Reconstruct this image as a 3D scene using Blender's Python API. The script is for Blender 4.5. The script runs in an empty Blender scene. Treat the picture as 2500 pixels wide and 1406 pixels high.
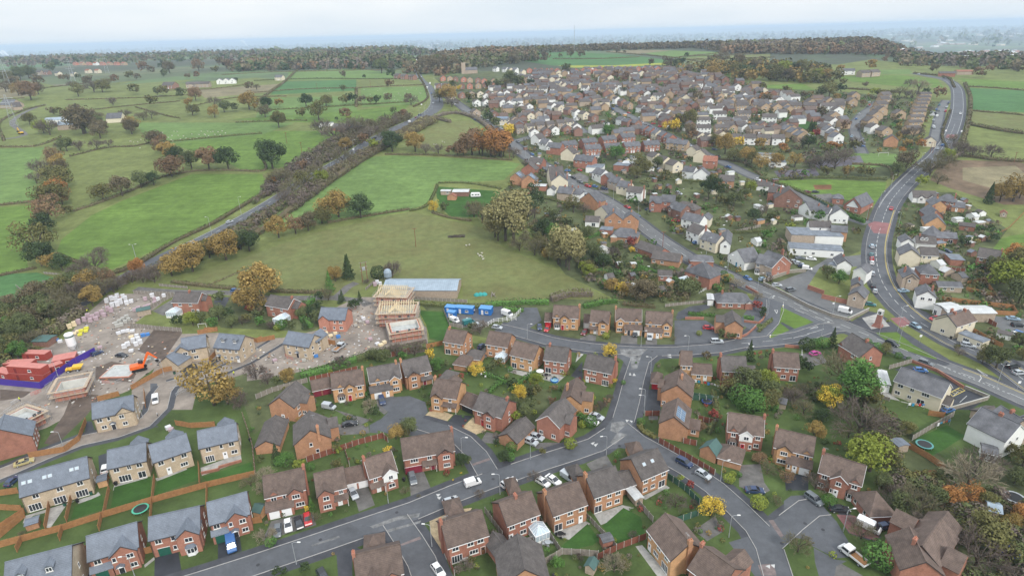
import bpy, bmesh, math, random
from mathutils import Vector, Matrix
from mathutils.geometry import delaunay_2d_cdt
rnd = random.Random(7)
S = bpy.context.scene
C = bpy.context.scene.collection
R_ = math.radians
# ------------------------------------------------------------------ camera
FPX, CAMZ = 1490.0, 105.0
PIT, ROL = math.atan(622/1490.0), math.atan(.0265)
Fw = Vector((0, math.cos(PIT), -math.sin(PIT))); U0 = Vector((0, math.sin(PIT), math.cos(PIT))); R0 = Vector((1, 0, 0))
CX = R0*math.cos(ROL) - U0*math.sin(ROL); CY = R0*math.sin(ROL) + U0*math.cos(ROL)
cam = bpy.data.cameras.new('camera'); cam.sensor_width = 36; cam.lens = 36*FPX/2500; cam.clip_end = 200000; cam.clip_start = .5
co = bpy.data.objects.new('camera', cam); C.objects.link(co)
M = Matrix((CX, CY, -Fw)).transposed().to_4x4(); M.translation = (0, 0, CAMZ); co.matrix_world = M
S.camera = co
# ------------------------------------------------------------------ world, sun, exposure
SUN_EL, SUN_AZ = 40, 150
w = bpy.data.worlds.new('World'); S.world = w; w.use_nodes = True
nt = w.node_tree; nt.nodes.clear(); N = nt.nodes.new; L = nt.links.new
out = N('ShaderNodeOutputWorld'); bg = N('ShaderNodeBackground'); sky = N('ShaderNodeTexSky')
sky.sky_type = 'NISHITA'; sky.sun_disc = False; sky.sun_elevation = R_(SUN_EL); sky.sun_rotation = R_(SUN_AZ); sky.air_density = 1.0; sky.dust_density = 2.5
tc = N('ShaderNodeTexCoord'); mp = N('ShaderNodeMapping'); mp.inputs['Scale'].default_value = (1.6, 1.6, 9); L(tc.outputs['Generated'], mp.inputs['Vector'])
nz = N('ShaderNodeTexNoise'); nz.inputs['Scale'].default_value = 1.3; nz.inputs['Detail'].default_value = 5; L(mp.outputs[0], nz.inputs['Vector'])
cr = N('ShaderNodeValToRGB'); cr.color_ramp.elements[0].position = .34; cr.color_ramp.elements[0].color = (5.3, 5.9, 6.45, 1); cr.color_ramp.elements[1].position = .62; cr.color_ramp.elements[1].color = (6.7, 6.9, 7.05, 1); L(nz.outputs[0], cr.inputs[0])
sx = N('ShaderNodeSeparateXYZ'); L(tc.outputs['Generated'], sx.inputs[0]); mr = N('ShaderNodeMapRange'); mr.inputs['From Min'].default_value = .08; mr.inputs['To Min'].default_value = 1.0; mr.inputs['To Max'].default_value = 1.75; L(sx.outputs[2], mr.inputs['Value'])
ml = N('ShaderNodeMix'); ml.data_type = 'RGBA'; ml.blend_type = 'MULTIPLY'; ml.inputs[0].default_value = 1; ml.clamp_result = False; L(cr.outputs[0], ml.inputs[6]); L(mr.outputs[0], ml.inputs[7])   # an overcast deck, brighter overhead than at the horizon
mx = N('ShaderNodeMix'); mx.data_type = 'RGBA'; mx.inputs[0].default_value = .93; L(sky.outputs[0], mx.inputs[6]); L(ml.outputs[2], mx.inputs[7])
L(mx.outputs[2], bg.inputs[0]); bg.inputs[1].default_value = .1; L(bg.outputs[0], out.inputs[0])
sl = bpy.data.lights.new('sun', 'SUN'); sl.energy = 1.5; sl.angle = R_(10); sl.color = (1, .96, .9)
so = bpy.data.objects.new('sun', sl); C.objects.link(so); so.location = (0, 0, 300)
a, e = R_(SUN_AZ), R_(SUN_EL); d = Vector((math.sin(a)*math.cos(e), math.cos(a)*math.cos(e), math.sin(e)))
so.rotation_euler = d.to_track_quat('Z', 'Y').to_euler()
S.view_settings.view_transform = 'Standard'; S.view_settings.look = 'None'; S.view_settings.exposure = 0.6
S.cycles.max_bounces = 5; S.cycles.diffuse_bounces = 3; S.cycles.glossy_bounces = 2; S.cycles.transmission_bounces = 2; S.cycles.volume_bounces = 2; S.cycles.transparent_max_bounces = 4
S.cycles.use_denoising = True
# ------------------------------------------------------------------ terrain
def lerpt(T, v):
    if v <= T[0][0]: return T[0][1]
    for (a, b), (c, d) in zip(T, T[1:]):
        if v <= c:
            t = (v-a)/(c-a); return b+(d-b)*t
    return T[-1][1]
TL = [(210,0),(311,6),(414,17),(566,29),(825,44),(1100,50),(1500,55),(2200,56),(3000,49),(4200,0),(6000,-60),(8000,-70)]
TC = [(210,0),(311,6),(414,17),(566,29),(825,44),(1000,50),(1200,57),(1500,64),(1700,60),(2200,20),(3000,-55),(5000,-70)]
TR = [(210,0),(311,6),(414,17),(566,28),(825,41),(1000,40),(1300,33),(1600,15),(2200,-40),(3000,-66),(5000,-70)]
def sm(t): t = min(1, max(0, t)); return t*t*(3-2*t)
def ter(x, y):
    if y <= 210: return 0.0
    a = x/max(y, 1)
    if y <= 560: return lerpt(TL, y)
    l = lerpt(TL, y); c = lerpt(TC, y); r = lerpt(TR, y)
    return l+(c-l)*sm((a+.16)/.12) + (r-c)*sm((a-.55)/.12)
REG = {'A':(0,950,3.083),'B':(620,950,3.083),'C':(1240,950,3.083),'D':(1860,950,3.083),'E':(0,600,3.5156),'F':(620,600,3.5156),'G':(1240,600,3.5156),'I':(1860,600,3.5156),
 'J':(0,40,3.90625),'K':(620,40,3.90625),'L':(1240,40,3.90625),'M':(1860,40,3.90625),'N':(0,320,3.90625),'O':(620,320,3.90625),'P':(1200,300,3.7),'Q':(1640,300,3.7),'R':(2040,300,3.7),'Z':(0,0,1)}
def PX(r, x, y): o = REG[r]; return o[0]+x/o[2], o[1]+y/o[2]
def at(px, py):
    """the point of the terrain that a pixel of the survey photograph shows"""
    d = Fw + CX*((px-1250)/FPX) - CY*((py-703)/FPX)
    t, lo = 20.0, 20.0
    while t < 90000:
        p = d*t
        if CAMZ+p.z < ter(p.x, p.y): break
        lo = t; t *= 1.03
    hi = t
    for _ in range(24):
        m = (lo+hi)/2; p = d*m
        if CAMZ+p.z < ter(p.x, p.y): hi = m
        else: lo = m
    p = d*hi
    return Vector((p.x, p.y, ter(p.x, p.y)))
def atr(r, x, y): return at(*PX(r, x, y))
def proj(v):
    q = v-Vector((0, 0, CAMZ)); z = q.dot(Fw)
    return 1250+FPX*q.dot(CX)/z, 703-FPX*q.dot(CY)/z
# ------------------------------------------------------------------ materials
MATS = {}
def mat(name, col, rough=.85, var=.12, scale=.6, kind=None, metal=0.0, coords='Object', col2=None, spec=.35, objvar=0.0, bump=0.0):
    if name in MATS: return MATS[name]
    m = bpy.data.materials.new(name); m.use_nodes = True; t = m.node_tree; b = t.nodes['Principled BSDF']
    b.inputs['Roughness'].default_value = rough; b.inputs['Metallic'].default_value = metal; b.inputs['Specular IOR Level'].default_value = spec
    n = t.nodes.new; l = t.links.new
    tc = n('ShaderNodeTexCoord'); geo = n('ShaderNodeNewGeometry')
    src = tc.outputs['Object'] if coords == 'Object' else geo.outputs['Position']
    nz = n('ShaderNodeTexNoise'); nz.inputs['Scale'].default_value = scale; nz.inputs['Detail'].default_value = 6; nz.inputs['Roughness'].default_value = .65; l(src, nz.inputs['Vector'])
    r = n('ShaderNodeValToRGB'); r.color_ramp.elements[0].position = .3; r.color_ramp.elements[1].position = .7
    c2 = col2 or [min(1, c*(1+var)) for c in col]; c1 = [c*(1-var) for c in col]
    r.color_ramp.elements[0].color = (*c1, 1); r.color_ramp.elements[1].color = (*c2, 1); l(nz.outputs[0], r.inputs[0])
    cur = r.outputs[0]
    def mul(cur, val, a=.6, b_=1.15):
        mr = n('ShaderNodeMapRange'); mr.inputs['To Min'].default_value = a; mr.inputs['To Max'].default_value = b_; l(val, mr.inputs['Value'])
        x = n('ShaderNodeMix'); x.data_type = 'RGBA'; x.blend_type = 'MULTIPLY'; x.inputs[0].default_value = 1; l(cur, x.inputs[6]); l(mr.outputs[0], x.inputs[7]); return x.outputs[2]
    if kind in ('tile', 'brick', 'sheet'):
        sp = n('ShaderNodeSeparateXYZ'); l(tc.outputs['Object'], sp.inputs[0])
        if kind == 'sheet': ax, per, lo = 'X', .9, .86
        else: ax, per, lo = 'Z', (.21 if kind == 'tile' else .3), (.66 if kind == 'tile' else .9)
        mm = n('ShaderNodeMath'); mm.operation = 'MULTIPLY'; mm.inputs[1].default_value = 1/per; l(sp.outputs[ax], mm.inputs[0])
        fr = n('ShaderNodeMath'); fr.operation = 'FRACT'; l(mm.outputs[0], fr.inputs[0])
        pw = n('ShaderNodeMath'); pw.operation = 'POWER'; pw.inputs[1].default_value = .35; l(fr.outputs[0], pw.inputs[0])
        cur = mul(cur, pw.outputs[0], lo, 1.05)
        n2 = n('ShaderNodeTexNoise'); n2.inputs['Scale'].default_value = 5; n2.inputs['Detail'].default_value = 3; l(tc.outputs['Object'], n2.inputs['Vector'])
        cur = mul(cur, n2.outputs[0], .66, 1.34)
        n5 = n('ShaderNodeTexNoise'); n5.inputs['Scale'].default_value = .45; n5.inputs['Detail'].default_value = 4; l(tc.outputs['Object'], n5.inputs['Vector']); cur = mul(cur, n5.outputs[0], .7, 1.28)
    if kind == 'grass':
        n2 = n('ShaderNodeTexNoise'); n2.inputs['Scale'].default_value = 1.6; n2.inputs['Detail'].default_value = 8; n2.inputs['Roughness'].default_value = .8; l(src, n2.inputs['Vector'])
        cur = mul(cur, n2.outputs[0], .55, 1.45)
        n6 = n('ShaderNodeTexNoise'); n6.inputs['Scale'].default_value = .28; n6.inputs['Detail'].default_value = 4; l(src, n6.inputs['Vector']); cur = mul(cur, n6.outputs[0], .68, 1.34)
        n3 = n('ShaderNodeTexNoise'); n3.inputs['Scale'].default_value = .018; n3.inputs['Detail'].default_value = 3; l(src, n3.inputs['Vector'])
        cur = mul(cur, n3.outputs[0], .7, 1.3)
        if name in ('bright meadow grass', 'winter crop', 'cool meadow grass', 'new turf'):
            mp = n('ShaderNodeMapping'); mp.inputs['Rotation'].default_value = (0, 0, .9); mp.inputs['Scale'].default_value = (.03, .45, 1); l(src, mp.inputs['Vector'])
            n4 = n('ShaderNodeTexNoise'); n4.inputs['Scale'].default_value = 1; n4.inputs['Detail'].default_value = 3; l(mp.outputs[0], n4.inputs['Vector']); cur = mul(cur, n4.outputs[0], .72, 1.28)
    if kind == 'asphalt':
        n2 = n('ShaderNodeTexNoise'); n2.inputs['Scale'].default_value = .5; n2.inputs['Detail'].default_value = 9; n2.inputs['Roughness'].default_value = .8; l(src, n2.inputs['Vector'])
        cur = mul(cur, n2.outputs[0], .5, 1.5)
        vo = n('ShaderNodeTexVoronoi'); vo.inputs['Scale'].default_value = .09; l(src, vo.inputs['Vector']); sc_ = n('ShaderNodeSeparateColor'); l(vo.outputs['Color'], sc_.inputs[0]); cur = mul(cur, sc_.outputs[0], .93, 1.07)
    if kind == 'leaf':
        n2 = n('ShaderNodeTexNoise'); n2.inputs['Scale'].default_value = 3.2; n2.inputs['Detail'].default_value = 2; l(tc.outputs['Object'], n2.inputs['Vector'])
        cur = mul(cur, n2.outputs[0], .5, 1.75)
        b.inputs['Subsurface Weight'].default_value = 0
    if objvar:
        oi = n('ShaderNodeObjectInfo'); cur = mul(cur, oi.outputs['Random'], 1-objvar, 1+objvar)
    if bump:
        bp = n('ShaderNodeBump'); bp.inputs['Strength'].default_value = bump; bp.inputs['Distance'].default_value = .1; l(nz.outputs[0], bp.inputs['Height']); l(bp.outputs[0], b.inputs['Normal'])
    l(cur, b.inputs['Base Color'])
    MATS[name] = m; return m
WALL = {'R': mat('red brick', (.33,.15,.105), var=.16, scale=1.2, kind='brick', objvar=.08), 'O': mat('orange brick', (.42,.225,.13), var=.14, scale=1.2, kind='brick', objvar=.08),
 'C': mat('buff brick', (.47,.375,.27), var=.12, scale=1.5, kind='brick', objvar=.04), 'W': mat('white render', (.78,.78,.76), var=.05, scale=.8), 'K': mat('cream render', (.68,.61,.47), var=.06, scale=.8),
 'Y': mat('beige stone', (.40,.32,.25), var=.2, scale=1.6, objvar=.1), 'U': mat('muted red brick', (.27,.155,.12), var=.14, scale=1.2, objvar=.15), 'P': mat('pink new brick', (.46,.21,.15), var=.12, scale=1.2, kind='brick', objvar=.05), 'X': mat('muted tan brick', (.41,.30,.20), var=.12, scale=1.2, objvar=.12), 'B': mat('brown brick', (.22,.12,.09), var=.2, scale=1.2, kind='brick'),
 'T': mat('tan brick', (.50,.29,.15), var=.12, scale=1.2, kind='brick', objvar=.08)}
ROOF = {'B': mat('brown roof tiles', (.132,.096,.080), var=.2, scale=.9, kind='tile', objvar=.1), 'G': mat('blue grey slates', (.155,.175,.21), rough=.7, var=.08, scale=.9, kind='tile', objvar=.05),
 'S': mat('dark old slates', (.12,.12,.13), rough=.7, var=.3, scale=.5, kind='tile', objvar=.12), 'T': mat('red roof tiles', (.28,.12,.08), var=.2, scale=.9, kind='tile', objvar=.08),
 'D': mat('grey brown tiles', (.108,.095,.090), var=.2, scale=.9, kind='tile', objvar=.1), 'M': mat('weathered steel sheet', (.27,.33,.39), rough=.5, var=.1, scale=.3, kind='sheet'),
 'L': mat('white sheet roof', (.50,.51,.51), rough=.5, var=.08, scale=.3, kind='sheet'), 'F': mat('felt flat roof', (.17,.19,.22), var=.35, scale=.4), 'N': mat('green felt', (.07,.13,.12), var=.15)}
m_white = mat('white upvc', (.80,.80,.80), rough=.4, var=.02); m_glass = mat('window glass', (.03,.035,.045), rough=.12, var=.3, spec=.8)
m_cglass = mat('conservatory glazing', (.42,.50,.56), rough=.15, var=.15, spec=.8, scale=1.5)
m_fascia = mat('dark fascia', (.05,.04,.04)); m_stone = mat('window sill stone', (.6,.57,.5)); m_pot = mat('terracotta', (.45,.16,.09))
m_solar = mat('solar cells', (.10,.16,.24), rough=.15, spec=.8, var=.2); m_steel = mat('galvanised steel', (.42,.44,.46), rough=.45, metal=.3); m_black = mat('black plastic', (.02,.02,.022), rough=.5)
DOORC = {'white': m_white, 'red': mat('red paint', (.45,.02,.03), rough=.4), 'green': mat('green paint', (.02,.10,.07), rough=.4), 'black': mat('black paint', (.03,.03,.035), rough=.4), 'burg': mat('burgundy paint', (.22,.03,.05), rough=.4), 'brown': mat('brown stain', (.16,.07,.03)), 'blue': mat('blue paint', (.03,.25,.42))}
m_wood = mat('new timber', (.33,.165,.07), var=.25, scale=1.5, coords='World'); m_woodr = mat('red brown timber', (.20,.07,.045), var=.3, scale=1.5, coords='World'); m_woodg = mat('weathered timber', (.24,.21,.18), var=.3, scale=1.5, coords='World')
m_woodn = mat('green timber', (.04,.10,.07), var=.3, coords='World'); m_purple = mat('purple hoarding paint', (.06,.03,.28), rough=.5, var=.1); m_conc = mat('concrete', (.42,.41,.38), var=.15, coords='World')
m_pine = mat('fresh pine', (.70,.58,.38), var=.15)
# ------------------------------------------------------------------ object helpers
def link(name, me, parent=None, loc=None, rz=0):
    o = bpy.data.objects.new(name, me); C.objects.link(o)
    if parent: o.parent = parent
    if loc is not None: o.location = loc
    if rz: o.rotation_euler = (0, 0, rz)
    return o
class MB:
    """collects faces of one mesh"""
    def __init__(s): s.v = []; s.f = []; s.m = []; s.mats = []
    def mi(s, m):
        if m not in s.mats: s.mats.append(m)
        return s.mats.index(m)
    def face(s, pts, m=None):
        b = len(s.v); s.v += [tuple(p) for p in pts]; s.f.append(tuple(range(b, b+len(pts)))); s.m.append(s.mi(m) if m else 0)
    def solid(s, verts, faces, m=None):
        b = len(s.v); s.v += [tuple(p) for p in verts]; k = s.mi(m) if m else 0
        for f in faces: s.f.append(tuple(b+i for i in f)); s.m.append(k)
    def box(s, x0, x1, y0, y1, z0, z1, m=None):
        s.solid([(x0,y0,z0),(x1,y0,z0),(x1,y1,z0),(x0,y1,z0),(x0,y0,z1),(x1,y0,z1),(x1,y1,z1),(x0,y1,z1)], [(3,2,1,0),(4,5,6,7),(0,1,5,4),(1,2,6,5),(2,3,7,6),(3,0,4,7)], m)
    def prism(s, poly, ax, a, b, m=None):
        """poly = list of 2d points, extruded along axis ax from a to b"""
        def P(p, t): return {'x': (t, p[0], p[1]), 'y': (p[0], t, p[1]), 'z': (p[0], p[1], t)}[ax]
        n = len(poly); s.solid([P(p, a) for p in poly]+[P(p, b) for p in poly], [tuple(range(n))[::-1], tuple(range(n, 2*n))]+[(i, (i+1) % n, n+(i+1) % n, n+i) for i in range(n)], m)
    def bar(s, p, q, r, m=None, n=4, r2=None):
        p = Vector(p); q = Vector(q); d = (q-p); r2 = r if r2 is None else r2
        if d.length < 1e-6: return
        d.normalize(); u = d.orthogonal().normalized(); v = d.cross(u)
        A = [p+(u*math.cos(2*math.pi*i/n+.78)+v*math.sin(2*math.pi*i/n+.78))*r for i in range(n)]; B = [q+(u*math.cos(2*math.pi*i/n+.78)+v*math.sin(2*math.pi*i/n+.78))*r2 for i in range(n)]
        s.solid(A+B, [tuple(range(n))[::-1], tuple(range(n, 2*n))]+[(i, (i+1) % n, n+(i+1) % n, n+i) for i in range(n)], m)
    def lathe(s, prof, cx, cy, n=12, m=None):
        V = []; F = []
        for (r, z) in prof:
            for i in range(n): a = 2*math.pi*i/n; V.append((cx+r*math.cos(a), cy+r*math.sin(a), z))
        for k in range(len(prof)-1):
            for i in range(n): j = (i+1) % n; F.append((k*n+i, k*n+j, (k+1)*n+j, (k+1)*n+i))
        F.append(tuple(range(n))[::-1]); F.append(tuple(range((len(prof)-1)*n, len(prof)*n))); s.solid(V, F, m)
    def mesh(s, name, m=None, fix=False):
        me = bpy.data.meshes.new(name); me.from_pydata(s.v, [], s.f)
        ms = s.mats if s.mats else [m]
        for q in ms: me.materials.append(q)
        if len(ms) > 1: me.polygons.foreach_set('material_index', s.m)
        if fix:
            bm = bmesh.new(); bm.from_mesh(me); bmesh.ops.recalc_face_normals(bm, faces=bm.faces); bm.to_mesh(me); bm.free()
        me.update(); return me
    def build(s, name, m=None, parent=None, loc=None, rz=0, fix=True): return link(name, s.mesh(name, m, fix), parent, loc, rz)
def root(name, loc, rz=0): o = link(name, None, None, loc, rz); o.empty_display_size = .5; return o
PENDING = []   # things that still need a label: (object, description, category, group)
def tag(o, label, cat, group=None):
    o['label'] = label; o['category'] = cat
    if group: o['group'] = group
def auto(o, desc, cat, group=None): PENDING.append((o, desc, cat, group))
def struct(o, kind='structure'): o['kind'] = kind; return o
LM = [("the orange excavator",350,880),("the purple hoarding",200,920),("the white cement silo",178,845),("the blue containers",1140,760),("the long metal barn",1035,705),("the brick clock tower",2143,800),
 ("the triangular grass island",1935,795),("the flat-roofed club",1995,600),("the timber-framed hall",2090,495),("the white caravan",1160,476),("the cream pub with garden",2240,945),("the estate junction",1530,1030),
 ("the teardrop cul-de-sac",1000,1010),("the white flatbed truck",2080,1365),("the bare roof trusses",970,765),("the solar-panelled gable house",1650,1035),("the burgundy double garage house",1035,1110),("the green tall-roofed shed",1728,1095),
 ("the glazed white conservatory",1305,1295),("the new blue-roofed terrace",140,1180),("the green round trampoline",343,1248),("the blue van on a drive",566,1330),("the roadside goalpost",2155,375),("the playground circle",2005,455),("the allotment heap",1530,650),
 ("the wood pole in the big field",1012,590),("the sheep field",480,320),("the radio mast",1402,115),("the church tower",1130,165),("the farm by the brook",190,310),("the bungalow in the fields",850,312),("the yellow excavator",55,325),
 ("the red-tarmac crossing",2150,560),("the white-roofed workshop",2330,755),("the terraces across the street",1500,380),("the village green patch",1950,300),("the main-road bend",2330,230),("the rust-coloured beeches",1190,355),
 ("the lamp-lined bypass",500,560),("the two field oaks",860,510),("the brook-side oaks",110,600),("the curved hedge row",540,400),("the yellow lime tree",1640,310),("the double red garage",2110,1235),("the pyramid garage roof",1780,1115),
 ("the round lawn trampoline",2255,1090),("the white gabled slate house",2440,1080),("the long garden gable row",2290,560),("the big golden oak",520,960),("the storage yard pallets",270,745),("the red houses by the lane",470,740),("the black-roofed chapel",1800,620),
 ("the far dual carriageway",1060,230),("the upper estate close",2110,300),("the village high street",1480,480),("the long straight street",1560,290),("the small corner green",1500,1110),("the bottom road junction",985,1300),("the parked-car yard",2450,800)]
ORD = ['','second ','third ','fourth ','fifth ','sixth ','seventh ','eighth ','ninth ','tenth ','eleventh ','twelfth ','thirteenth ','fourteenth ','fifteenth ','sixteenth ']
def flush_labels():
    bpy.context.view_layer.update(); G = {}
    for o, desc, cat, group in PENDING:
        p = proj(o.matrix_world.translation+Vector((0, 0, 1)))
        best = min(LM, key=lambda l: (l[1]-p[0])**2+((l[2]-p[1])*1.3)**2)
        dx, dy = p[0]-best[1], p[1]-best[2]
        if abs(dx)+abs(dy) < 14: rel = 'right by'
        elif abs(dx) > abs(dy)*1.1: rel = 'right of' if dx > 0 else 'left of'
        else: rel = 'in front of' if dy > 0 else 'beyond'
        k = (desc, rel, best[0]); G.setdefault(k, []).append((abs(dx)+abs(dy), o, cat, group))
    for (desc, rel, lm), L_ in G.items():
        L_.sort(key=lambda q: q[0])
        for i, (_, o, cat, group) in enumerate(L_):
            s = f"{desc} {rel} {lm}"
            if len(L_) > 1: s += (', nearest to it' if i == 0 else f", {ORD[min(i,15)]}nearest" if i < 16 else f", {i+1}th nearest")
            ws = s.split()
            tag(o, ' '.join(ws[:16]) if len(ws) > 16 else s, cat, group)
# ------------------------------------------------------------------ the land: one sheet cut into fields, lawns, roads and yards
G_ = lambda n, c, **k: mat(n, c, coords='World', kind='grass', scale=.08, spec=.1, **k)
GM = {'pasture': G_('pasture grass', (.138,.160,.054), var=.25), 'bright': G_('bright meadow grass', (.104,.165,.036), var=.2), 'mint': G_('cool meadow grass', (.118,.182,.056), var=.15), 'olive': G_('olive meadow grass', (.162,.160,.064), var=.18, col2=(.145,.168,.064)),
 'dry': G_('dry rough grass', (.19,.165,.10), var=.25), 'crop': G_('winter crop', (.068,.145,.052), var=.1), 'yellowf': G_('mustard strip', (.28,.30,.05), var=.2), 'lawn': G_('garden lawn', (.068,.098,.032), var=.3), 'turf': G_('new turf', (.042,.095,.022), var=.12),
 'garden': G_('garden ground', (.085,.098,.045), var=.5), 'verge': G_('verge grass', (.115,.125,.05), var=.25), 'scrub': G_('brown scrub', (.145,.105,.07), var=.35), 'leaflit': G_('fallen leaves', (.17,.085,.045), var=.35),
 'far': None, 'dirt': mat('site dirt', (.235,.20,.17), var=.35, scale=.12, coords='World', kind='asphalt'), 'mud': mat('dark mud', (.095,.07,.055), var=.3, scale=.3, coords='World', kind='asphalt'),
 'asphalt': mat('asphalt', (.088,.092,.102), var=.18, scale=.12, coords='World', kind='asphalt', rough=.75), 'oldroad': mat('worn road surface', (.125,.127,.130), var=.15, scale=.1, coords='World', kind='asphalt', rough=.75), 'pave': mat('pavement asphalt', (.055,.057,.066), var=.25, scale=.3, coords='World', kind='asphalt', rough=.7),
 'drive': mat('worn drive', (.125,.118,.112), var=.3, scale=.4, coords='World', kind='asphalt'), 'newdrive': mat('new black asphalt', (.033,.036,.044), var=.35, scale=.2, coords='World', rough=.6), 'flags': mat('patio flags', (.33,.32,.30), var=.2, scale=.5, coords='World', kind='asphalt'),
 'gravel': mat('yellow gravel', (.40,.31,.19), var=.2, scale=1, coords='World', kind='asphalt'), 'rumble': mat('brick rumble strip', (.17,.135,.13), var=.2, scale=1, coords='World', kind='asphalt'), 'worn': mat('scuffed pale road surface', (.165,.165,.165), var=.45, scale=.5, coords='World', kind='asphalt'), 'redroad': mat('red road surface', (.22,.10,.10), var=.15, scale=.3, coords='World', kind='asphalt'), 'play': mat('playground asphalt', (.11,.10,.12), var=.15, scale=.2, coords='World', kind='asphalt')}
def far_mat():
    m = bpy.data.materials.new('distant country'); m.use_nodes = True; t = m.node_tree; b = t.nodes['Principled BSDF']; b.inputs['Roughness'].default_value = .95; n = t.nodes.new; l = t.links.new
    g = n('ShaderNodeNewGeometry'); v = n('ShaderNodeTexVoronoi'); v.inputs['Scale'].default_value = .0042; l(g.outputs['Position'], v.inputs['Vector'])
    r = n('ShaderNodeValToRGB'); e = r.color_ramp.elements; e[0].position = 0; e[0].color = (.07,.13,.045,1); e[1].position = 1; e[1].color = (.12,.13,.06,1)
    for p, c in ((.3,(.11,.15,.05)),(.5,(.05,.065,.035)),(.65,(.16,.14,.08)),(.8,(.06,.14,.05))): q = e.new(p); q.color = (*c, 1)
    s = n('ShaderNodeSeparateColor'); l(v.outputs['Color'], s.inputs[0]); l(s.outputs[0], r.inputs[0])
    z = n('ShaderNodeTexNoise'); z.inputs['Scale'].default_value = .0007; z.inputs['Detail'].default_value = 9; z.inputs['Roughness'].default_value = .7; l(g.outputs['Position'], z.inputs['Vector'])
    k = n('ShaderNodeMapRange'); k.inputs['From Min'].default_value = .47; k.inputs['From Max'].default_value = .53; l(z.outputs[0], k.inputs['Value'])
    x = n('ShaderNodeMix'); x.data_type = 'RGBA'; l(k.outputs[0], x.inputs[0]); l(r.outputs[0], x.inputs[6]); x.inputs[7].default_value = (.045,.055,.03,1); z2 = n('ShaderNodeTexNoise'); z2.inputs['Scale'].default_value = .00033; z2.inputs['Detail'].default_value = 8; z2.inputs['Roughness'].default_value = .75; mp = n('ShaderNodeMapping'); mp.inputs['Location'].default_value = (900, 400, 0); l(g.outputs['Position'], mp.inputs['Vector']); l(mp.outputs[0], z2.inputs['Vector'])
    k2 = n('ShaderNodeMapRange'); k2.inputs['From Min'].default_value = .57; k2.inputs['From Max'].default_value = .63; l(z2.outputs[0], k2.inputs['Value']); x2 = n('ShaderNodeMix'); x2.data_type = 'RGBA'; l(k2.outputs[0], x2.inputs[0]); l(x.outputs[2], x2.inputs[6]); x2.inputs[7].default_value = (.36,.33,.30,1)   # pale towns
    l(x2.outputs[2], b.inputs['Base Color'])
    return m
GM['far'] = far_mat()
LAND = []   # (class, polygon in plan)
def poly(cls, reg, *pts): LAND.append((cls, [tuple(atr(reg, *p)[:2]) for p in pts]))
RIB = {}    # centrelines in plan
def smooth(P, step):
    """Catmull-Rom through plan points, resampled"""
    P = [Vector(p[:2]) for p in P]; o = []
    Q = [2*P[0]-P[1]]+P+[2*P[-1]-P[-2]]
    for i in range(1, len(Q)-2):
        n = max(1, int((Q[i+1]-Q[i]).length/step))
        for k in range(n):
            t = k/n; a, b, c, d = Q[i-1], Q[i], Q[i+1], Q[i+2]
            o.append(.5*((2*b)+(c-a)*t+(2*a-5*b+4*c-d)*t*t+(3*b-a-3*c+d)*t**3))
    o.append(P[-1]); return o
def normals(P):
    o = []
    for i, p in enumerate(P):
        d = P[min(i+1, len(P)-1)]-P[max(i-1, 0)]; d = d.normalized() if d.length > 1e-6 else Vector((1, 0)); o.append(Vector((-d.y, d.x)))
    return o
def ribbon(cls, P, wd, off=0.0, name=None):
    P = smooth(P, 7); Nn = normals(P)
    for i in range(len(P)-1):
        a, b = P[i]+Nn[i]*off, P[i+1]+Nn[i+1]*off
        LAND.append((cls, [tuple(a+Nn[i]*wd/2), tuple(a-Nn[i]*wd/2), tuple(b-Nn[i+1]*wd/2), tuple(b+Nn[i+1]*wd/2)]))
    if name: RIB[name] = (P, Nn, wd)
def pts(reg, *q): return [atr(reg, *p) for p in q]
# --- fields, left
poly('bright','Z',(150,585),(225,525),(300,490),(470,425),(640,425),(660,460),(520,545),(290,650),(250,668),(175,662),(135,625))
poly('pasture','Z',(165,400),(260,362),(370,355),(395,420),(240,500),(180,512),(160,440))
poly('bright','Z',(-200,520),(90,500),(60,600),(70,660),(-200,690)); poly('mint','Z',(-200,370),(110,360),(80,420),(100,490),(-200,510))
poly('bright','Z',(420,352),(640,320),(880,320),(800,390),(760,400),(600,420),(560,400)); poly('mint','Z',(330,300),(720,300),(640,330),(420,350),(360,345))
poly('olive','Z',(1010,340),(1060,300),(1150,295),(1190,340),(1100,358),(1000,362))
poly('mint','Z',(880,385),(960,380),(1220,392),(1270,400),(1230,440),(1060,450),(1055,490),(1000,515),(880,535),(640,560),(610,570),(720,490))
poly('olive','Z',(460,705),(500,660),(620,620),(760,570),(1000,517),(1200,560),(1220,600),(1380,670),(1500,735),(1330,735),(1130,730),(1130,690),(900,690),(870,720),(640,705))
poly('turf','Z',(1062,455),(1225,468),(1200,530),(1100,530),(1070,500)); poly('crop','Z',(-150,740),(0,670),(90,665),(170,690),(0,755))
poly('mint','Z',(640,240),(870,235),(872,290),(620,300)); poly('mint','Z',(880,215),(1035,212),(1045,240),(1010,255),(885,262)); poly('bright','Z',(560,292),(870,270),(1000,255),(960,300),(760,300)); poly('mint','Z',(705,175),(870,168),(1010,185),(1010,192),(700,197))
poly('crop','Z',(690,200),(870,195),(870,222),(660,232)); poly('dry','Z',(480,220),(690,205),(660,225),(500,240)); poly('pasture','Z',(170,240),(480,228),(500,260),(180,275)); poly('dry','Z',(-60,205),(90,200),(80,235),(-60,245))
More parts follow.
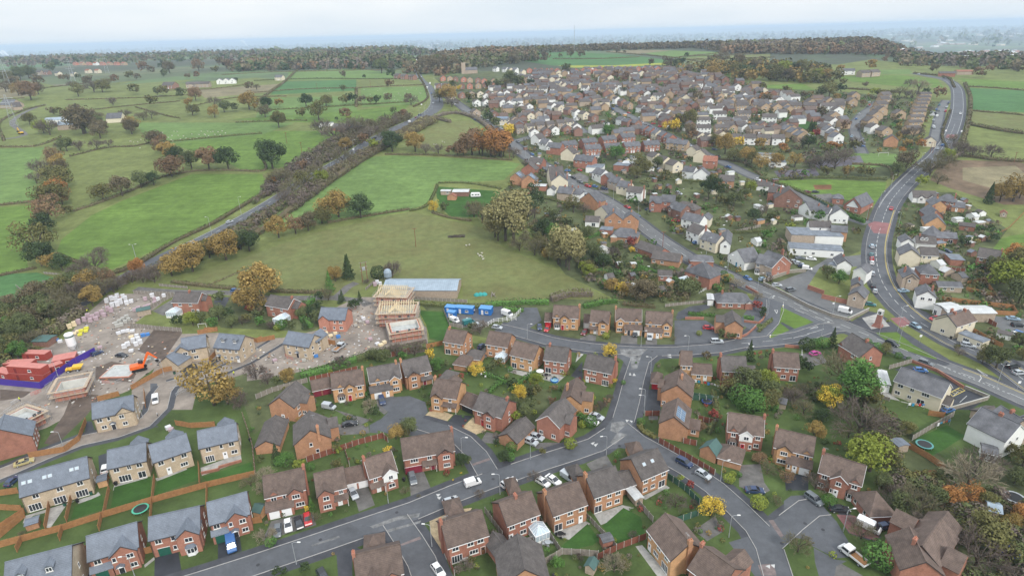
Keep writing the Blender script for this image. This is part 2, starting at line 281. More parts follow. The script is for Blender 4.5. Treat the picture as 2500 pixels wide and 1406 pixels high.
# hilltop fields
poly('crop','Z',(1290,130),(1400,128),(1500,133),(1580,140),(1640,150),(1600,158),(1350,161),(1280,150)); poly('mint','Z',(1560,128),(1640,124),(1760,128),(1740,140),(1640,143)); poly('dry','Z',(1470,126),(1560,122),(1640,124),(1560,132))
poly('yellowf','Z',(1360,161),(1500,160),(1640,153),(1650,158),(1500,165),(1400,166)); poly('olive','Z',(1660,142),(1880,132),(1880,155),(1700,158)); poly('bright','Z',(1670,172),(1790,172),(1780,192),(1690,190))
poly('bright','Z',(1830,210),(1960,205),(2000,225),(1900,235),(1840,228)); poly('bright','Z',(2040,188),(2200,184),(2290,195),(2305,215),(2200,212),(2080,200)); poly('mint','Z',(2140,172),(2220,170),(2230,182),(2150,182))
poly('crop','Z',(2365,215),(2500,222),(2600,230),(2600,285),(2500,275),(2362,268)); poly('bright','Z',(2340,192),(2600,205),(2600,222),(2365,210)); poly('olive','Z',(2362,270),(2600,285),(2600,330),(2362,305)); poly('pasture','Z',(2362,318),(2600,350),(2600,395),(2345,375))
poly('scrub','Z',(2300,390),(2480,395),(2600,420),(2600,500),(2450,500),(2320,460),(2270,440)); poly('dry','Z',(2350,410),(2480,405),(2520,440),(2440,465),(2350,440)); poly('bright','Z',(2350,610),(2470,575),(2600,560),(2600,680),(2440,650))
# the village ground and the estates
poly('garden','Z',(1060,190),(1240,170),(1700,165),(1860,215),(2060,225),(2240,240),(2300,250),(2250,300),(2240,380),(2130,470),(2130,600),(1900,700),(1700,745),(1500,730),(1380,670),(1300,560),(1220,470),(1290,420),(1240,360),(1120,240))
poly('garden','Z',(2180,470),(2330,470),(2460,560),(2400,640),(2600,760),(2600,1000),(2440,900),(2230,760),(2180,640))
poly('turf','Z',(1905,287),(2000,283),(1995,305),(1975,318),(1920,312)); poly('mint','Z',(2040,372),(2240,378),(2235,400),(2100,412),(2020,395)); poly('bright','Z',(1890,442),(2010,438),(2165,445),(2150,500),(2010,480),(1930,462))
poly('play','Z',(1975,395),(2100,380),(2110,400),(2000,412)); poly('play','Z',(1890,418),(1990,412),(2005,432),(1900,434)); poly('leaflit','Z',(1985,452),(2030,451),(2030,463),(1990,463))
poly('garden','Z',(480,735),(720,725),(830,760),(760,810),(540,800)); poly('garden','Z',(1030,745),(1380,730),(1700,740),(1840,740),(1850,800),(1640,860),(1300,850),(1080,800))
poly('lawn','Z',(-300,1000),(200,900),(560,900),(1080,830),(1300,850),(1640,860),(1900,850),(2200,830),(2520,960),(2700,1100),(2900,1700),(1700,2000),(-500,2000))
poly('garden','Z',(560,900),(700,900),(760,960),(620,1060),(600,1000)); poly('garden','Z',(1880,940),(2140,920),(2160,1050),(2140,1250),(2300,1280),(2330,1420),(2560,1500),(2560,1120),(2320,1130),(2170,1010))
poly('garden','C',(-60,40),(60,0),(330,0),(330,120),(200,260),(60,210)); poly('leaflit','D',(1330,880),(1620,760),(1700,850),(1450,930)); poly('leaflit','D',(1000,640),(1330,600),(1420,700),(1300,800))
poly('turf','D',(1140,380),(1390,270),(1530,350),(1390,440),(1250,520)); poly('lawn','I',(950,930),(1200,1010),(1090,1060),(950,1040))
# building site
poly('dirt','E',(560,800),(720,610),(930,420),(1350,400),(1480,420),(1300,560),(1120,690),(1340,700),(1560,730),(1480,870),(1380,1010),(1150,1180),(1110,1240),(700,1400),(400,1560),(0,1700),(-300,1600),(-200,1240),(240,930))
poly('dirt','F',(-60,800),(240,790),(560,720),(720,520),(900,440),(1050,440),(1480,700),(1500,900),(1010,900),(600,1020),(250,1120),(-60,1160))
poly('dirt','E',(1480,760),(1870,745),(2200,830),(2250,1050),(2000,1130),(1700,1200),(1650,1406),(1130,1406),(1130,1240),(1300,1100))
poly('mud','E',(1320,720),(1570,740),(1480,870),(1400,980),(1180,900)); poly('mud','E',(820,1050),(960,990),(1200,1040),(1130,1170),(820,1150)); poly('mud','E',(0,1230),(270,1250),(200,1300),(0,1330)); poly('mud','F',(1010,900),(1480,800),(1500,900),(1150,960),(1000,930))
poly('mud','A',(540,40),(740,40),(740,80),(650,200),(420,420),(330,410),(480,190)); poly('lawn','F',(1410,550),(1640,560),(1760,730),(1620,830),(1500,800),(1500,700)); poly('turf','F',(1415,560),(1640,570),(1740,730),(1620,820),(1510,790),(1480,680))
# driveways and patios of the estate
for q in (('newdrive','A',(625,410),(650,240),(690,240),(740,385)),('flags','A',(740,350),(850,320),(850,305),(735,330)),('newdrive','A',(740,500),(800,480),(820,660),(750,680)),('newdrive','A',(590,1200),(690,1230),(720,1406),(590,1406),(500,1500)),
 ('newdrive','A',(1165,1270),(1340,1200),(1370,1385),(1160,1440)),('newdrive','A',(1640,1140),(1800,1080),(1820,1215),(1640,1280)),('flags','A',(1510,590),(1810,480),(1820,540),(1520,650)),('flags','A',(1170,670),(1400,580),(1410,610),(1180,690)),
 ('flags','A',(860,720),(1110,650),(1110,690),(850,760)),('flags','A',(190,950),(720,790),(740,770),(760,800),(590,860),(580,830),(500,870),(380,1040),(345,1040),(370,920),(250,950),(170,1010)),('flags','A',(1085,1320),(1160,1260),(1165,1280),(1090,1340)),
 ('turf','A',(860,735),(1135,660),(1130,830),(830,900)),('turf','A',(1185,690),(1490,570),(1490,680),(1160,800)),('turf','A',(1520,660),(1890,545),(1910,610),(1570,700)),('turf','A',(560,880),(770,790),(780,900),(530,980)),('turf','A',(740,350),(1020,290),(1100,200),(1110,230),(1040,320),(740,385)),
 ('flags','A',(1100,150),(1130,0),(1160,0),(1120,190)),('newdrive','E',(1745,1030),(1860,960),(1880,985),(1790,1060)),('newdrive','E',(1540,1080),(1600,1010),(1680,1010),(1710,1060),(1590,1115)),('asphalt','E',(1290,1180),(1350,1180),(1330,1406),(1290,1406)),
 ('drive','B',(770,850),(700,760),(860,735),(910,870),(790,920)),('drive','B',(1165,650),(1275,610),(1330,740),(1180,800)),('drive','B',(130,990),(440,920),(470,1020),(60,1140)),('drive','B',(590,260),(860,270),(870,330),(590,350)),('drive','B',(600,150),(880,230),(800,270),(690,200)),
 ('drive','B',(920,70),(1050,40),(1060,130),(980,190),(930,150)),('gravel','B',(1345,140),(1500,190),(1430,265),(1285,200)),('newdrive','B',(1510,190),(1650,200),(1560,290),(1440,265)),('gravel','B',(1650,210),(1750,310),(1670,340),(1565,290)),('drive','B',(1750,320),(1890,350),(1830,410),(1700,400)),
 ('pave','B',(620,1225),(750,1170),(840,1230),(740,1290),(740,1500),(640,1500)),('flags','B',(1340,960),(1440,930),(1450,1300),(1500,1406),(1440,1406)),('gravel','B',(1320,960),(1400,920),(1640,890),(1620,930),(1400,990),(1440,1300),(1500,1440),(1470,1440),(1330,1150)),
 ('drive','C',(220,400),(390,400),(420,430),(300,470),(200,440)),('drive','C',(560,270),(700,250),(730,200),(640,190)),('newdrive','C',(1030,60),(1060,0),(1150,0),(1150,170),(1030,180)),('drive','C',(1060,200),(1130,190),(1130,230),(1060,230)),
 ('drive','C',(590,560),(740,490),(800,590),(650,640)),('drive','C',(1740,570),(1900,560),(1930,700),(1973,760),(1900,800),(1740,730)),('drive','C',(1400,1060),(1560,950),(1620,1070),(1500,1140)),('flags','C',(340,1080),(590,990),(620,1010),(460,1130),(380,1110)),
 ('flags','C',(650,940),(860,870),(950,890),(770,990),(700,1020)),('flags','C',(1000,810),(1190,720),(1220,740),(1050,840)),('flags','C',(960,1180),(1010,1170),(1210,1390),(1240,1440),(1150,1440)),('flags','C',(1640,440),(1700,470),(1690,500),(1590,450)),('flags','C',(240,1000),(300,1180),(170,1140),(0,1180),(0,1160),(160,1110)),
 ('turf','C',(390,1190),(600,1010),(690,1130),(640,1170),(420,1220)),('turf','C',(710,1030),(870,890),(1000,960),(1030,1090),(830,1170)),('lawn','C',(980,860),(1180,750),(1380,900),(1240,980),(1050,960)),
 ('newdrive','D',(170,630),(350,650),(350,760),(180,760)),('pave','D',(560,900),(720,960),(900,1110),(850,1150),(650,1080)),('drive','D',(520,1330),(600,1310),(760,1400),(700,1440),(540,1440)),('redroad','D',(560,940),(700,950),(890,1090),(860,1140),(660,1080)),
 ('newdrive','G',(1200,1230),(1310,1230),(1310,1406),(1160,1406)),('drive','G',(620,790),(700,760),(760,770),(750,830),(620,820)),('drive','G',(975,770),(1110,770),(1110,860),(960,860)),('drive','G',(1185,790),(1280,790),(1280,865),(1180,865)),
 ('asphalt','G',(1430,640),(1530,640),(1700,640),(1790,700),(1820,830),(1870,840),(1660,870),(1430,865)),('pave','G',(1460,570),(1560,520),(1720,500),(1740,530),(1560,600),(1460,640),(1440,620)),('drive','G',(550,1110),(640,1010),(640,1120),(640,1150)),
 ('newdrive','G',(540,1115),(640,990),(640,1160)),('flags','G',(0,1050),(200,1090),(180,1130),(0,1080)),('flags','G',(290,1090),(500,1110),(420,1180),(250,1130)),('flags','G',(580,1000),(650,930),(600,920)),('newdrive','I',(1140,1060),(1280,1020),(1740,1200),(1960,1290),(1800,1406),(1560,1406),(1500,1250)),
 ('drive','I',(320,930),(500,900),(560,1000),(420,1040)),('pave','I',(1240,530),(1400,560),(1500,620),(1440,720),(1310,660)),('oldroad','I',(1980,600),(2400,640),(2500,900),(2150,790),(2000,680)),('drive','I',(1650,830),(1980,900),(1880,980),(1640,870)),
 ('oldroad','I',(90,330),(380,220),(560,110),(1000,60),(880,180),(500,180),(400,340),(600,480),(860,520),(900,560),(700,620),(560,580)),('oldroad','I',(2080,980),(2500,1000),(2500,1200),(2100,1100)),('flags','I',(1200,1340),(1500,1400),(1000,1290),(960,1180),(1000,1190)),
 ('drive','F',(1720,590),(2040,600),(2100,640),(1980,680),(1800,700),(1700,660)),('asphalt','F',(1880,530),(2130,520),(2150,600),(2060,640),(1990,660),(1880,610)),('drive','F',(1930,940),(1980,830),(2000,960),(1900,960)),('pave','E',(1840,440),(1980,440),(1920,540),(1840,530)),('drive','E',(1310,560),(1480,460),(1490,580),(1400,600)),
 ('drive','P',(700,480),(800,450),(880,490),(870,540),(790,520)),('drive','P',(960,570),(1050,590),(1060,640),(960,620)),('drive','Q',(1230,650),(1440,640),(1480,700),(1560,760),(1400,740),(1250,670)),('drive','Q',(0,960),(80,930),(110,1010),(0,1000))):
    poly(*q)
# --- roads: (class, width, pavement each side, points)
def road(name, cls, wd, pav, reg, *q):
    P = pts(reg, *q)
    if pav: ROADS.append((name, P, wd, pav))
    RD.append((name, cls, P, wd))
ROADS = []; RD = []
road('estate','asphalt',6.2,2.1,'Z',(230,1500),(380,1455),(500,1417),(620,1378),(760,1331),(900,1283),(1010,1246),(1110,1204),(1190,1174),(1260,1150),(1330,1126),(1400,1104),(1455,1085),(1500,1055),(1522,1025),(1535,980),(1548,925),(1562,880),(1585,862))
road('crescent','asphalt',6.2,2.1,'Z',(1215,800),(1270,812),(1340,832),(1440,848),(1560,857),(1660,857),(1750,850),(1810,838),(1850,815),(1880,785),(1892,755),(1892,735))
road('slip','asphalt',7,2,'Z',(1810,838),(1870,833),(1960,820),(2020,800),(2050,798))
road('lane_east','asphalt',5.8,2.0,'Z',(1512,1040),(1555,1075),(1600,1100),(1680,1145),(1745,1190),(1800,1240),(1850,1290),(1880,1340),(1900,1406),(1915,1460))
road('close_east','asphalt',5.6,1.6,'Z',(1880,1320),(1930,1275),(1975,1240),(2010,1235)) 
road('culdesac','asphalt',5.4,1.8,'Z',(1190,1152),(1165,1110),(1130,1075),(1080,1050),(1030,1035),(985,1030))
road('south','asphalt',6.0,2.0,'Z',(965,1268),(1000,1320),(1030,1370),(1055,1440),(1080,1500))
road('newstreet','dirt',5.4,1.9,'Z',(-60,1180),(30,1145),(110,1110),(200,1075),(290,1055),(350,1035),(385,1000),(395,960),(410,940))
road('newspur','dirt',5.0,1.6,'Z',(410,940),(460,925),(540,905),(600,880),(650,850),(675,835))
road('high','oldroad',7.6,2.2,'Z',(2900,1130),(2640,1030),(2500,975),(2400,930),(2280,885),(2200,850),(2060,795),(1940,740),(1860,710),(1780,675),(1700,640),(1620,590),(1560,545),(1480,490),(1400,450),(1330,405),(1290,385),(1250,350),(1200,310),(1160,285),(1120,255),(1090,235))
road('main','asphalt',8.6,2.2,'Z',(2700,1040),(2560,970),(2440,885),(2330,835),(2260,795),(2200,750),(2160,700),(2142,650),(2140,600),(2150,555),(2170,500),(2200,460),(2240,420),(2280,385),(2315,340),(2335,290),(2340,250),(2335,215),(2310,195),(2270,187),(2230,180))
road('long','oldroad',6.5,1.8,'Z',(2120,545),(2030,515),(1960,480),(1900,455),(1840,432),(1790,408),(1740,385),(1680,355),(1620,325),(1560,295),(1510,270),(1460,240),(1420,228))
road('side_a','oldroad',5.5,1.5,'Z',(1260,345),(1310,330),(1380,310)); road('side_b','oldroad',5.5,1.5,'Z',(1430,325),(1390,295),(1340,275),(1310,262)); road('close','oldroad',6,1.6,'Z',(2105,375),(2095,350),(2085,310),(2100,285),(2130,262),(2145,248))
road('service','oldroad',5.5,1.5,'Z',(2280,345),(2290,300),(2300,262),(2310,245)); road('cl','oldroad',5,1.3,'Z',(1630,265),(1625,250),(1612,240)); road('lane','drive',4.2,0,'Z',(330,705),(420,712),(560,715),(640,727),(820,727),(880,735),(900,745))
road('lane2','drive',4,0,'Z',(820,727),(850,700),(870,690)); road('tracklane','drive',5,0,'Z',(10,340),(60,330),(30,300),(60,275),(110,255))
road('bypass','asphalt',8.2,0,'Z',(180,750),(300,680),(400,625),(520,570),(640,505),(760,430),(840,385),(900,345),(960,315),(1015,290),(1050,268),(1060,245),(1050,215),(1030,195),(1015,170),(1005,148))
road('bypass2','asphalt',8.2,0,'Z',(870,372),(930,340),(985,310),(1035,288),(1072,262),(1070,235))
for (x, y) in ((0,0),): pass
# side roads: pavements first, roads on top
for name, P, wd, pav in ROADS: ribbon('pave', P, wd+2*pav)
poly('asphalt','B',(940,110),(1020,60),(1170,50),(1290,95),(1310,170),(1270,215),(1400,300),(1500,400),(1400,380),(1200,350),(1000,330),(910,300),(900,260),(960,220),(1010,170)); poly('asphalt','B',(870,270),(940,230),(930,330),(870,325))
poly('asphalt','D',(165,840),(220,800),(330,795),(430,880),(560,990),(650,1140),(660,1260),(560,1270),(380,1180),(350,1130),(200,1110),(100,1150),(60,1200),(100,1400),(-50,1406),(-250,1150),(-20,1080),(-20,990),(60,990),(140,960),(170,900))
poly('lawn','D',(200,1110),(340,1130),(370,1190),(390,1290),(430,1430),(250,1430),(150,1250),(140,1200)); poly('asphalt','D',(390,1190),(560,1280),(640,1290),(560,1330),(540,1440),(440,1440),(400,1300))
poly('asphalt','G',(-100,760),(130,740),(290,640),(250,530),(120,530),(100,600),(-60,690)); poly('asphalt','C',(960,300),(1000,380),(1050,440),(900,450),(850,440),(750,450),(700,480),(640,430),(800,250),(940,280))
poly('asphalt','G',(950,880),(1300,870),(1250,960),(1190,1060),(1040,1060),(980,980),(940,960)); poly('asphalt','I',(-200,660),(-60,740),(40,800),(300,760),(600,700),(450,590),(0,350),(-60,440))
for name, cls, P, wd in RD: ribbon(cls, P, wd, name=name)
poly('bright','I',(165,525),(445,655),(210,735),(85,790),(60,790),(150,670)); poly('newdrive','I',(155,660),(175,655),(280,710),(240,725)); poly('lawn','I',(-60,640),(30,690),(0,720),(-40,700))
poly('pave','I',(770,650),(920,560),(1010,580),(1100,640),(1200,720),(1400,850),(1600,970),(1610,1020),(1560,1030),(1380,970),(1160,860),(1000,790)); poly('flags','I',(860,620),(1000,580),(1100,690),(940,715)); poly('bright','I',(970,745),(1160,740),(1300,850),(1500,960),(1500,975),(1400,950),(1150,870))
for q in (('C',(780,250),(860,240),(900,260),(830,320),(900,340),(800,420),(770,400),(820,330),(770,310)),('G',(960,885),(1200,885),(1150,930),(1110,1050),(1060,1060),(1050,960),(970,930)),('B',(870,1030),(1080,955),(1250,930),(1240,960),(1080,985),(900,1045)),('B',(990,1060),(1260,985),(1250,1005),(1010,1075)),('B',(430,1170),(640,1100),(650,1115),(440,1180))): poly('worn', *q)
poly('redroad','I',(1100,620),(1225,610),(1290,670),(1190,700)); poly('redroad','R',(290,915),(350,890),(505,910),(480,1005),(345,995)); poly('redroad','R',(1010,105),(1100,110),(1098,145),(990,135)); poly('rumble','B',(1640,560),(1770,515),(1780,530),(1650,575))
poly('rumble','B',(1100,1165),(1250,1105),(1258,1125),(1115,1175)); poly('rumble','D',(50,985),(85,980),(165,1100),(140,1115)); poly('rumble','D',(-30,1320),(60,1310),(100,1350),(110,1400),(0,1400))
def build_land():
    V = []; F = []; idx = {}
    def vid(p):
        k = (round(p[0], 2), round(p[1], 2))
        if k not in idx: idx[k] = len(V); V.append(Vector(k))
        return idx[k]
    prio = []
    for cls, P in LAND:
        f = []
        for p in P:
            i = vid(p)
            if not f or f[-1] != i: f.append(i)
        if len(set(f)) < 3 or len(set(f)) != len(f): continue
        ar = sum(V[f[i]].x*V[f[(i+1) % len(f)]].y-V[f[(i+1) % len(f)]].x*V[f[i]].y for i in range(len(f)))
        if abs(ar) < .02: continue
        F.append(f if ar > 0 else f[::-1]); prio.append(cls)
    def grid(x0, x1, y0, y1, sx, sy):
        y = y0
        while y <= y1:
            x = x0
            while x <= x1: vid((x+rnd.uniform(-.1, .1)*sx, y)); x += sx
            y += sy
    for y in (210, 311, 414, 566, 825):
        for i in range(-50, 56): vid((i*26+.3, y))
    grid(-260, 300, 20, 200, 60, 60); grid(-700, 800, 240, 880, 50, 45); grid(-2300, 2300, 900, 2400, 90, 70); grid(-4500, 4500, 2500, 6500, 300, 250); grid(-30000, 30000, 7000, 9000, 3000, 1000)
    for p in ((-60000,-300),(60000,-300),(-60000,80000),(60000,80000),(-60000,9000),(60000,9000),(-6000,900),(6000,900),(-4000,200),(4000,200)): vid(p)
    # box round everything
    nv, ne, nf, ov, oe, of = delaunay_2d_cdt(V, [], F, 0, .004, True)
    Z = [ter(p.x, p.y) for p in nv]
    buckets = {}
    BB = [(min(p[0] for p in P), max(p[0] for p in P), min(p[1] for p in P), max(p[1] for p in P)) for _, P in LAND]
    def inside(P, x, y):
        r = False; j = len(P)-1
        for i in range(len(P)):
            if (P[i][1] > y) != (P[j][1] > y) and x < (P[j][0]-P[i][0])*(y-P[i][1])/(P[j][1]-P[i][1])+P[i][0]: r = not r
            j = i
        return r
    def klass(x, y):
        for k in range(len(LAND)-1, -1, -1):
            b = BB[k]
            if b[0] <= x <= b[1] and b[2] <= y <= b[3] and inside(LAND[k][1], x, y): return LAND[k][0]
    for f, o in zip(nf, of):
        c = sum((nv[i] for i in f), Vector((0, 0)))/len(f)
        cls = klass(c.x, c.y) or ('far' if (c.y > 1000 or abs(c.x) > 900) else 'pasture')
        buckets.setdefault(cls, []).append(f)
    NAME = {'pasture':'ground','asphalt':'road','oldroad':'high_street','pave':'pavement','drive':'driveways','newdrive':'new_driveways','flags':'patio_paving','dirt':'site_ground','mud':'mud','far':'far_plain','redroad':'red_road_surface','play':'playground_surface','gravel':'gravel_ground','worn':'road_wear','rumble':'rumble_strip'}
    for cls, fs in buckets.items():
        used = {}; vv = []; ff = []
        for f in fs:
            g = []
            for i in f:
                if i not in used: used[i] = len(vv); vv.append((nv[i].x, nv[i].y, Z[i]))
                g.append(used[i])
            ff.append(g)
        me = bpy.data.meshes.new(cls); me.from_pydata(vv, [], ff); me.materials.append(GM[cls]); me.update()
        if me.polygons and me.polygons[0].normal.z < 0: me.flip_normals()
        struct(link(NAME.get(cls, cls+'_field' if cls in ('bright','mint','olive','dry','crop','yellowf','scrub') else cls), me))
build_land()
# --- kerbs: a real step of 0.12 m along both edges of each near road
def in_rib(p, skip):
    for n, (P, Nn, wd) in RIB.items():
        if n == skip: continue
        for q in P:
            if (q-p).length < wd*.5+.8: return True
    return False
def kerbs():
    for n in ('estate','crescent','lane_east','culdesac','south','newstreet','newspur','high','main','slip','close_east'):
        P, Nn, wd = RIB[n]; mb = MB()
        for s in (-1, 1):
            for i in range(len(P)-1):
                a, b = P[i]+Nn[i]*s*(wd/2+.07), P[i+1]+Nn[i+1]*s*(wd/2+.07)
                if in_rib((a+b)/2, n) or (n == 'culdesac' and (a.y > atr('B',900,300).y)) or a.y > 420: continue
                na, nb = Nn[i]*.075, Nn[i+1]*.075; za, zb = ter(a.x, a.y), ter(b.x, b.y)
                A = [(a.x-na.x, a.y-na.y), (a.x+na.x, a.y+na.y), (b.x+nb.x, b.y+nb.y), (b.x-nb.x, b.y-nb.y)]; zz = (za, za, zb, zb)
                mb.solid([(p[0], p[1], z-.05) for p, z in zip(A, zz)]+[(p[0], p[1], z+.12) for p, z in zip(A, zz)], [(3,2,1,0),(4,5,6,7),(0,1,5,4),(1,2,6,5),(2,3,7,6),(3,0,4,7)])
        struct(mb.build('kerb', mat('kerb stone', (.33,.32,.31), var=.2, coords='World')))
kerbs()
# --- painted markings, thin sheets 4 mm up
m_paint = mat('road paint', (.46,.46,.45), var=.3, scale=2, coords='World'); m_ypaint = mat('yellow road paint', (.55,.43,.12), var=.15, scale=2, coords='World')
MK = MB()
def strip(P, wd, m=None, lift=.006):
    m = m or m_paint
    for a, b in zip(P, P[1:]):
        d = Vector((b[0]-a[0], b[1]-a[1])); 
        if d.length < .01: continue
        n = Vector((-d.y, d.x)).normalized()*wd/2
        MK.face([(x, y, ter(x, y)+lift) for x, y in ((a[0]+n.x, a[1]+n.y), (a[0]-n.x, a[1]-n.y), (b[0]-n.x, b[1]-n.y), (b[0]+n.x, b[1]+n.y))][::-1], m)
def dashes(n, dash, gap, off=0, wd=.16, y0=0, y1=1e9, m=None):
    P, Nn, w_ = RIB[n]; Q = [p+q*off for p, q in zip(P, Nn)]; acc = 0
    for a, b in zip(Q, Q[1:]):
        l = (b-a).length; t = -(acc % (dash+gap))
        while t < l:
            s, e_ = max(t, 0), min(t+dash, l)
            if e_ > s and y0 < a.y < y1: p, q = a+(b-a)*s/l, a+(b-a)*e_/l; strip([p, q], wd, m)
            t += dash+gap
        acc += l
dashes('high', 4, 3, 0, .2, 0, 420); dashes('main', 4, 2.4, 0, .22, 0, 520); dashes('slip', 4, 4)
for s in (-3.55, -3.85): dashes('main', 1e5, 0, s, .14, 0, 330, m_ypaint); dashes('high', 1e5, 0, s+.4, .12, 0, 170, m_ypaint)
for s in (3.5,): dashes('main', 1e5, 0, s, .14, 0, 200, m_ypaint); dashes('main', 1e5, 0, 3.9, .2, 330, 900)
dashes('main', 1e5, 0, -3.9, .2, 420, 900); dashes('bypass', 1e5, 0, 3.7, .2, 300, 1200); dashes('bypass', 3, 6, 0, .18, 300, 1200)
def tri(reg, a, b, c): q = [atr(reg, *p) for p in (a, b, c)]; MK.face([(p.x, p.y, p.z+.007) for p in q], m_paint)
for t in (('C',(885,228),(912,230),(895,248)),('C',(914,232),(940,238),(932,252)),('C',(622,405),(655,395),(640,418)),('C',(645,415),(680,405),(660,432)),('G',(1048,1086),(1060,1110),(1038,1110)),('G',(1082,1090),(1098,1115),(1070,1115)),
 ('G',(1365,932),(1400,932),(1400,945)),('G',(1365,950),(1400,950),(1405,962)),('B',(1370,788),(1405,785),(1385,808)),('B',(1378,812),(1412,805),(1395,830)),('B',(1495,800),(1525,795),(1515,815)),('D',(25,1328),(60,1318),(62,1348)),('D',(65,1318),(98,1315),(95,1345)),('G',(2060,835),(2095,840),(2070,850)),('G',(2090,855),(2118,860),(2100,872))): tri(*t)
def line(reg, wd, *q, m=None): strip([atr(reg, *p) for p in q], wd, m)
for k in range(6): x, y = 1390+k*74, 1100+k*37; line('I', .14, (x, y), (x-62, y+58))
for q in (((1610,1262),(1700,1215)),((1640,1292),(1745,1240)),((1610,1262),(1640,1292)),((1700,1215),(1745,1240)),((1630,1255),(1675,1275)),((1655,1243),(1700,1262)),((1680,1230),(1722,1250))): line('I', .2, *q, m=m_ypaint)
for q in (((108,550),(128,582),(135,552),(108,550)),((410,712),(470,690),(482,700),(410,712)),((1840,1052),(1910,1110),(1940,1115),(1840,1052)),((1870,1105),(1885,1135),(1865,1160)),((1170,608),(1230,615)),((1190,690),(1240,695)),((345,890),(345,940)),((340,1000),(375,1008)),((270,790),(345,772)),((390,755),(470,735)),((455,605),(540,640)),((280,545),(360,580)),((330,530),(400,560))): line('I', .22, *q)
for k in range(14): x, y = 1560+k*42, 1040+k*17; line('I', .3, (x, y), (x+20, y+8))
struct(MK.build('road_markings', fix=False))
MH = MB(); m_iron = mat('cast iron', (.035,.035,.04), rough=.6)
for q in 'B,500,1130 B,1075,925 B,1800,675 B,850,1100 B,30,1320 B,1100,225 B,1425,738 C,320,690 C,790,70 C,840,425 C,1390,635 D,325,1008 D,460,1055 D,150,1158 D,-60,900 G,480,800 G,1240,905 G,1110,950 G,700,855 I,780,760 I,1100,905 I,1000,160 I,1010,330 A,1205,600 A,1180,280'.split():
    q = q.split(','); p = atr(q[0], float(q[1]), float(q[2])); MH.face([(p.x+.42*math.cos(k*.785), p.y+.42*math.sin(k*.785), p.z+.009) for k in range(8)], m_iron)
struct(MH.build('road_drain_covers', fix=False))
# ------------------------------------------------------------------ shared small meshes
_cache = {}
def shared(key, fn):
    if key not in _cache: _cache[key] = fn()
    return _cache[key]
def win_meshes(w, h, n):
    def fr():
        m = MB(); t = .09
        m.box(-w/2-.03, w/2+.03, -.07, .02, -t*.4, t); m.box(-w/2, w/2, -.06, .02, h-t, h)
        for i in range(n+1): x = -w/2+(w-t)*i/n; m.box(x, x+t, -.055, .02, t*.9, h-t*.9)
        m.box(-w/2-.14, w/2+.14, -.11, .02, -.19, -t*.45, m_stone)
        m.mi(m_white); m2 = MB()
        m2.v, m2.f = m.v, m.f; k = m.mats.index(m_stone); m2.mats = [m_white, m_stone]; m2.m = [1 if (q == k and i >= len(m.f)-6) else 0 for i, q in enumerate(m.m)]
        return m2.mesh('window_frame')
    def gl():
        m = MB(); m.face([(-w/2+.02, -.03, .02), (w/2-.02, -.03, .02), (w/2-.02, -.03, h-.02), (-w/2+.02, -.03, h-.02)], m_glass); return m.mesh('window_pane')
    return shared(('wf', w, h, n), fr), shared(('wg', w, h, n), gl)
def add_window(par, x, y, z, rz=0, w=1.5, h=1.15, n=2, far=False):
    a, b = win_meshes(w, h, n)
    o = link('window', a, par, (x, y, z), rz); link('pane', b, o)
    return o
def add_door(par, x, y, rz, col, w=.95, h=2.05):
    def fn():
        m = MB(); m.box(-w/2-.08, w/2+.08, -.05, .03, 0, h+.08, m_white); m.box(-w/2, w/2, -.08, .0, .04, h, DOORC[col]); m.box(-w*.2, w*.2, -.095, 0, h*.6, h*.88, m_glass); return m.mesh('door')
    link('door', shared(('door', col, w), fn), par, (x, y, 0), rz)
def add_garage_door(par, x, y, rz, col, w):
    def fn():
        m = MB(); m.box(-w/2, w/2, -.06, .02, .03, 2.1, DOORC[col])
        for k in range(1, 5): m.box(-w/2+.05, w/2-.05, -.085, 0, k*.42-.02, k*.42+.02, DOORC[col])
        m.box(-w/2-.08, w/2+.08, -.05, .02, 2.12, 2.22, m_white); return m.mesh('garage_door')
    link('garage_door', shared(('gd', col, w), fn), par, (x, y, 0), rz)
def roof_gable(mb, x0, x1, y0, y1, e, tp, ax='x', ov=.3, th=.16, lift=.03, m=None, hip=0):
    """two slabs on a ridge that runs along ax"""
    if ax == 'y':
        q = MB(); roof_gable(q, y0, y1, x0, x1, e, tp, 'x', ov, th, lift, None, hip)
        mb.solid([(b, a, c) for a, b, c in q.v], [f[::-1] for f in q.f], m); return
    hd = (y1-y0)/2; yc = (y0+y1)/2; rh = e+hd*tp+lift; ze = e-ov*tp+lift; o2 = ov*.6
    if hip:
        h = hd*hip; a0, a1 = x0-o2, x1+o2; b0, b1 = x0+h, x1-h
        if b1 < b0: b0 = b1 = (x0+x1)/2
        V = [(x0-ov, y0-ov, ze), (x1+ov, y0-ov, ze), (x1+ov, y1+ov, ze), (x0-ov, y1+ov, ze), (b0, yc, rh), (b1, yc, rh)]
        V2 = [(x, y, z+th) for x, y, z in V]; n = 6
        mb.solid(V+V2, [(0,1,5,4)[::-1], (1,2,5)[::-1], (2,3,4,5)[::-1], (3,0,4)[::-1], (6,7,11,10), (7,8,11), (8,9,10,11), (9,6,10), (0,1,7,6), (1,2,8,7), (2,3,9,8), (3,0,6,9)], m)
    else:
        P = [(y0-ov, ze), (yc, rh), (y1+ov, ze), (y1+ov, ze+th), (yc, rh+th), (y0-ov, ze+th)]
        mb.prism(P, 'x', x0-o2, x1+o2, m)
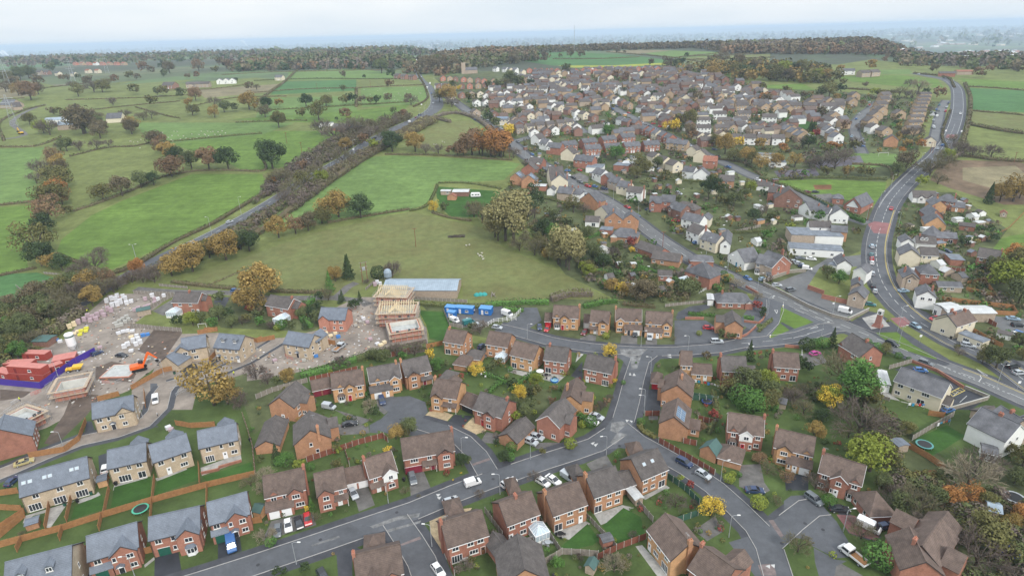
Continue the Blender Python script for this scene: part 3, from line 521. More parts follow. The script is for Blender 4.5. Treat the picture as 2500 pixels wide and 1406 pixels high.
def wall_gable(mb, x0, x1, y0, y1, e, tp, ax='x', m=None, z0=-.6, hip=0):
    if hip: mb.box(x0, x1, y0, y1, z0, e, m); return
    if ax == 'x': yc = (y0+y1)/2; mb.prism([(y0, z0), (y1, z0), (y1, e), (yc, e+(y1-y0)/2*tp), (y0, e)], 'x', x0, x1, m)
    else: xc = (x0+x1)/2; mb.prism([(x0, z0), (x1, z0), (x1, e), (xc, e+(x1-x0)/2*tp), (x0, e)], 'y', y0, y1, m)
FOOT = []   # plan centres and radii of the buildings
def house(reg, xl, yl, xr, yr, d, wall, roof, feats='', label=None, cat='house', group=None, name='house', detail=2, W=None, corner=None):
    a, b = atr(reg, xl, yl), atr(reg, xr, yr)
    return house_at(a, b, d, wall, roof, feats, label, cat, group, name, detail, W)
WORDW = {'R':'red brick','O':'orange brick','C':'buff brick','W':'white rendered','K':'cream rendered','Y':'beige stone','P':'pinkish brick','B':'brown brick','T':'tan brick','X':'muted tan brick','U':'muted red brick'}
WORDR = {'B':'brown tiled','G':'blue grey','S':'dark slate','T':'red tiled','D':'grey brown','M':'metal','L':'white sheet','F':'flat felt','N':'green felt'}
def house_at(a, b, d, wall, roof, feats='', label=None, cat='house', group=None, name='house', detail=2, W=None):
    v = (b-a); v.z = 0; w = W or v.length; ang = math.atan2(v.y, v.x)
    nrm = Vector((-math.sin(ang), math.cos(ang), 0)); mid = (a+b)/2
    c = mid + nrm*(d/2); z = min(ter(c.x, c.y), ter(a.x, a.y), ter(b.x, b.y))*.4+ter(c.x, c.y)*.6
    r = root(name, (c.x, c.y, z), ang); FOOT.append((c.x, c.y, max(w, d)*.55+.5))
    F = {}; toks = feats.split()
    for t in toks:
        F.setdefault(t[0], []).append([q for q in t[1:].split(',') if q != ''])
    def fl(k, dflt): return float(F[k][0][0]) if k in F and F[k][0] else dflt
    e = fl('e', 5.1); tp = math.tan(R_(fl('p', 37))); ax = 'y' if 'D' in F else 'x'; hip = fl('H', 1) if 'H' in F else 0
    if 'H' in F and not F['H'][0]: hip = 1
    x0, x1, y0, y1 = -w/2, w/2, -d/2, d/2; Wm, Rm = WALL[wall], ROOF[roof]
    mw = MB(); flat = roof == 'F'
    if flat: mw.box(x0, x1, y0, y1, -.6, e)
    else: wall_gable(mw, x0, x1, y0, y1, e, tp, ax, None, -.6, hip)
    ext_r = MB()
    if flat: ext_r.box(x0-.15, x1+.15, y0-.15, y1+.15, e, e+.22)
    else: roof_gable(ext_r, x0, x1, y0, y1, e, tp, ax, .32, .16, .03, None, hip)
    wo = mw.build('wall', Wm, r); ro = ext_r.build('roof', Rm, r)
    ridge = e+((d if ax == 'x' else w)/2)*tp
    if not flat and not hip and detail > 1:   # dark ridge and bargeboards
        m = MB(); zz = ridge+.2
        if ax == 'x': m.box(x0-.2, x1+.2, -.11, .11, zz-.06, zz+.08)
        else: m.box(-.11, .11, y0-.2, y1+.2, zz-.06, zz+.08)
        m.build('ridge_tiles', Rm, r)
        hh = d/2 if ax == 'x' else w/2
        CH = [(-hh-.34, e-.3*tp-.12), (0, ridge-.1), (hh+.34, e-.3*tp-.12), (hh+.34, e-.3*tp+.1), (0, ridge+.1), (-hh-.34, e-.3*tp+.1)]
        for q in ((x0-.25, x1+.19) if ax == 'x' else (y0-.25, y1+.19)): m = MB(); m.prism(CH, 'x' if ax == 'x' else 'y', q, q+.06); m.build('bargeboard', m_white if 'z' in F else m_fascia, r)
    if detail > 1 and ax == 'x' and not flat:
        m = MB(); m.box(x0-.15, x1+.15, y0-.42, y0-.3, e-.3*tp-.06, e-.3*tp+.06); m.build('gutter', m_fascia if wall in 'CP' or roof == 'G' else m_white, r)
        m = MB(); 
        for x in (x0+.12, ): m.bar((x, y0-.08, 0), (x, y0-.08, e-.2), .05)
        m.build('drainpipe', m_fascia, r)
    wings = []; boxes = []
    def X(u): return x0+float(u)*w
    for g in F.get('g', []):     # full height front gable
        gx, gw, pr = X(g[0]), float(g[1]), float(g[2]); gwall = WALL[g[3]] if len(g) > 3 and g[3] in WALL else Wm
        tg = tp*1.12; ge = e-.02
        m = MB(); wall_gable(m, gx-gw/2, gx+gw/2, y0-pr, y0+.5, ge, tg, 'y')
        m.build('gable_wall', Wm, r); m = MB(); m2 = MB()
        if len(g) > 3 and g[3] in WALL:
            m2.prism([(gx-gw/2-.01, 2.9), (gx+gw/2+.01, 2.9), (gx+gw/2+.01, ge-.02), (gx, ge+gw/2*tg-.03), (gx-gw/2-.01, ge-.02)], 'y', y0-pr-.04, y0-pr+.1); m2.build('gable_panel', WALL[g[3]], r)
        back = y0+gw/2*tg/max(tp, .1)+.2 if ax == 'x' else y0+3
        roof_gable(m, gx-gw/2, gx+gw/2, y0-pr-.05, min(back, 0), ge, tg, 'y', .28, .15, .03); m.build('gable_roof', Rm, r)
        m = MB(); rg = ge+gw/2*tg
        k = gw/2+.3; m.prism([(gx-k, ge-.28*tg-.12), (gx, rg-.1), (gx+k, ge-.28*tg-.12), (gx+k, ge-.28*tg+.08), (gx, rg+.08), (gx-k, ge-.28*tg+.08)], 'y', y0-pr-.29, y0-pr-.22)
        if len(g) > 4: 
            for s in (-1, 0, 1): m.bar((gx, y0-pr-.1, rg-.3), (gx+s*gw*.2, y0-pr-.1, rg-.3-gw*.22), .07)
            m.bar((gx-gw*.24, y0-pr-.1, rg-.35-gw*.22), (gx+gw*.24, y0-pr-.1, rg-.35-gw*.22), .07)
        m.build('bargeboard', m_white if 'z' in F else m_fascia, r)
        wings.append((gx-gw/2, gx+gw/2, pr))
    for g in F.get('n', []):     # little eaves gable over an upper window
        gx = X(g[0]); gw = 1.9; tg = 1.0; ge = e+.15
        m = MB(); wall_gable(m, gx-gw/2, gx+gw/2, y0-.06, y0+1.0, ge, tg, 'y', None, e-1.9); m.build('dormer_wall', Wm, r)
        m = MB(); roof_gable(m, gx-gw/2, gx+gw/2, y0-.1, y0+1.6, ge, tg, 'y', .22, .12, .03); m.build('dormer_roof', Rm, r); wings.append((gx-gw/2, gx+gw/2, .07))
    for g in F.get('b', []):     # rear gable wing
        gx, gw, pr = X(g[0]), float(g[1]), float(g[2]); m = MB(); wall_gable(m, gx-gw/2, gx+gw/2, y1-.5, y1+pr, e-.03, tp, 'y'); m.build('rear_wing_wall', Wm, r)
        m = MB(); roof_gable(m, gx-gw/2, gx+gw/2, 0, y1+pr, e-.03, tp, 'y'); m.build('rear_wing_roof', Rm, r)
    for g in F.get('x', []):     # lower side extension on the right (y from,len,width,eave[,roof])
        yy, ln, ww, ee = map(float, g[:4]); s = -1 if len(g) > 4 and g[4] == 'l' else 1; xa, xb = (x1-.05, x1+ww) if s > 0 else (x0-ww, x0+.05)
        ya = y0+yy; m = MB(); wall_gable(m, xa, xb, ya, ya+ln, ee, tp, 'x'); m.build('side_wing_wall', Wm, r); m = MB(); roof_gable(m, xa-(.0 if s > 0 else 0), xb, ya, ya+ln, ee, tp, 'x', .28); m.build('side_wing_roof', Rm, r)
        if len(g) > 5:
            add_window(r, (xa+xb)/2, ya, 1.0, 0, 1.3)
    for g in F.get('L', [])+F.get('l', []):    # lean-to along the front
        u0, u1, pr = X(g[0]), X(g[1]), float(g[2]); solid = g in F.get('L', [])
        if solid: m = MB(); m.box(u0, u1, y0-pr, y0+.1, -.5, 2.35); m.build('porch_wall', Wm, r); boxes.append((u0, u1, pr))
        m = MB(); o = .25; h = 1.25 if pr > 1.4 else .95; m.prism([(y0-pr-o, 2.3), (y0+.02, 2.3+h), (y0+.02, 2.44+h), (y0-pr-o, 2.44)], 'x', u0-o, u1+o); m.build('porch_roof', Rm, r)
        if not solid: m = MB(); m.bar((u1-.1, y0-pr+.1, 0), (u1-.1, y0-pr+.1, 2.3), .07); m.build('porch_post', m_white, r)
    def fy(x, st):
        if st == 0:
            for (p, q, k) in boxes:
                if p-.05 <= x <= q+.05: return y0-k
        for (p, q, k) in wings:
            if p <= x <= q: return y0-k-(.05 if k > .2 else .0)
        return y0
    for g in F.get('w', []):
        st = int(g[1]); ww = float(g[2]) if len(g) > 2 else 1.35; x = X(g[0]); n = 1 if ww < 1 else (2 if ww < 1.7 else 3)
        add_window(r, x, fy(x, st)-.01, (.95 if st == 0 else (e-1.6 if st == 1 else e+.6)), 0, ww, 1.15 if st < 2 else .9, n)
    for g in F.get('f', []):
        ww = float(g[1]) if len(g) > 1 else 1.8; x = X(g[0]); add_window(r, x, fy(x, 0)-.01, .12, 0, ww, 2.0, 4 if ww > 2 else 2)
    for g in F.get('d', []): x = X(g[0]); add_door(r, x, fy(x, 0)-.0, 0, g[1] if len(g) > 1 else 'white')
    for g in F.get('a', []): x = X(g[0]); add_garage_door(r, x, fy(x, 0)-.01, 0, g[2], float(g[1]))
    for key, sx, rz in (('r', x1, math.pi/2), ('q', x0, -math.pi/2)):
        for g in F.get(key, []):
            n = int(g[0]); ww = float(g[1]) if len(g) > 1 else 1.0
            for st in range(2 if e > 4 else 1):
                for i in range(n): add_window(r, sx+(.01 if key == 'r' else -.01), y0+d*(i+.5)/n, 1.0 if st == 0 else e-1.7, rz, ww, 1.1, 1 if ww < 1.1 else 2)
    for g in F.get('c', []):    # chimney  u, vfrac
        x = X(g[0]); yy = y0+d*(float(g[1]) if len(g) > 1 else .5); big = .45 if len(g) > 2 else .32
        xi = min(max(x, x0+.3), x1-.3)
        top = ridge+.95; m = MB()
        base = 0 if float(g[0]) in (0.0, 1.0) else e
        xc = xi if base else (x0-.12 if float(g[0]) == 0 else x1+.12)
        m.box(xc-big, xc+big, yy-.5, yy+.5, base-.3, top); m.box(xc-big-.06, xc+big+.06, yy-.56, yy+.56, top-.28, top-.1)
        co_ = m.build('chimney', WALL['O'] if wall in 'OCT' else WALL['R'], r)
        pm_ = shared('pot', lambda: (lambda q: (q.lathe([(.11, 0), (.13, .3)], 0, 0, 8), q.mesh('chimney_pot', m_pot))[1])(MB())); [link('chimney_pot', pm_, co_, (xc, yy+k*.26, top)) for k in (-1, 1)]
    nx, nz_ = -math.sin(math.atan(tp)), math.cos(math.atan(tp))
    def slope_panel(nm, u0, u1, v0, v1, th, mt, par=r, side=-1):
        """a raised panel on the front (or right, when the ridge runs back) slope; v from eave 0 to ridge 1"""
        m = MB(); half = d/2 if ax == 'x' else w/2
        def P(u, v, o):
            k = half*(1-v); z = e+half*v*tp+.2+o
            return (x0+u*w, -k, z) if ax == 'x' else (k, y0+u*d, z)
        A = [P(u0, v0, 0), P(u1, v0, 0), P(u1, v1, 0), P(u0, v1, 0)]; B = [P(u0, v0, th), P(u1, v0, th), P(u1, v1, th), P(u0, v1, th)]
        m.solid(A+B, [(3,2,1,0),(4,5,6,7),(0,1,5,4),(1,2,6,5),(2,3,7,6),(3,0,4,7)]); return m.build(nm, mt, par)
    for g in F.get('s', []): u = float(g[0]); o = slope_panel('skylight', u-.45/w, u+.45/w, .47, .63, .06, m_steel); slope_panel('pane', u-.33/w, u+.33/w, .49, .61, .08, m_cglass, o)
    for g in F.get('S', []):
        u0, u1 = float(g[0]), float(g[1]); n = max(1, round((u1-u0)*(w if ax == 'x' else d)/1.05)); so_ = slope_panel('solar_panels', u0, u1, .28, .9, .07, m_steel)
        for k in range(n):
            for v in (.29, .60): slope_panel('solar_cell', u0+(u1-u0)*(k+.05)/n, u0+(u1-u0)*(k+.95)/n, v, v+.29, .09, m_solar, so_)
    for g in F.get('o', []):    # roof dormer
        x = X(g[0]); gw = 1.5; v = .38; yb = y0+(d/2)*v; zb = e+(d/2)*v*tp; m = MB(); wall_gable(m, x-gw/2, x+gw/2, yb, yb+1.6, zb+1.35, .75, 'y', None, zb-.1); m.build('dormer_wall', WALL['W'] if wall != 'C' else Rm, r)
        m = MB(); roof_gable(m, x-gw/2, x+gw/2, yb-.1, yb+2.4, zb+1.35, .75, 'y', .2, .1, .02); m.build('dormer_roof', Rm, r); add_window(r, x, yb-.01, zb+.25, 0, 1.1, 1.0, 2)
    for g in F.get('B', []):    # bay window
        x = X(g[0]); yy = fy(x, 0); m = MB(); P = [(x-1.15, yy+.05), (x-.7, yy-.65), (x+.7, yy-.65), (x+1.15, yy+.05)]
        m.prism(P, 'z', 0, .85); bo = m.build('bay_window', m_white if len(g) > 1 else Wm, r); m = MB(); m.prism([((p[0]-x)*.95+x, p[1]+.03) for p in P], 'z', .86, 2.0); m.build('pane', m_glass, bo)
        m = MB(); [m.box(px-.05, px+.05, py-.05, py+.05, .85, 2.05) for px, py in P+[(x, yy-.67)]]; m.prism(P, 'z', 2.0, 2.12); m.build('frame', m_white, bo)
        m = MB(); m.solid([(p[0]*1.0+(p[0]-x)*.12, p[1]-.08, 2.13) for p in P]+[(x-.7, yy+.05, 2.85), (x+.7, yy+.05, 2.85)], [(0,1,4),(1,2,5,4),(2,3,5),(0,4,5,3),(3,2,1,0)]); m.build('bay_roof', Rm, r)
    for g in F.get('v', []):    # conservatory  u,width,depth
        x = X(g[0]); cw = float(g[1]) if len(g) > 1 else 3.4; cd = float(g[2]) if len(g) > 2 else 3.2
        ya = fy(x, 0); m = MB(); m.box(x-cw/2, x+cw/2, ya-cd, ya, -.2, .55); co_ = m.build('conservatory', WALL['W'] if wall in 'CRT' else Wm, r); m = MB(); m.box(x-cw/2+.05, x+cw/2-.05, ya-cd+.05, ya, .56, 2.15); m.build('glazing', m_cglass, co_)
        m = MB(); nb = max(3, int(cw/.8))
        for k in range(nb+1): xx = x-cw/2+cw*k/nb; m.box(xx-.05, xx+.05, ya-cd-.02, ya-cd+.08, .55, 2.2)
        nd = max(3, int(cd/.8))
        for k in range(nd+1):
            yy = ya-cd*k/nd
            for xx in (x-cw/2-.02, x+cw/2-.04): m.box(xx, xx+.06, yy-.05, yy+.05, .55, 2.2)
        m.box(x-cw/2-.08, x+cw/2+.08, ya-cd-.08, ya+.0, 2.15, 2.27)
        zr = 3.2; ra, rb = ya-.05, ya-cd*.45
        for k in range(nb+1): xx = x-cw/2+cw*k/nb; m.bar((xx, ya-cd, 2.25), (x+(xx-x)*.15, rb, zr+.02), .035)
        for k in range(nd): yy = ya-cd*k/nd; [m.bar((x+s*cw/2, yy, 2.25), (x, max(yy, rb), zr+.02), .035) for s in (-1, 1)]
        m.bar((x, ra, zr+.03), (x, rb, zr+.03), .06); m.build('frame', m_white, co_)
        m = MB(); a_, b_, c_, d_ = (x-cw/2, ya, 2.24), (x+cw/2, ya, 2.24), (x+cw/2, ya-cd, 2.24), (x-cw/2, ya-cd, 2.24); m.solid([a_, b_, c_, d_, (x, ya, zr), (x, rb, zr)], [(0,4,5,3)[::-1],(1,2,5,4)[::-1],(2,3,5)[::-1],(0,1,4)[::-1],(0,3,2,1)[::-1]]); m.build('conservatory_roof', m_cglass, co_)
    for g in F.get('A', []):    # small porch canopy over a door
        x = X(g[0]); yy = fy(x, 0); m = MB(); roof_gable(m, x-.75, x+.75, yy-.8, yy+.0, 2.25, .6, 'y', .1, .1, 0); m.build('door_canopy', Rm, r); m = MB(); m.prism([(x-.7, 2.2), (x+.7, 2.2), (x, 2.62)], 'y', yy-.84, yy-.78); m.build('canopy_board', m_white, r)
    for g in F.get('y', []):    # tv aerial
        x = X(g[0]); m = MB(); m.bar((x, 0, ridge), (x, 0, ridge+1.6), .025); m.bar((x-.6, 0, ridge+1.5), (x+.6, 0, ridge+1.5), .02); [m.bar((x-.5+.2*k, -.3, ridge+1.5), (x-.5+.2*k, .3, ridge+1.5), .012) for k in range(6)]; m.build('aerial', m_steel, r)
    if label: tag(r, label, cat, group)
    else: auto(r, f"{WORDW[wall]} {cat} with {WORDR[roof]} roof", cat, group)
    return r
# ------------------------------------------------------------------ the houses of the foreground, each one by its own base line
GE = 'houses of the brown-roofed estate'; GN = 'new houses of the blue-roofed estate'
PAT3 = 'w.18,1 w.5,1,.8 w.82,1'; 
def H(*a, **k): return house(*a, **k)
H('A',-110,570,280,462,8,'R','G','e5.1 D r3,.8',"red brick new house at the left edge with its blank gable to the street", group=GN)
H('A',735,330,1040,262,7.5,'C','G','e5 g.76,4.4,.35 w.14,1 w.36,1,.8 w.68,1,1.3 w.2,0 w.72,0,1.3 d.42,black A.42 r2,.8',"buff brick new house with grey L roof inside the bend of the new street", group=GN)
H('A',205,932,712,782,8.6,'C','G','e5.1 w.2,1 w.55,1 w.85,1 f.14,2.6 f.5,2.6 f.83,2.6 r1,.7 s.06 s.15 s.36 s.44 s.76 s.84',"long buff brick terrace of three new homes with six skylights", group=GN, cat='terrace')
H('A',852,716,1135,652,7.6,'C','G','e5.1 b.65,4,2.5 w.2,1 w.53,1,1 w.8,1 f.35,2.8 f.8,1.8 r1,.6',"buff brick new house whose drive holds a white car, second garden plot from the left", group=GN)
H('A',1190,668,1465,572,7.6,'C','G','e5.1 b.7,4,2.6 w.18,1 w.5,1,.7 w.8,1 w.75,0,1.8 d.33,white r1,.6',"buff brick new house with one white back door and a bare lawn strip", group=GN)
H('A',1530,560,1815,492,7.6,'C','G','e5.1 b.66,4,2.6 w.22,1 w.55,1,.8 w.82,1 f.2,2.2 d.6,white w.85,0,1.6 r1,.6',"buff brick new house on a raised brick-walled patio beside the long side passage", group=GN)
H('A',110,1740,600,1600,10.5,'C','G','e6.2 o.25 o.68 w.2,1 w.5,1 w.8,1 r1,.7',"large buff brick house with roof dormers cut by the bottom left edge", group=GN)
H('A',715,1425,1085,1310,8,'R','G','e5.1 g.7,4.8,.9 L0,.42,1.0 w.16,1 w.5,1,.8 w.82,1 w.84,0 d.58,black A.58 a.2,2.3,green r1,.7',"red brick new house with green garage door, leftmost of the bottom row", group=GN)
H('A',1165,1265,1540,1175,7.6,'R','G','e5.1 g.77,4.4,1.6 w.16,1 w.45,1,.9 w.78,1,1.6 B.78,1 a.22,2.4,green w.44,0,.8 r2,.8',"red brick new house with projecting bay-windowed wing and black drive", group=GN)
H('A',1615,1148,1908,1060,7.8,'R','G','e5.1 g.66,4.2,.6 L0,.4,.9 w.15,1 w.5,1,.8 w.8,1 w.82,0 d.57,black A.57 a.2,2.3,green r1,.8',"red brick new house whose drive holds the blue van", group=GN)
H('B',20,492,200,474,12,'O','D','e2.4 p30 D',"long low orange brick double garage with dark roof beside the hedge", cat='garage', name='garage')
H('B',325,530,592,472,9.5,'O','D','e4.9 D c.7,0 w.45,1,.8 w.6,0,.9 x5,4.5,2.4,4.6 y.6',"orange brick gabled house with flank chimney by two parked coupes", group=GE)
H('B',135,222,320,245,9,'O','D','e5 D x3,4,2.6,5,r,w r2,1.3 d.5,white',"orange brick house turned side-on at the garage court head", group=GE)
H('F',690,1345,958,1302,8,'T','B','e5 c1 n.25 g.55,2.8,.5 w.25,1,1.2 w.55,1 w.86,1 B.25,1 d.52,red w.7,0,.7 w.87,0,1.3',"tan brick house with red front door facing the teardrop cul-de-sac", group=GE)
H('F',512,1300,668,1266,6,'R','B','e2.4 p32 a.25,2.3,burg a.74,2.3,burg',"pair of burgundy-doored brick garages left of the red-door house", cat='garage', name='garage')
H('F',1010,1290,1275,1240,8,'T','D','e5 z c.92 n.25 g.78,3,.9,T L-.03,.68,2.2 w.25,1,1.1 w.48,1,.7 w.79,1,1.6 w.8,0,1.9 a.2,2.3,white d.5,white r1,.6',"tan brick house with white-edged gable and a lean-to garage front", group=GE)
H('F',1310,1232,1530,1180,8.4,'O','D','e5 c0 g.3,3.7,1,0,1 w.3,1,1.6 w.3,0,1.6 l.6,1,1 w.82,1 d.72,burg',"orange brick house with timbered front gable at the right end of the curved row", group=GE)
H('B',110,938,410,868,8,'R','B','e5 c1 n.22 g.74,3.2,.8 L0,.66,2.2 w.2,1,1.3 w.46,1,.7 w.75,1,1.8 w.82,0,2 a.18,2.3,white a.48,2.2,white',"red brick house with four cars on its wide front drive", group=GE)
H('B',498,912,714,856,7.8,'R','B','e5 g.27,3.6,1 l.55,1,1 w.28,1,1.4 w.28,0,1.8 w.8,1,1 d.72,white',"red brick house with left front gable, linked to white-doored garages", group=GE)
H('B',697,768,868,728,6,'R','B','e2.4 p35 a.27,2.3,white a.76,2.3,white',"linked brick garage pair with white up-and-over doors", cat='garage', name='garage')
H('B',888,790,1087,722,7.8,'R','B','e5 z g.72,3.5,.9,W l0,.5,1 w.2,1,1 w.73,1,1.1 w.74,0,1.6 d.28,white c0',"red brick house with bright white gable facing the estate road", group=GE)
H('B',1140,642,1518,572,8.4,'R','B','e5 c1 g.8,3.9,1,0,1 l.36,.62,1.1 w.2,1,2.0 w.5,1,1.2 w.82,1,1.7 w.82,0,1.7 a.17,4.4,burg d.55,burg w.44,0,.8',"wide red brick house with burgundy double garage door in its front", group=GE)
H('F',1530,1402,1745,1432,8.5,'T','B','e5 c0 g.25,3.5,.9,0,1 w.25,1,1.4 w.25,0,1.6 w.75,1,1.0 l.45,1,1 d.7,white b.5,4,2',"tan brick house with timbered gable behind a fan of yellow gravel", group=GE)
H('B',1560,152,1655,195,6,'T','B','e2.4 p36 a.5,4.4,black',"black-doored linked double garage between two cul-de-sac houses", cat='garage', name='garage')
H('B',1660,255,1868,322,8.5,'R','D','e5 g.6,3.4,1.1,0,1 c.95 w.2,1,1.2 w.6,1,1.3 w.6,0,1.5 d.3,red r1,.7',"red brick house with timbered gable beside the black-doored garage", group=GE)
H('Z',1218,1082,1262,1100,9,'O','D','e2.5 p33 D',"orange brick garage with steep dark roof at the bend of the drive", cat='garage', name='garage')
H('B',1470,1322,1770,1222,8.2,'R','B','e5 c0 w.18,1,1.5 w.55,1,1.5 w.8,1,1.5 f.2,2.4 w.62,0,2 d.85,brown y.1',"red brick house on the corner with yellow gravel, back to the camera", group=GE)
H('Z',1222,1392,1262,1372,6.5,'R','D','e2.4 p40 D',"small brick garage tucked behind the corner gravel house", cat='garage', name='garage')
H('Z',1096,1282,1134,1272,5.5,'R','B','e2.4 p38 H',"pyramid-roofed garage at the gravel corner with a blue car cover", cat='garage', name='garage')
H('Z',880,1468,990,1440,8.5,'R','B','e5 g.35,3.4,.8 g.75,3,.5 c0 w.35,1 w.75,1',"brown-roofed house with twin gables at the bottom edge", group=GE)
H('Z',893,1374,940,1366,5.5,'R','B','e2.4 p38 H',"pyramid-roofed garage on the lawn at the bottom road", cat='garage', name='garage')
H('Z',1240,1324,1317,1294,8,'R','B','e5 c.5 w.14,1 w.48,1 w.82,1 d.1,white w.48,0,1.6 v.88,3.6,3.4 f.8,1.6',"red brick house with white Victorian conservatory on its garden front", group=GE)
H('C',342,1078,590,988,8.2,'O','B','e5 c0 w.12,1,1.2 w.5,1,1.4 w.84,1,1.4 f.15,2 w.5,0,1.9 d.82,white y.05',"orange brick house between the conservatory house and the wavy fence, table on its patio", group=GE)
H('C',645,938,862,862,8.2,'O','D','e5 c0 w.15,1,1.4 w.52,1,1.2 w.82,1,1.4 f.15,2 w.52,0,1.4 w.8,0,1.4',"orange brick house with a purple cover by its patio doors", group=GE)
H('C',1000,802,1192,718,8.4,'O','D','e5 s.3 s.62 w.15,1,1.3 w.45,1,1 w.85,1,1.4 w.15,0,1.3 w.45,0,1.3 f.8,2',"orange brick house with two skylights nearest the estate junction", group=GE)
H('C',862,800,968,762,5.5,'O','D','e2.4 p36 d.85,white',"low link garage between two orange brick back fronts", cat='garage', name='garage')
H('C',505,745,590,722,5.5,'O','D','e2.4 p42 H',"hipped garage roof behind the purple-cover house", cat='garage', name='garage')
H('C',930,562,1030,552,5.5,'O','B','e2.4 p42 H',"hipped garage on the lawn at the estate junction", cat='garage', name='garage')
H('C',20,842,95,825,5.2,'R','B','e2.4 p42 H',"hipped garage roof by the road behind the conservatory house", cat='garage', name='garage')
H('C',218,342,386,402,10,'R','D','e5 z D w.2,0,1.2 w.75,0,1.2 x3,4.2,1.8,5,r,w r1,1.2',"red brick gable-ended house with two silver cars before it", group=GE)
H('C',395,195,545,215,9.5,'T','B','e5 D x2,4.2,3,5,r,w b.5,4,2 c.2 w.3,1',"tan brick twin-gabled house above the two white-and-grey cars", group=GE)
H('C',1130,362,1342,402,9.5,'O','B','e4.8 D S.1,.62 x3.5,4.5,3,2.5,r,w',"orange brick gable house carrying a bank of solar panels", group=GE)
H('C',1148,128,1372,165,9.5,'O','B','e5 D c.6 w.1,0,1 x3,4,1.4,4.8,l b.4,4,1',"orange brick gabled house just up the road from the solar roof", group=GE)
H('C',1640,425,1905,466,8,'R','B','e5 z c1 n.17 g.52,3.3,.9,W w.17,1,1.1 w.53,1,1.3 w.86,1,1.2 B.17,1 d.45,red w.66,0,.7 w.84,0,1.3',"red brick house with white gable and red door behind a hipped garage", group=GE)
H('C',1570,562,1745,612,6,'O','B','e2.4 p40 H',"hipped brick garage beside the green tall-roofed shed", cat='garage', name='garage')
H('C',1045,1188,1215,1420,8.2,'T','B','e5 c1 w.1,1,1 w.5,1,1.3 w.82,1,1.3 d.12,white w.4,0,1.8 f.78,2.2 y.9',"tan brick house side-on at the bottom with garden steps, brown roof", group=GE)
H('C',1345,1480,1575,1660,8.2,'R','B','e5 c0 b.7,4,3',"brown-roofed house at the bottom edge beside the curving lane", group=GE)
H('Z',1225,1475,1340,1458,9,'O','D','e5 D b.5,4,2',"dark-roofed house cut by the bottom edge left of the little shed", group=GE)
H('D',72,548,358,622,7.8,'T','B','e5 c0 g.28,3.3,.5 n.85 L.38,1.02,2 w.28,1,1.7 w.63,1,.7 w.86,1,1.2 w.25,0,2.1 w.45,0,.6 d.6,white a.85,2.3,white',"tan brick house with long porch roof and a dark steep drive", group=GE)
H('D',405,742,718,848,7.8,'R','B','e5 z c0 y.02 g.5,3.5,.9 n.86 w.15,1,1.2 w.5,1,1.2 w.86,1,1.2 w.1,0,1.2 d.47,white w.36,0,.6 B.83,1',"red brick house with aerial and central gable at the east turning head", group=GE)
H('D',800,1012,992,1002,7.6,'R','B','e2.4 p40 H q2',"hipped brick garage with scarlet doors beside the dark estate car", cat='garage', name='garage')
H('D',1000,1310,1290,1470,11,'R','B','e5 D c.3,0 x1,6,3,5,r r2,1.2 w.3,0,.8 w.35,1,.8 b.5,6,4 x6,5,4,4.8,l',"big red brick house with tall flank chimney in the bottom right", group=GE)
H('D',1010,1480,1330,1530,9,'R','B','e4.6 D',"brown roof rising from the bottom right corner plot", group=GE)
H('E',1500,582,1720,588,7.5,'R','D','e5.1 z c.55 v.12,4.6,4 w.3,1,1.4 w.7,1,1.3 w.75,0,1.4 d.95,white r1,.8 x2.5,4,2,5,r',"red brick semi by the lane with a large glazed conservatory", group='red houses by the lane')
H('E',1380,1055,1540,1078,6,'C','G','e2.5 p35 D',"buff brick garage beside the fresh black turning bay", cat='garage', name='garage')
H('E',1590,1004,1795,968,7.5,'C','G','e5 g.0,4.2,.9 w.45,1,1.4 w.5,0,1.5 d.1,brown r1,.6 w.12,1,1.5',"buff brick L-shaped new house behind its small garage", group=GN)
H('E',1862,982,2078,1002,8.4,'C','G','e5.3 o.28 o.75 w.14,1,1 w.38,1,1 w.62,1,1 w.86,1,1 d.14,black A.14 w.38,0,1 w.64,0,1 d.88,white A.88 r2,.7',"tall buff brick new house with two white roof dormers", group=GN)
H('F',572,732,795,738,8,'P','G','e5 g.2,4.2,.5 w.6,1,.8 w.82,1,1.3 w.82,0,1.4 w.55,0,.8 w.2,0,1.2',"pinkish brick new house with a part-rendered wing inside the site", group=GN)
H('F',272,942,490,976,7.6,'C','G','e5 b.8,5,3 w.18,1,1 w.5,1,.7 w.82,1,1 w.2,0,1.1 d.5,black A.5 w.82,0,1 r2,1.0',"buff brick corner house on the muddy bend of the site", group=GN)
H('F',118,602,310,642,7.5,'R','D','e5 z w.25,1,1.3 w.7,1,1.2 w.3,0,1.3 c.95 v.85,4.5,5 x2,5,3,4.6,r',"red brick house with a long white lean-to conservatory by the hedge", group='red houses by the lane')
H('F',1635,925,1800,952,8,'O','B','e5 w.15,1,1.1 w.48,1,1 w.78,1,1.1 f.2,2 w.6,0,1.5 d.9,white r2,.8 c.1',"orange brick house left of the round lawn, patio below it", group=GE)
H('F',1995,948,2180,978,8,'O','B','e5 w.15,1,1.2 w.48,1,1 w.83,1,1.1 w.2,0,1.2 v.78,3.6,3.2 d.5,white r1,.7',"orange brick house with octagonal conservatory and washing outside", group=GE)
H('F',1715,1062,1830,1082,6,'O','B','e2.4 p38 H',"hipped brick garage between two back gardens left of the yellow bush", cat='garage', name='garage')
H('F',1590,1195,1700,1215,5.5,'O','D','e2.4 p38 H',"low dark hipped garage roof behind the timbered house", cat='garage', name='garage')
H('Z',1136,888,1172,892,5.5,'O','D','e2.4 p38 H',"small dark garage behind the cul-de-sac gable houses", cat='garage', name='garage')
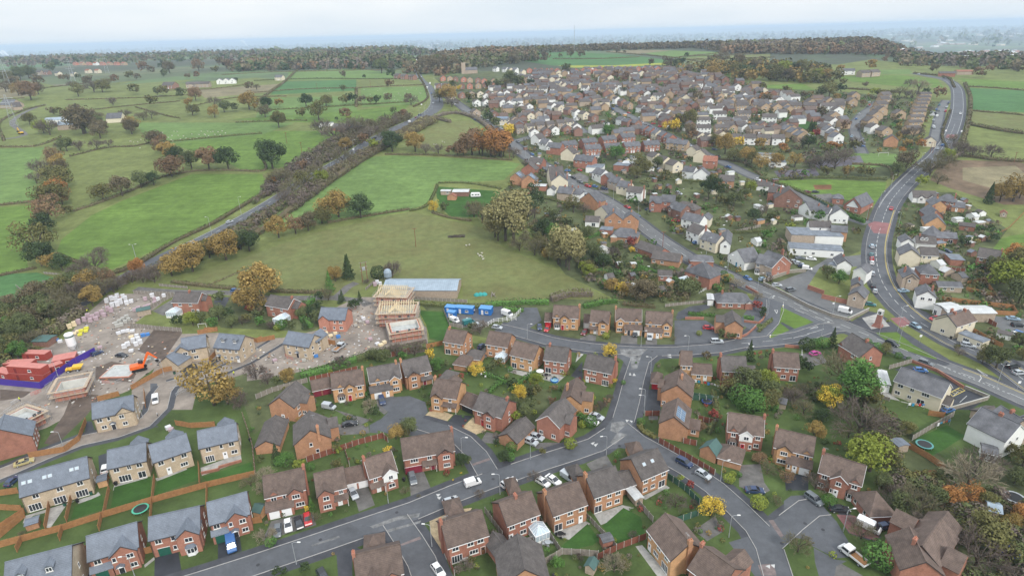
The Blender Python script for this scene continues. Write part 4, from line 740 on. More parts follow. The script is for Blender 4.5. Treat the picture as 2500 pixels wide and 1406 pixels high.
H('G',22,1042,222,1090,8.2,'T','B','e5 w.15,1,1.2 w.5,1,1 w.84,1,1.2 f.17,1.8 w.5,0,1.6 d.86,white r1,.7',"tan brick house above a stone patio with red brick edging", group=GE)
H('G',308,1086,500,1112,8.2,'R','D','e5 c.15 w.15,1,1.2 w.5,1,1 w.82,1,1.2 f.2,2 w.5,0,1.2 w.8,0,1.2 r1,.9',"red brick house with a parasol and round blue pool outside", group=GE)
H('G',648,1162,882,1212,8,'R','D','e5 c1 w.2,1,1.1 w.4,1,1.1 w.8,1,1.5 d.14,white w.35,0,1.7 f.8,2.2',"red brick house on the corner where the crescent meets the estate road", group=GE)
H('G',385,712,600,726,8,'T','B','e5 c1 n.17 g.48,3,.6 w.17,1,1.1 w.48,1,1.2 w.82,1,1.2 B.17,1 d.4,red w.58,0,.7 w.82,0,1.2',"tan brick house with red door and red garage, leftmost of the crescent row", group=GE)
H('G',316,695,372,698,5.5,'R','B','e2.4 a.5,2.3,red',"red-doored single garage attached left of the crescent row", cat='garage', name='garage')
H('G',700,752,858,768,7.6,'T','B','e5 g.72,3.2,.8,0,1 l0,.45,1 w.22,1,1.1 w.74,1,1.3 w.74,0,1.5 d.3,white',"tan brick house with timbered right gable, second in the crescent row", group=GE)
H('G',652,708,698,710,5.5,'R','B','e2.4 a.5,2.3,white',"white-doored single garage second from the left in the crescent row", cat='garage', name='garage')
H('G',922,742,1140,752,8,'T','B','e5 z c0 g.18,3,.5 n.82 L.34,1.03,2 w.18,1,1.5 w.56,1,.7 w.82,1,1.1 w.16,0,1.9 w.4,0,.6 d.52,black a.82,2.3,white',"tan brick house with white-edged gable, black car on its drive", group=GE)
H('G',1178,768,1400,782,8,'T','B','e5 c1 n.17 g.8,3,.6 L-.03,.66,2 w.17,1,1.1 w.4,1,.7 w.8,1,1.6 w.82,0,1.8 a.18,2.3,white d.46,white w.6,0,.6',"tan brick house with lean-to garage front, rightmost of the crescent row", group=GE)
H('G',1857,790,2006,800,9,'O','D','e4.9 D w.78,0,.8 x3.5,4.2,3,4.8,l',"orange brick gable house inside the curved low brick wall", group=GE)
H('G',1790,538,2085,545,8.5,'R','S','e2.6 p30 H.8 g.93,3,.4,W w.2,0,1.2 w.4,0,1.6 w.65,0,1 c.2',"hip-roofed dark bungalow on the crescent corner", cat='bungalow', name='bungalow')
H('G',1712,512,1760,516,6,'W','L','e2.5 p8 D',"white flat-roofed garage attached to the corner bungalow", cat='garage', name='garage')
H('G',1475,1133,1568,1140,7.6,'T','B','e5 w.3,1,1 w.75,1,.8 f.3,1.8',"tan brick house with a low rear extension below the crescent", group=GE)
H('G',1570,1150,1745,1162,6,'T','B','e2.4 p34 w.35,0,1.2 d.68,white',"low tan brick garden extension strung with washing", cat='extension', name='extension')
H('G',1825,1186,2035,1196,8,'R','D','e5 c0 w.2,1,1.3 w.56,1,1.1 w.84,1,1.2 f.2,2 w.55,0,1.2 w.82,0,1.2 x3,4.5,3.6,2.5,r,w',"red brick house with a low right wing behind the conifer", group=GE)
H('G',1226,1226,1316,1236,5.8,'R','B','e2.4 p38 H a.5,2.5,red',"red-doored hipped garage at the top of the dark drive", cat='garage', name='garage')
H('I',88,1150,302,1166,8,'R','B','e5 c0 w.2,1,1.2 w.52,1,1.1 w.86,1,1 w.42,0,1.5 f.8,1.8',"red brick house beside the magenta car's drive", group=GE)
H('I',640,955,815,1068,9,'R','D','e5 c.7 w.7,1,1.3 r1,.8 n.1',"orange-red brick house with plain gable beside the grass wedge", group=GE)
H('I',1108,1278,1510,1430,8,'K','S','e5.1 w.15,1,1.5 w.4,1,1.1 w.68,1,2 w.12,0,1.5 w.38,0,1.1 f.62,2 z',"cream rendered pub house with a wide dark tiled roof", cat='pub', name='pub')
H('I',1500,1400,1590,1432,5,'K','D','e2.5 p30 w.5,0,1',"small cream porch wing of the pub with brown roof", cat='annex', name='annex')
H('I',1010,1250,1085,1262,9,'W','L','e2.7 p6 D',"white flat-topped outhouse left of the pub", cat='outbuilding', name='outbuilding')
H('D',1790,520,1945,440,9,'W','S','e5.3 D w.25,1,1.1 w.25,0,1.1 w.6,1,1 c.5 z',"white rendered gable house of the roadside slate pair", cat='house')
H('D',1640,330,1800,440,8,'Y','S','e5.3 c.5 w.3,1,1',"beige stone slate house with red chimneys at the right edge", cat='house')
H('D',1900,330,2120,440,8,'W','S','e5.3 c.3 D b.5,4,2',"white and slate house furthest right behind the roadside pair", cat='house')
H('D',1640,530,1755,560,4,'W','S','e2.6 p14 d.1,brown f.7,1',"low white lean-to outhouse with slate roof below the gable house", cat='outbuilding', name='outbuilding')
H('D',1560,210,1650,260,6,'Y','D','e2.4 p28 D',"mossy hipped brown outbuilding between pub car park and slate house", cat='outbuilding', name='outbuilding')
# ------------------------------------------------------------------ the village: houses along the streets
V = lambda *a, **k: H(*a, **k)
for q in (
 # clock tower corner and high street
 ('I',1445,722,1640,800,8,'K','S','e5 D w.5,0,1.4 c.4','cream rendered gable-ended house on the main road bend','house'),
 ('I',1640,800,1810,745,7,'K','B','e5 c.8 c.3 w.3,1,1 w.7,1,1 A.5','cream rendered house range with brown roof behind the gable end','house'),
 ('I',1672,812,1880,892,4.2,'K','F','e2.8 w.35,0,2 w.85,0,1','low flat-roofed cream annex by the silver car','annex'),
 ('I',1462,580,1565,640,7,'W','L','e4.2 p8 D f.2,1.4 d.75,red','white-roofed workshop front with red door','workshop'),
 ('I',1575,655,1990,655,6.5,'Y','L','e3.8 p9','long white sheet-roofed workshop hall','workshop'),
 ('I',1310,530,1470,555,8,'W','S','e5.2 D w.3,1 w.7,1 c.8','white rendered house wrapped in scaffolding','house'),
 ('I',1190,370,1330,385,9,'Y','S','e5 D c.2 g.5,3,.3 w.4,1,.9','beige rendered gable house on the main road','house'),
 ('I',1340,330,1500,345,8,'R','S','e5 H w.4,1 w.8,1','red brick hipped house behind the beige gable','house'),
 ('I',1500,395,1710,405,5,'Y','S','e2.5 p25 w.3,0 w.6,0','long low beige outbuilding with slate roof','outbuilding'),
 ('I',1165,175,1340,195,9,'K','S','e5.4 D r1','tall cream rendered gable end facing the main road','house'),
 ('I',1350,150,1500,160,7,'K','D','e4 w.2,1,1 w.5,1,1.4','cream rear wing of the tall gable house','house'),
 ('I',1180,50,1290,60,8,'W','S','e4.6 D','white gable fronted house near the crossing','house'),
 ('I',1310,45,1480,60,7,'W','D','e4 o.3 o.5 c.2','white house with two white dormers in a brown roof','house'),
 ('I',1825,180,2010,215,8,'R','D','e5 c1 w.2,1 w.5,1,.8 w.8,1 w.3,0 f.8,1.6','lone orange-red brick house at the wood edge','house'),
 ('I',1610,170,1730,180,8,'R','F','e2.8','flat-roofed brick store row behind the main road','store'),
 ('I',725,510,860,545,8,'Y','S','e4.6 D w.4,1,.8','beige cottage with old slate roof by the walled yard','cottage'),
 ('I',755,430,850,445,7,'Y','S','e4.6 D c.6','beige middle cottage of the roadside slate row','cottage'),
 ('I',770,300,880,330,8,'W','S','e4.8 D z','dark-slated cottage at the far end of the roadside row','cottage'),
 ('I',635,240,755,250,9,'W','S','e4.4 D c.5','white gable-ended building beside the club','house'),
 ('I',560,210,640,235,5,'W','F','e3 w.3,0,.9 d.7,black','white flat-roofed toilet-block extension','annex'),
 ('I',0,250,75,285,8,'Y','S','e5.2 z w.1,1,1.4 B.8,1','pebbledash half of the bay-windowed semi','house'),
 ('I',75,285,235,240,8.5,'R','S','e5.2 D z w.35,1,.9 w.35,0,.9 c.9','brick gable half of the bay-windowed semi','house'),
 ('Q',745,1360,900,1400,8,'Y','S','e5.2 w.15,1 w.75,1 B.15,1 B.8,1','beige bay-fronted half facing the high street','house'),
 ('Q',500,1250,650,1335,9,'W','S','e3.6 D w.2,0,.8 d.55,blue w.8,0,.8','white chapel hall with blue door','chapel'),
 ('Q',430,1180,520,1190,18,'W','S','e4.6 p42 D w.5,1','large slate-roofed chapel with white gable','chapel'),
 ('Q',250,1130,390,1180,8,'K','S','e5 w.2,1 w.7,1 w.2,0 w.7,0 c.9','cream rendered house left of the chapel','house'),
 ('Q',125,1050,235,1100,8.5,'W','D','e5 w.2,1 w.7,1 d.5,black A.3 c1','bright white rendered house on the high street','house'),
 ('Q',80,940,245,990,7.5,'W','S','e5 w.2,1 w.6,1 w.2,0 A.4 d.4,black c.9','white cottage with black porch in the high street row','house'),
 ('Q',245,945,330,960,8,'K','S','e4.6 D','cream rear gable of the porch cottage','house'),
 ('Q',0,830,200,880,8,'B','D','e5 H g.2,3,.3 c.7 w.3,1 w.7,1','brown brick hipped house on the high street','house'),
 ('Q',1060,1190,1540,1230,9,'W','F','e3.4 w.1,0 w.3,0,1 w.45,0 w.8,0','long off-white flat-roofed front of the club','club'),
 ('Q',1070,1105,1275,1115,13,'Y','F','e5.2','higher felt-roofed hall of the club','club'),
 ('Q',1285,1100,1540,1110,9,'W','F','e4.4','middle felt-roofed block of the club','club'),
 ('Q',1230,1030,1425,1040,6,'W','D','e5.4 w.5,1,.8','white gabled block behind the club roofs','club'),
 ('Q',1425,1060,1570,1075,6,'O','S','e4.8 z','bright orange block at the right of the club','club'),
 ('Q',1545,790,1700,830,17,'R','S','e3.6 p45 D g.5,6,.3,W w.3,0 w.75,0','timber-framed village hall with black and white gable','hall'),
 ('Q',1450,730,1545,740,8,'R','S','e3 p25 H w.5,0,1.4','low hipped side wing of the village hall','hall'),
 ('Q',1140,820,1240,870,7,'W','S','e4.6 D','white gable end nearest the bay conservatory house','cottage'),
 ('Q',1240,860,1400,900,7,'W','S','e4.4 p38 c.3 c.8','white stepped cottage row under old slates','cottage'),
 ('Q',1420,905,1585,915,9,'W','S','e4.2 D w.3,0 d.55,white w.8,0','white gable of the slate cottage row by the crossing','cottage'),
 ('Q',920,760,1170,780,9,'B','D','e5 z D w.5,1 w.85,1 c.2 w.8,0','brown brick gable house with white bargeboards','house'),
 ('Q',860,700,930,710,8,'R','D','e5 c.5','red brick semi behind the bay conservatory house','house'),
 ('Q',415,595,555,605,7.5,'O','D','e5 w.5,1 w.2,0,1 w.8,0,1 d.5,white','orange brick house alone among long gardens','house'),
 ('Q',90,500,190,520,7,'W','S','e5 c.5','white rendered house behind the hedge, left of its twin','house'),
 ('Q',190,530,330,545,7,'W','S','e4.6 D r1 w.3,0','white house with long veranda extension','house'),
 ('Q',275,410,400,422,7.5,'R','T','e5 w.3,1,1 w.8,1,1','red house with reddish roof by the long street','house'),
 ('Q',130,300,215,315,7.5,'K','D','e4.8 D z','cream gable house with dark roof, upper of two','house'),
 ('Q',190,355,320,370,8,'K','D','e4.8 D z','cream gable house with dark roof, lower of two','house'),
 ('Q',765,610,885,620,6,'W','D','e2.8 c.3 c.7','long low white cottage by the street corner','cottage'),
 ('Q',745,330,940,345,9,'W','F','e3.2 w.2,0,2 w.6,0,2','flat-roofed white school block among trees','school'),
 ('Q',880,400,1030,408,9,'W','F','e3.2 w.2,0,2 w.6,0,2','lower flat-roofed school classroom block','school'),
 # high street, upper
 ('P',1420,800,1530,810,8,'R','S','e5 g.3,3.4,.6 w.3,1 w.3,0','red brick front-gabled house by the high street','house'),
 ('P',1530,790,1650,800,8,'R','S','e5 w.3,1 w.75,1 z','red brick semi half with pale slate roof','house'),
 ('P',1590,830,1702,890,8,'B','S','e5 g.2,3,.5 w.2,1 A.8','brown brick semi with white-trimmed gable','house'),
 ('P',1215,690,1350,715,7,'W','D','e5 w.2,1 w.6,1 c0 c1 A.2','white cottage with twin chimneys, foot of the white row','house'),
 ('P',1125,640,1225,665,7.5,'K','S','e5 w.3,1 w.7,1 c1','cream rendered cottage in the white row','house'),
 ('P',1045,590,1130,622,7.5,'Y','S','e5 w.3,1 w.7,1 c.5','beige stone cottage in the white row','house'),
 ('P',985,560,1050,575,7.5,'R','S','e5.2 D z','red gable-fronted house in the high street row','house'),
 ('P',905,510,985,550,7.5,'W','S','e5 w.3,1 w.7,1 A.2','white rendered house at the top of the row by the yard','house'),
 ('P',850,450,1000,460,12,'W','F','e3.4','flat-roofed garage workshop with pale front','workshop'),
 ('P',1100,430,1230,445,10,'R','F','e3.6','flat-roofed red brick shop store','store'),
 ('P',1180,410,1290,420,9,'Y','L','e3.4 p8','white sheet-roofed shed by the brick store','store'),
 ('P',740,400,905,425,8,'R','S','e5.2 w.15,1 w.4,1 w.7,1','terraced range running up to the high street yard','terrace'),
 ('P',625,335,740,350,8,'K','D','e5 D z','cream gable-fronted house, upper high street','house'),
 ('P',495,280,620,295,8,'R','S','e5 g.15,3,.4,W w.2,1','red brick house with white front gable, upper high street','house'),
 ('P',430,240,495,255,8,'W','S','e5 w.3,1 w.7,1','white fronted semi, upper high street','house'),
 ('P',355,195,430,210,8,'W','D','e5 D z','white gable house by the side street corner','house'),
 ('P',500,520,530,600,9,'K','D','e5.4 c.5 D','tall cream gable house on the field side of the high street','house'),
 ('P',540,610,690,610,8.5,'K','S','e5.4 c.3 c.95 D','tall cream double-gabled house, field side','house'),
 ('P',345,610,490,618,6,'R','L','e2.8 p7','low brick building with white flat roof','outbuilding'),
 ('P',500,655,565,660,7,'W','S','e3 D','small white gabled outhouse','outbuilding'),
 ('P',590,700,720,720,8,'Y','S','e4.8 c.4 c.9','beige old slate cottage, field side of the high street','cottage'),
 ('P',725,710,800,720,8,'W','S','e4.6 c.5 H','pale old cottage next to the slate cottage','cottage'),
 ('P',795,755,960,800,8,'O','S','e4.6 D z','orange brick gable end with white bargeboards','house'),
 ('P',930,870,1050,915,8,'K','S','e5 D c.5 c0','cream gabled house amid the slate group','house'),
 ('P',845,935,970,945,6,'W','D','e2.8 f.6,2','low white building with dark roof','outbuilding'),
 ('P',1020,950,1185,965,8,'O','S','e5 c.4 w.3,1 w.8,1 D','brick double-piled slate house, left half','house'),
 ('P',1185,960,1320,970,9,'O','S','e5.2 D z c.5 w.4,1','brick gabled slate house, right half by the street','house'),
 ('P',975,1010,1085,1020,6,'R','F','e2.7 w.3,0','flat felt extension behind the slate pair','annex'),
 ('P',1080,1080,1310,1105,9,'O','S','e3.4 H.8 g.1,3,.4,W w.4,0 w.6,0 z c.9','hipped slate bungalow with orange brick walls','bungalow'),
 ('P',1290,1160,1500,1250,8,'R','D','e2.7 p32 w.1,0 x1,3,2,2.4,l','long bungalow range, upper pair with glazed porches','bungalow'),
 ('P',1440,1270,1690,1310,8,'O','D','e2.7 p32 w.1,0 w.4,0 r1','long bungalow range, lower pair with orange gable','bungalow'),
 ('G',1285,300,1405,306,5,'R','D','e2.5 p30 w.3,0,1 w.75,0,1','small brown-roofed brick outbuilding in the garden','outbuilding'),
 ('G',1510,300,1725,380,8,'R','S','e5 D H.5 v.1,4,3 w.5,1 x3,4,1,5,l','red brick old hipped house with a conservatory by the high street','house'),
 ('G',1560,180,1760,190,7,'R','S','e3 p25 H','low pale-slated bungalow roof beside the road','bungalow'),
 ('P',170,560,265,570,8,'O','S','e4.8 D S.1,.6','small gabled house with solar panels, left of twin','house'),
 ('P',270,590,400,598,8,'O','S','e4.8 D S.1,.7 r1','small gabled house with solar panels, right of twin','house'),
 ('P',270,470,400,480,8,'R','D','e3.6 D','brown brick bungalow above the solar pair','bungalow'),
 ('P',330,405,450,420,8,'R','D','e3.6 g.8,3,.4,W','brown roofed house with white gable on the corner','house'),
 # right of main road
 ('R',690,720,900,735,8,'W','D','e3.2 g.35,3,.5,W g.8,4,.7,W w.35,1 w.8,1,2','long white rendered dormer bungalow','bungalow'),
 ('R',900,770,1060,800,8,'R','S','e4.8 H.8 c.9 w.6,1 w.85,1','red brick hipped house beside the long white one','house'),
 ('R',855,820,985,830,11,'T','S','e4.4 D c.5','tan gable end with lean-to porch, top of the gable row','house'),
 ('R',815,895,960,905,12,'R','S','e3 p42 D z c.6','white-edged black gable, second of the gable row','bungalow'),
 ('R',800,965,985,985,14,'T','S','e3 p42 D c.5','tan brick broad gable, third of the gable row','bungalow'),
 ('R',765,1055,880,1080,10,'R','S','e3 H w.5,0','dark hipped bungalow, last of the gable row','bungalow'),
 ('R',890,1085,1090,1100,7,'R','S','e2.8 p30 w.3,0 f.7,2','dark long rear wing with white conservatory windows','bungalow'),
 ('R',1040,800,1155,815,6,'O','S','e2.7 d.4,white','small orange slate outbuilding behind the hipped house','outbuilding'),
 ('R',1105,965,1250,985,5,'R','D','e2.4 p25','long low brick garage among right-hand gardens','garage'),
 ('R',1485,850,1540,858,4,'Y','T','e2.2 D w.5,0,.7','little pinkish summerhouse at the field edge','summerhouse'),
 ('R',790,215,900,222,7,'K','D','e4 D w.5,1,1.6','cream gable house by the bend at the field top','house'),
 ('R',430,215,555,225,8,'O','D','e4.8 D z','orange gable house on the close, nearest the pitch','house'),
):
    V(*q[:9], label=q[9]+('' if len(q[9].split()) > 3 else ' in view'), cat=q[10], name={'house':'house'}.get(q[10], q[10]), detail=1 if q[0] in 'PQR' else 2)
# ------------------------------------------------------------------ trees and hedges
LEAF = {k: mat('leaves '+k, [q*1.15 for q in c], kind='leaf', var=.3, scale=1.3, rough=.9, spec=.1, objvar=.18) for k, c in {'dark green':(.042,.062,.026),'olive':(.105,.100,.038),'golden':(.215,.15,.05),'orange':(.27,.13,.045),'russet':(.155,.10,.058),'yellow-green':(.16,.19,.035),
 'green':(.068,.135,.034),'yellow':(.46,.33,.05),'brown':(.115,.094,.056),'red':(.20,.05,.04),'pale willow':(.205,.185,.085),'dull green':(.085,.100,.042)}.items()}
TWIG = {'bare': mat('grey brown twigs', (.155,.125,.10), var=.25, objvar=.15), 'bare olive': mat('olive twigs', (.150,.135,.075), var=.25, objvar=.15), 'bare purple': mat('purple brown twigs', (.125,.095,.08), var=.25, objvar=.1), 'bare pale': mat('pale twigs', (.27,.23,.16), var=.25, objvar=.1)}
m_bark = mat('bark', (.085,.07,.055), var=.3)
def rdir(r): 
    z = r.uniform(-1, 1); a = r.uniform(0, 6.2832); q = math.sqrt(1-z*z); return Vector((q*math.cos(a), q*math.sin(a), z))
def leafquad(mb, p, nrm, s, r):
    n = (nrm+rdir(r)*.75).normalized(); u = n.orthogonal().normalized(); v = n.cross(u); a = r.uniform(0, 6.28); u, v = u*math.cos(a)+v*math.sin(a), v*math.cos(a)-u*math.sin(a)
    s1, s2 = s*r.uniform(.6, 1.2), s*r.uniform(.5, 1)
    mb.v += [tuple(p+u*s1), tuple(p+v*s2), tuple(p-u*s1*.9), tuple(p-v*s2)]; k = len(mb.v); mb.f.append((k-4, k-3, k-2, k-1)); mb.m.append(0)
def crown_round(seed, n=3300, asp=.82, ls=.05, nl=24, low=-.8):
    """unit crown: radius 1 in plan, 2*asp tall, z from 0; leafy lobes of different size with gaps between"""
    r = random.Random(seed); mb = MB(); lobes = []
    while len(lobes) < nl:
        d = rdir(r)
        if d.z < low: continue
        q = r.uniform(.42, .72); lobes.append((Vector((d.x*q, d.y*q, d.z*q*asp)), r.uniform(.18, .42)))
    lobes.append((Vector((0, 0, 0)), .55))
    for i in range(n):
        c, R = lobes[int(r.random()**.9*len(lobes)) % len(lobes)]; d = rdir(r)
        p = c+Vector((d.x, d.y, d.z*.85))*R*r.uniform(.8, 1.05); p.z += asp
        leafquad(mb, p, d+Vector((0, 0, .25)), ls, r)
    return mb
def crown_cone(seed, n=1500):
    r = random.Random(seed); mb = MB()
    for i in range(n):
        t = r.random()**1.3; a = r.uniform(0, 6.28); R = (1-t)*.95*(.8+.25*math.sin(t*34+a*2)); d = Vector((math.cos(a), math.sin(a), .35)); leafquad(mb, Vector((d.x*R, d.y*R, .1+t*3.4)), d, .085, r)
    return mb
def crown_ball(seed, n=900):
    r = random.Random(seed); mb = MB()
    for i in range(n):
        d = rdir(r); q = .93+.1*math.sin(d.x*5+seed)*math.cos(d.y*6); leafquad(mb, Vector((d.x*q, d.y*q, .8+d.z*q*.85)), d, .085, r)
    return mb
def crown_bare(seed, n=1500, up=.5, spread=1.0):
    """branching twigs: thin blades out of a few limbs"""
    r = random.Random(seed); mb = MB(); tips = []
    def blade(p, q, w):
        d = (q-p); s = d.cross(rdir(r)); 
        if s.length < 1e-5: return
        s = s.normalized()*w; mb.v += [tuple(p-s), tuple(p+s), tuple(q+s*.4), tuple(q-s*.4)]; k = len(mb.v); mb.f.append((k-4, k-3, k-2, k-1)); mb.m.append(0)
    def grow(p, d, l, lev):
        q = p+d*l; blade(p, q, (.028, .018, .013, .010, .009)[lev])
        if lev >= 4: return
        for i in range((4, 4, 3, 3)[lev]):
            e = (d+rdir(r)*(.75 if lev else .6)+Vector((0, 0, .12))).normalized(); grow(p.lerp(q, r.uniform(.45, 1)), e, l*r.uniform(.6, .8), lev+1)
    for k in range(7):
        a = k*.9+r.uniform(-.3, .3); grow(Vector((0, 0, .05)), Vector((math.cos(a)*spread, math.sin(a)*spread, up+r.uniform(.1, .9))).normalized(), .62, 0)
    return mb
CROWN = {'round': [crown_round(i, 3300, (.82, .75, .9, .7)[i]).mesh('crown') for i in range(4)], 'sparse': [crown_round(20+i, 1500, .85, .05, 16).mesh('crown') for i in range(2)], 'willow': [crown_round(40+i, 2600, 1.05, .05, 22, -.7).mesh('crown') for i in range(2)],
 'cone': [crown_cone(i).mesh('crown') for i in range(2)], 'ball': [crown_ball(i).mesh('crown') for i in range(2)], 'bare': [crown_bare(i, up=.5).mesh('crown') for i in range(3)], 'tall': [crown_round(60+i, 1700, 1.5, .06, 16, -.6).mesh('crown') for i in range(2)]}
for L_ in CROWN.values():
    for me in L_: me.materials.append(None) if not me.materials else None
def trunk_mesh(seed):
    r = random.Random(seed); m = MB(); m.bar((0, 0, -.3), (0, 0, .7), .085, n=7, r2=.06)
    for k in range(5): a = k*1.26+r.uniform(-.3, .3); m.bar((0, 0, .55), (math.cos(a)*.6, math.sin(a)*.6, 1.15+r.uniform(0, .4)), .045, n=5, r2=.012)
    return m.mesh('trunk', m_bark)
TRUNK = [trunk_mesh(i) for i in range(3)]
KDESC = {'round':'tree','sparse':'thin tree','willow':'bushy tree','cone':'conifer','ball':'clipped shrub','bare':'leafless tree','tall':'tall tree'}
NT = [0]
def tree_at(p, rad, shape, col, asp=1.0, desc=None, nm=None, group=None, lift=None):
    NT[0] += 1; i = NT[0]; r = root(nm or {'cone':'conifer','ball':'shrub','bare':'bare_tree'}.get(shape, 'tree' if rad > 1.6 else 'shrub'), p, rnd.uniform(0, 6.28))
    lf = lift if lift is not None else (.0 if shape in ('ball', 'cone') or rad < 1.8 else rad*.1)
    c = link('crown', CROWN[shape][i % len(CROWN[shape])], r, (0, 0, lf)); c.scale = (rad, rad, rad*asp)
    c.material_slots[0].link = 'OBJECT'; c.material_slots[0].material = TWIG[col] if col in TWIG else LEAF[col]
    t = link('trunk', TRUNK[i % 3], r); t.scale = (rad*.8, rad*.8, (lf+rad*asp*.7) if shape != 'ball' else .6)
    sz = 'small' if rad < 2.2 else ('large' if rad > 6 else '')
    c2 = {'bare':'grey brown','bare olive':'olive brown','bare purple':'purplish','bare pale':'pale'}.get(col, col)
    auto(r, desc or ' '.join(f"{sz} {c2} {KDESC[shape] if rad > 1.6 or shape in ('ball','cone') else 'shrub'}".split()), 'tree' if rad > 1.6 or shape == 'cone' else 'shrub', group)
    FOOT.append((p[0], p[1], rad*.6)); return r
KC = {'d':('round','dark green'),'o':('round','olive'),'g':('round','golden'),'r':('round','russet'),'O':('round','orange'),'y':('round','yellow-green'),'G':('round','green'),'Y':('sparse','yellow'),'b':('round','brown'),'R':('sparse','red'),'w':('willow','pale willow'),
 'B':('bare','bare'),'L':('bare','bare olive'),'U':('bare','bare purple'),'P':('bare','bare pale'),'c':('cone','dark green'),'C':('cone','green'),'s':('ball','green'),'S':('ball','yellow-green'),'D':('ball','dark green'),'T':('tall','olive'),'t':('tall','dark green'),'q':('round','dull green'),'n':('tall','green')}
TREES = []
def trees(reg, s):
    """x,y of the foot, crown width, all in zoomed pixels, then the kind"""
    for t in s.split():
        k = t[-1]; v = [float(q) for q in t[:-1].split(',')]; x, y, wz = v[:3]; asp = v[3] if len(v) > 3 else 1
        px, py = PX(reg, x, y); p = at(px, py-.1*wz/REG[reg][2]); q = p-Vector((0, 0, CAMZ)); dist = q.dot(Fw); rad = wz/REG[reg][2]/FPX*dist/2*1.14
        sh, col = KC[k]; sh = 'sparse' if sh == 'round' and k in 'Orgob' and len(TREES) % 3 == 0 else sh; TREES.append((rad/dist*(asp**.5), p, rad, sh, col, asp))
trees('N','530,330,180r 400,450,190B 350,510,130B 575,400,180g 590,420,150b 540,590,290o 545,690,240O 600,720,170r 510,770,300o 480,910,300r 660,810,100o 430,1010,220d 380,1230,380o 400,1310,250d 500,1330,180g 600,1350,180d 990,690,210o 1170,640,220b 1350,560,180q 1470,530,150d 1640,460,250r 1560,240,200r 1480,150,170b 1600,300,180g 1690,310,180d 1830,380,200q 2000,400,230r 2180,390,220d 1320,1380,150O 920,1340,200B 720,1390,130B 1640,1406,260g 1840,1370,310g 2000,1230,220o 2160,1260,300g 2380,1170,230d 2300,1150,200q 760,200,120U 930,190,120U 1040,160,90B 480,60,190B 800,60,300b 960,90,180b 640,210,140q 580,200,110U')
trees('O','180,390,290d 250,555,220L 180,540,110O 470,400,120r 600,480,190L 640,510,150y 480,570,200o 370,630,200L 300,700,160B 850,340,180L 880,200,130g 1060,150,120r 1140,200,120y 1320,220,210d 1540,220,200g 1640,230,120B 1760,230,120B 1880,245,110r 1940,245,130d 2080,255,260r 2260,265,300O 2180,262,220O 2340,262,220r 2000,255,180r 2380,260,160r 2150,240,200O 240,1040,220g 400,1000,200r 520,970,190b 650,900,200o 700,870,260g 810,850,270g 1020,855,260,.9d 1715,790,110,1.3Y 1820,790,110q 2180,900,260L 2100,840,200L 2400,1090,420,1.1w 2300,1040,260w 895,1400,110,1c 1320,1406,130,1.3B 780,1406,140g 2450,760,150B 650,60,190B 770,120,200B 900,60,200B 1000,40,190L 1090,90,150B 1250,110,150L')
trees('P','90,340,250O 200,330,120B 30,330,160r 160,130,90Y 200,1130,390,1.15w 60,1090,230w 330,900,180B 390,880,190,1.15t 480,1030,160d 540,1040,150G 700,1360,300,1.2w 620,1300,180w 880,1400,130y 510,1250,130g 740,830,180o 830,820,110B 1120,350,160G 1310,770,70d 60,900,160B 140,980,170B 1270,1180,60Y 1265,1140,110R 560,930,150q 950,1260,160q 1010,1330,160d 860,1050,140q 1100,1240,130U 1140,1180,120q 1500,420,120q 1320,450,170o 1400,480,130o 1290,520,120o 1560,540,110o 1690,720,60q 690,960,110q 420,1130,140o 900,1180,130q 450,1180,120o')
trees('Q','20,80,110Y 190,180,110r 200,200,50y 600,230,100Y 390,230,120o 480,300,190g 560,370,140o 660,370,170g 720,380,120o 800,440,160g 790,250,110g 940,410,130g 1110,420,150g 1000,275,90O 1250,90,60c 1275,95,50c 1260,140,55y 1300,140,80R 1230,250,130d 1385,290,90o 1430,250,80O 1490,260,80O 1340,440,170B 1390,500,110o 1470,440,220B 1590,500,130L 1560,370,150B 1240,420,110B 330,700,130,1.1t 290,620,90d 400,730,140,1.1t 380,650,110d 370,570,110o 710,640,120y 560,770,160q 740,900,120d 850,1080,110G 1060,1010,110y 1330,900,110G 1250,870,90q 480,640,90q 640,700,120q 820,840,110B 930,900,110q 460,760,100o 1180,240,130B 1650,240,120B 1380,60,60r 480,120,70B 870,200,90B 780,190,60g 690,340,60g 250,190,70b')
trees('R','100,500,110g 235,500,110o 300,500,90o 170,270,110o 620,470,220b 560,500,150q 640,430,170o 700,150,130B 640,240,90g 590,290,70O 770,240,90O 850,500,200L 960,430,200L 1000,380,140y 760,590,110y 920,570,140L 1600,740,280g 1480,730,170g 1380,740,90,1.1c 1380,690,60c 1590,1280,220O 1640,1390,260o 1250,860,60d 1400,970,60q 1300,1000,70d 1150,1130,110d 1420,1090,90d 1060,200,110L 640,980,90L 700,1000,60q 1230,330,140U 1400,340,160U 1100,300,150B 1660,700,170g 640,120,70g 1150,280,130L 200,80,80B')
trees('I','2130,440,360y 2060,300,220o 2200,520,230q 2240,330,260o 1960,250,150q 380,905,120,1D 450,880,90s 520,880,100s 600,870,90c 980,925,100s 905,850,60s 690,1230,380,.95L 570,1406,220Y 810,1406,310,1.0n 910,1190,120G 2010,1070,230q 1930,1020,170o 1060,940,120o 1170,970,60s 1260,990,40s 30,1260,200y 560,290,120q 660,340,130,1G 60,1400,180o 240,1350,140B 340,1290,130L 1170,250,60q 1670,900,60o 1690,950,90B 1890,1020,110o 2200,900,150q 2230,990,130o 100,1130,110L 340,1030,90d 380,1100,110d 1080,665,32y 640,1406,160q')
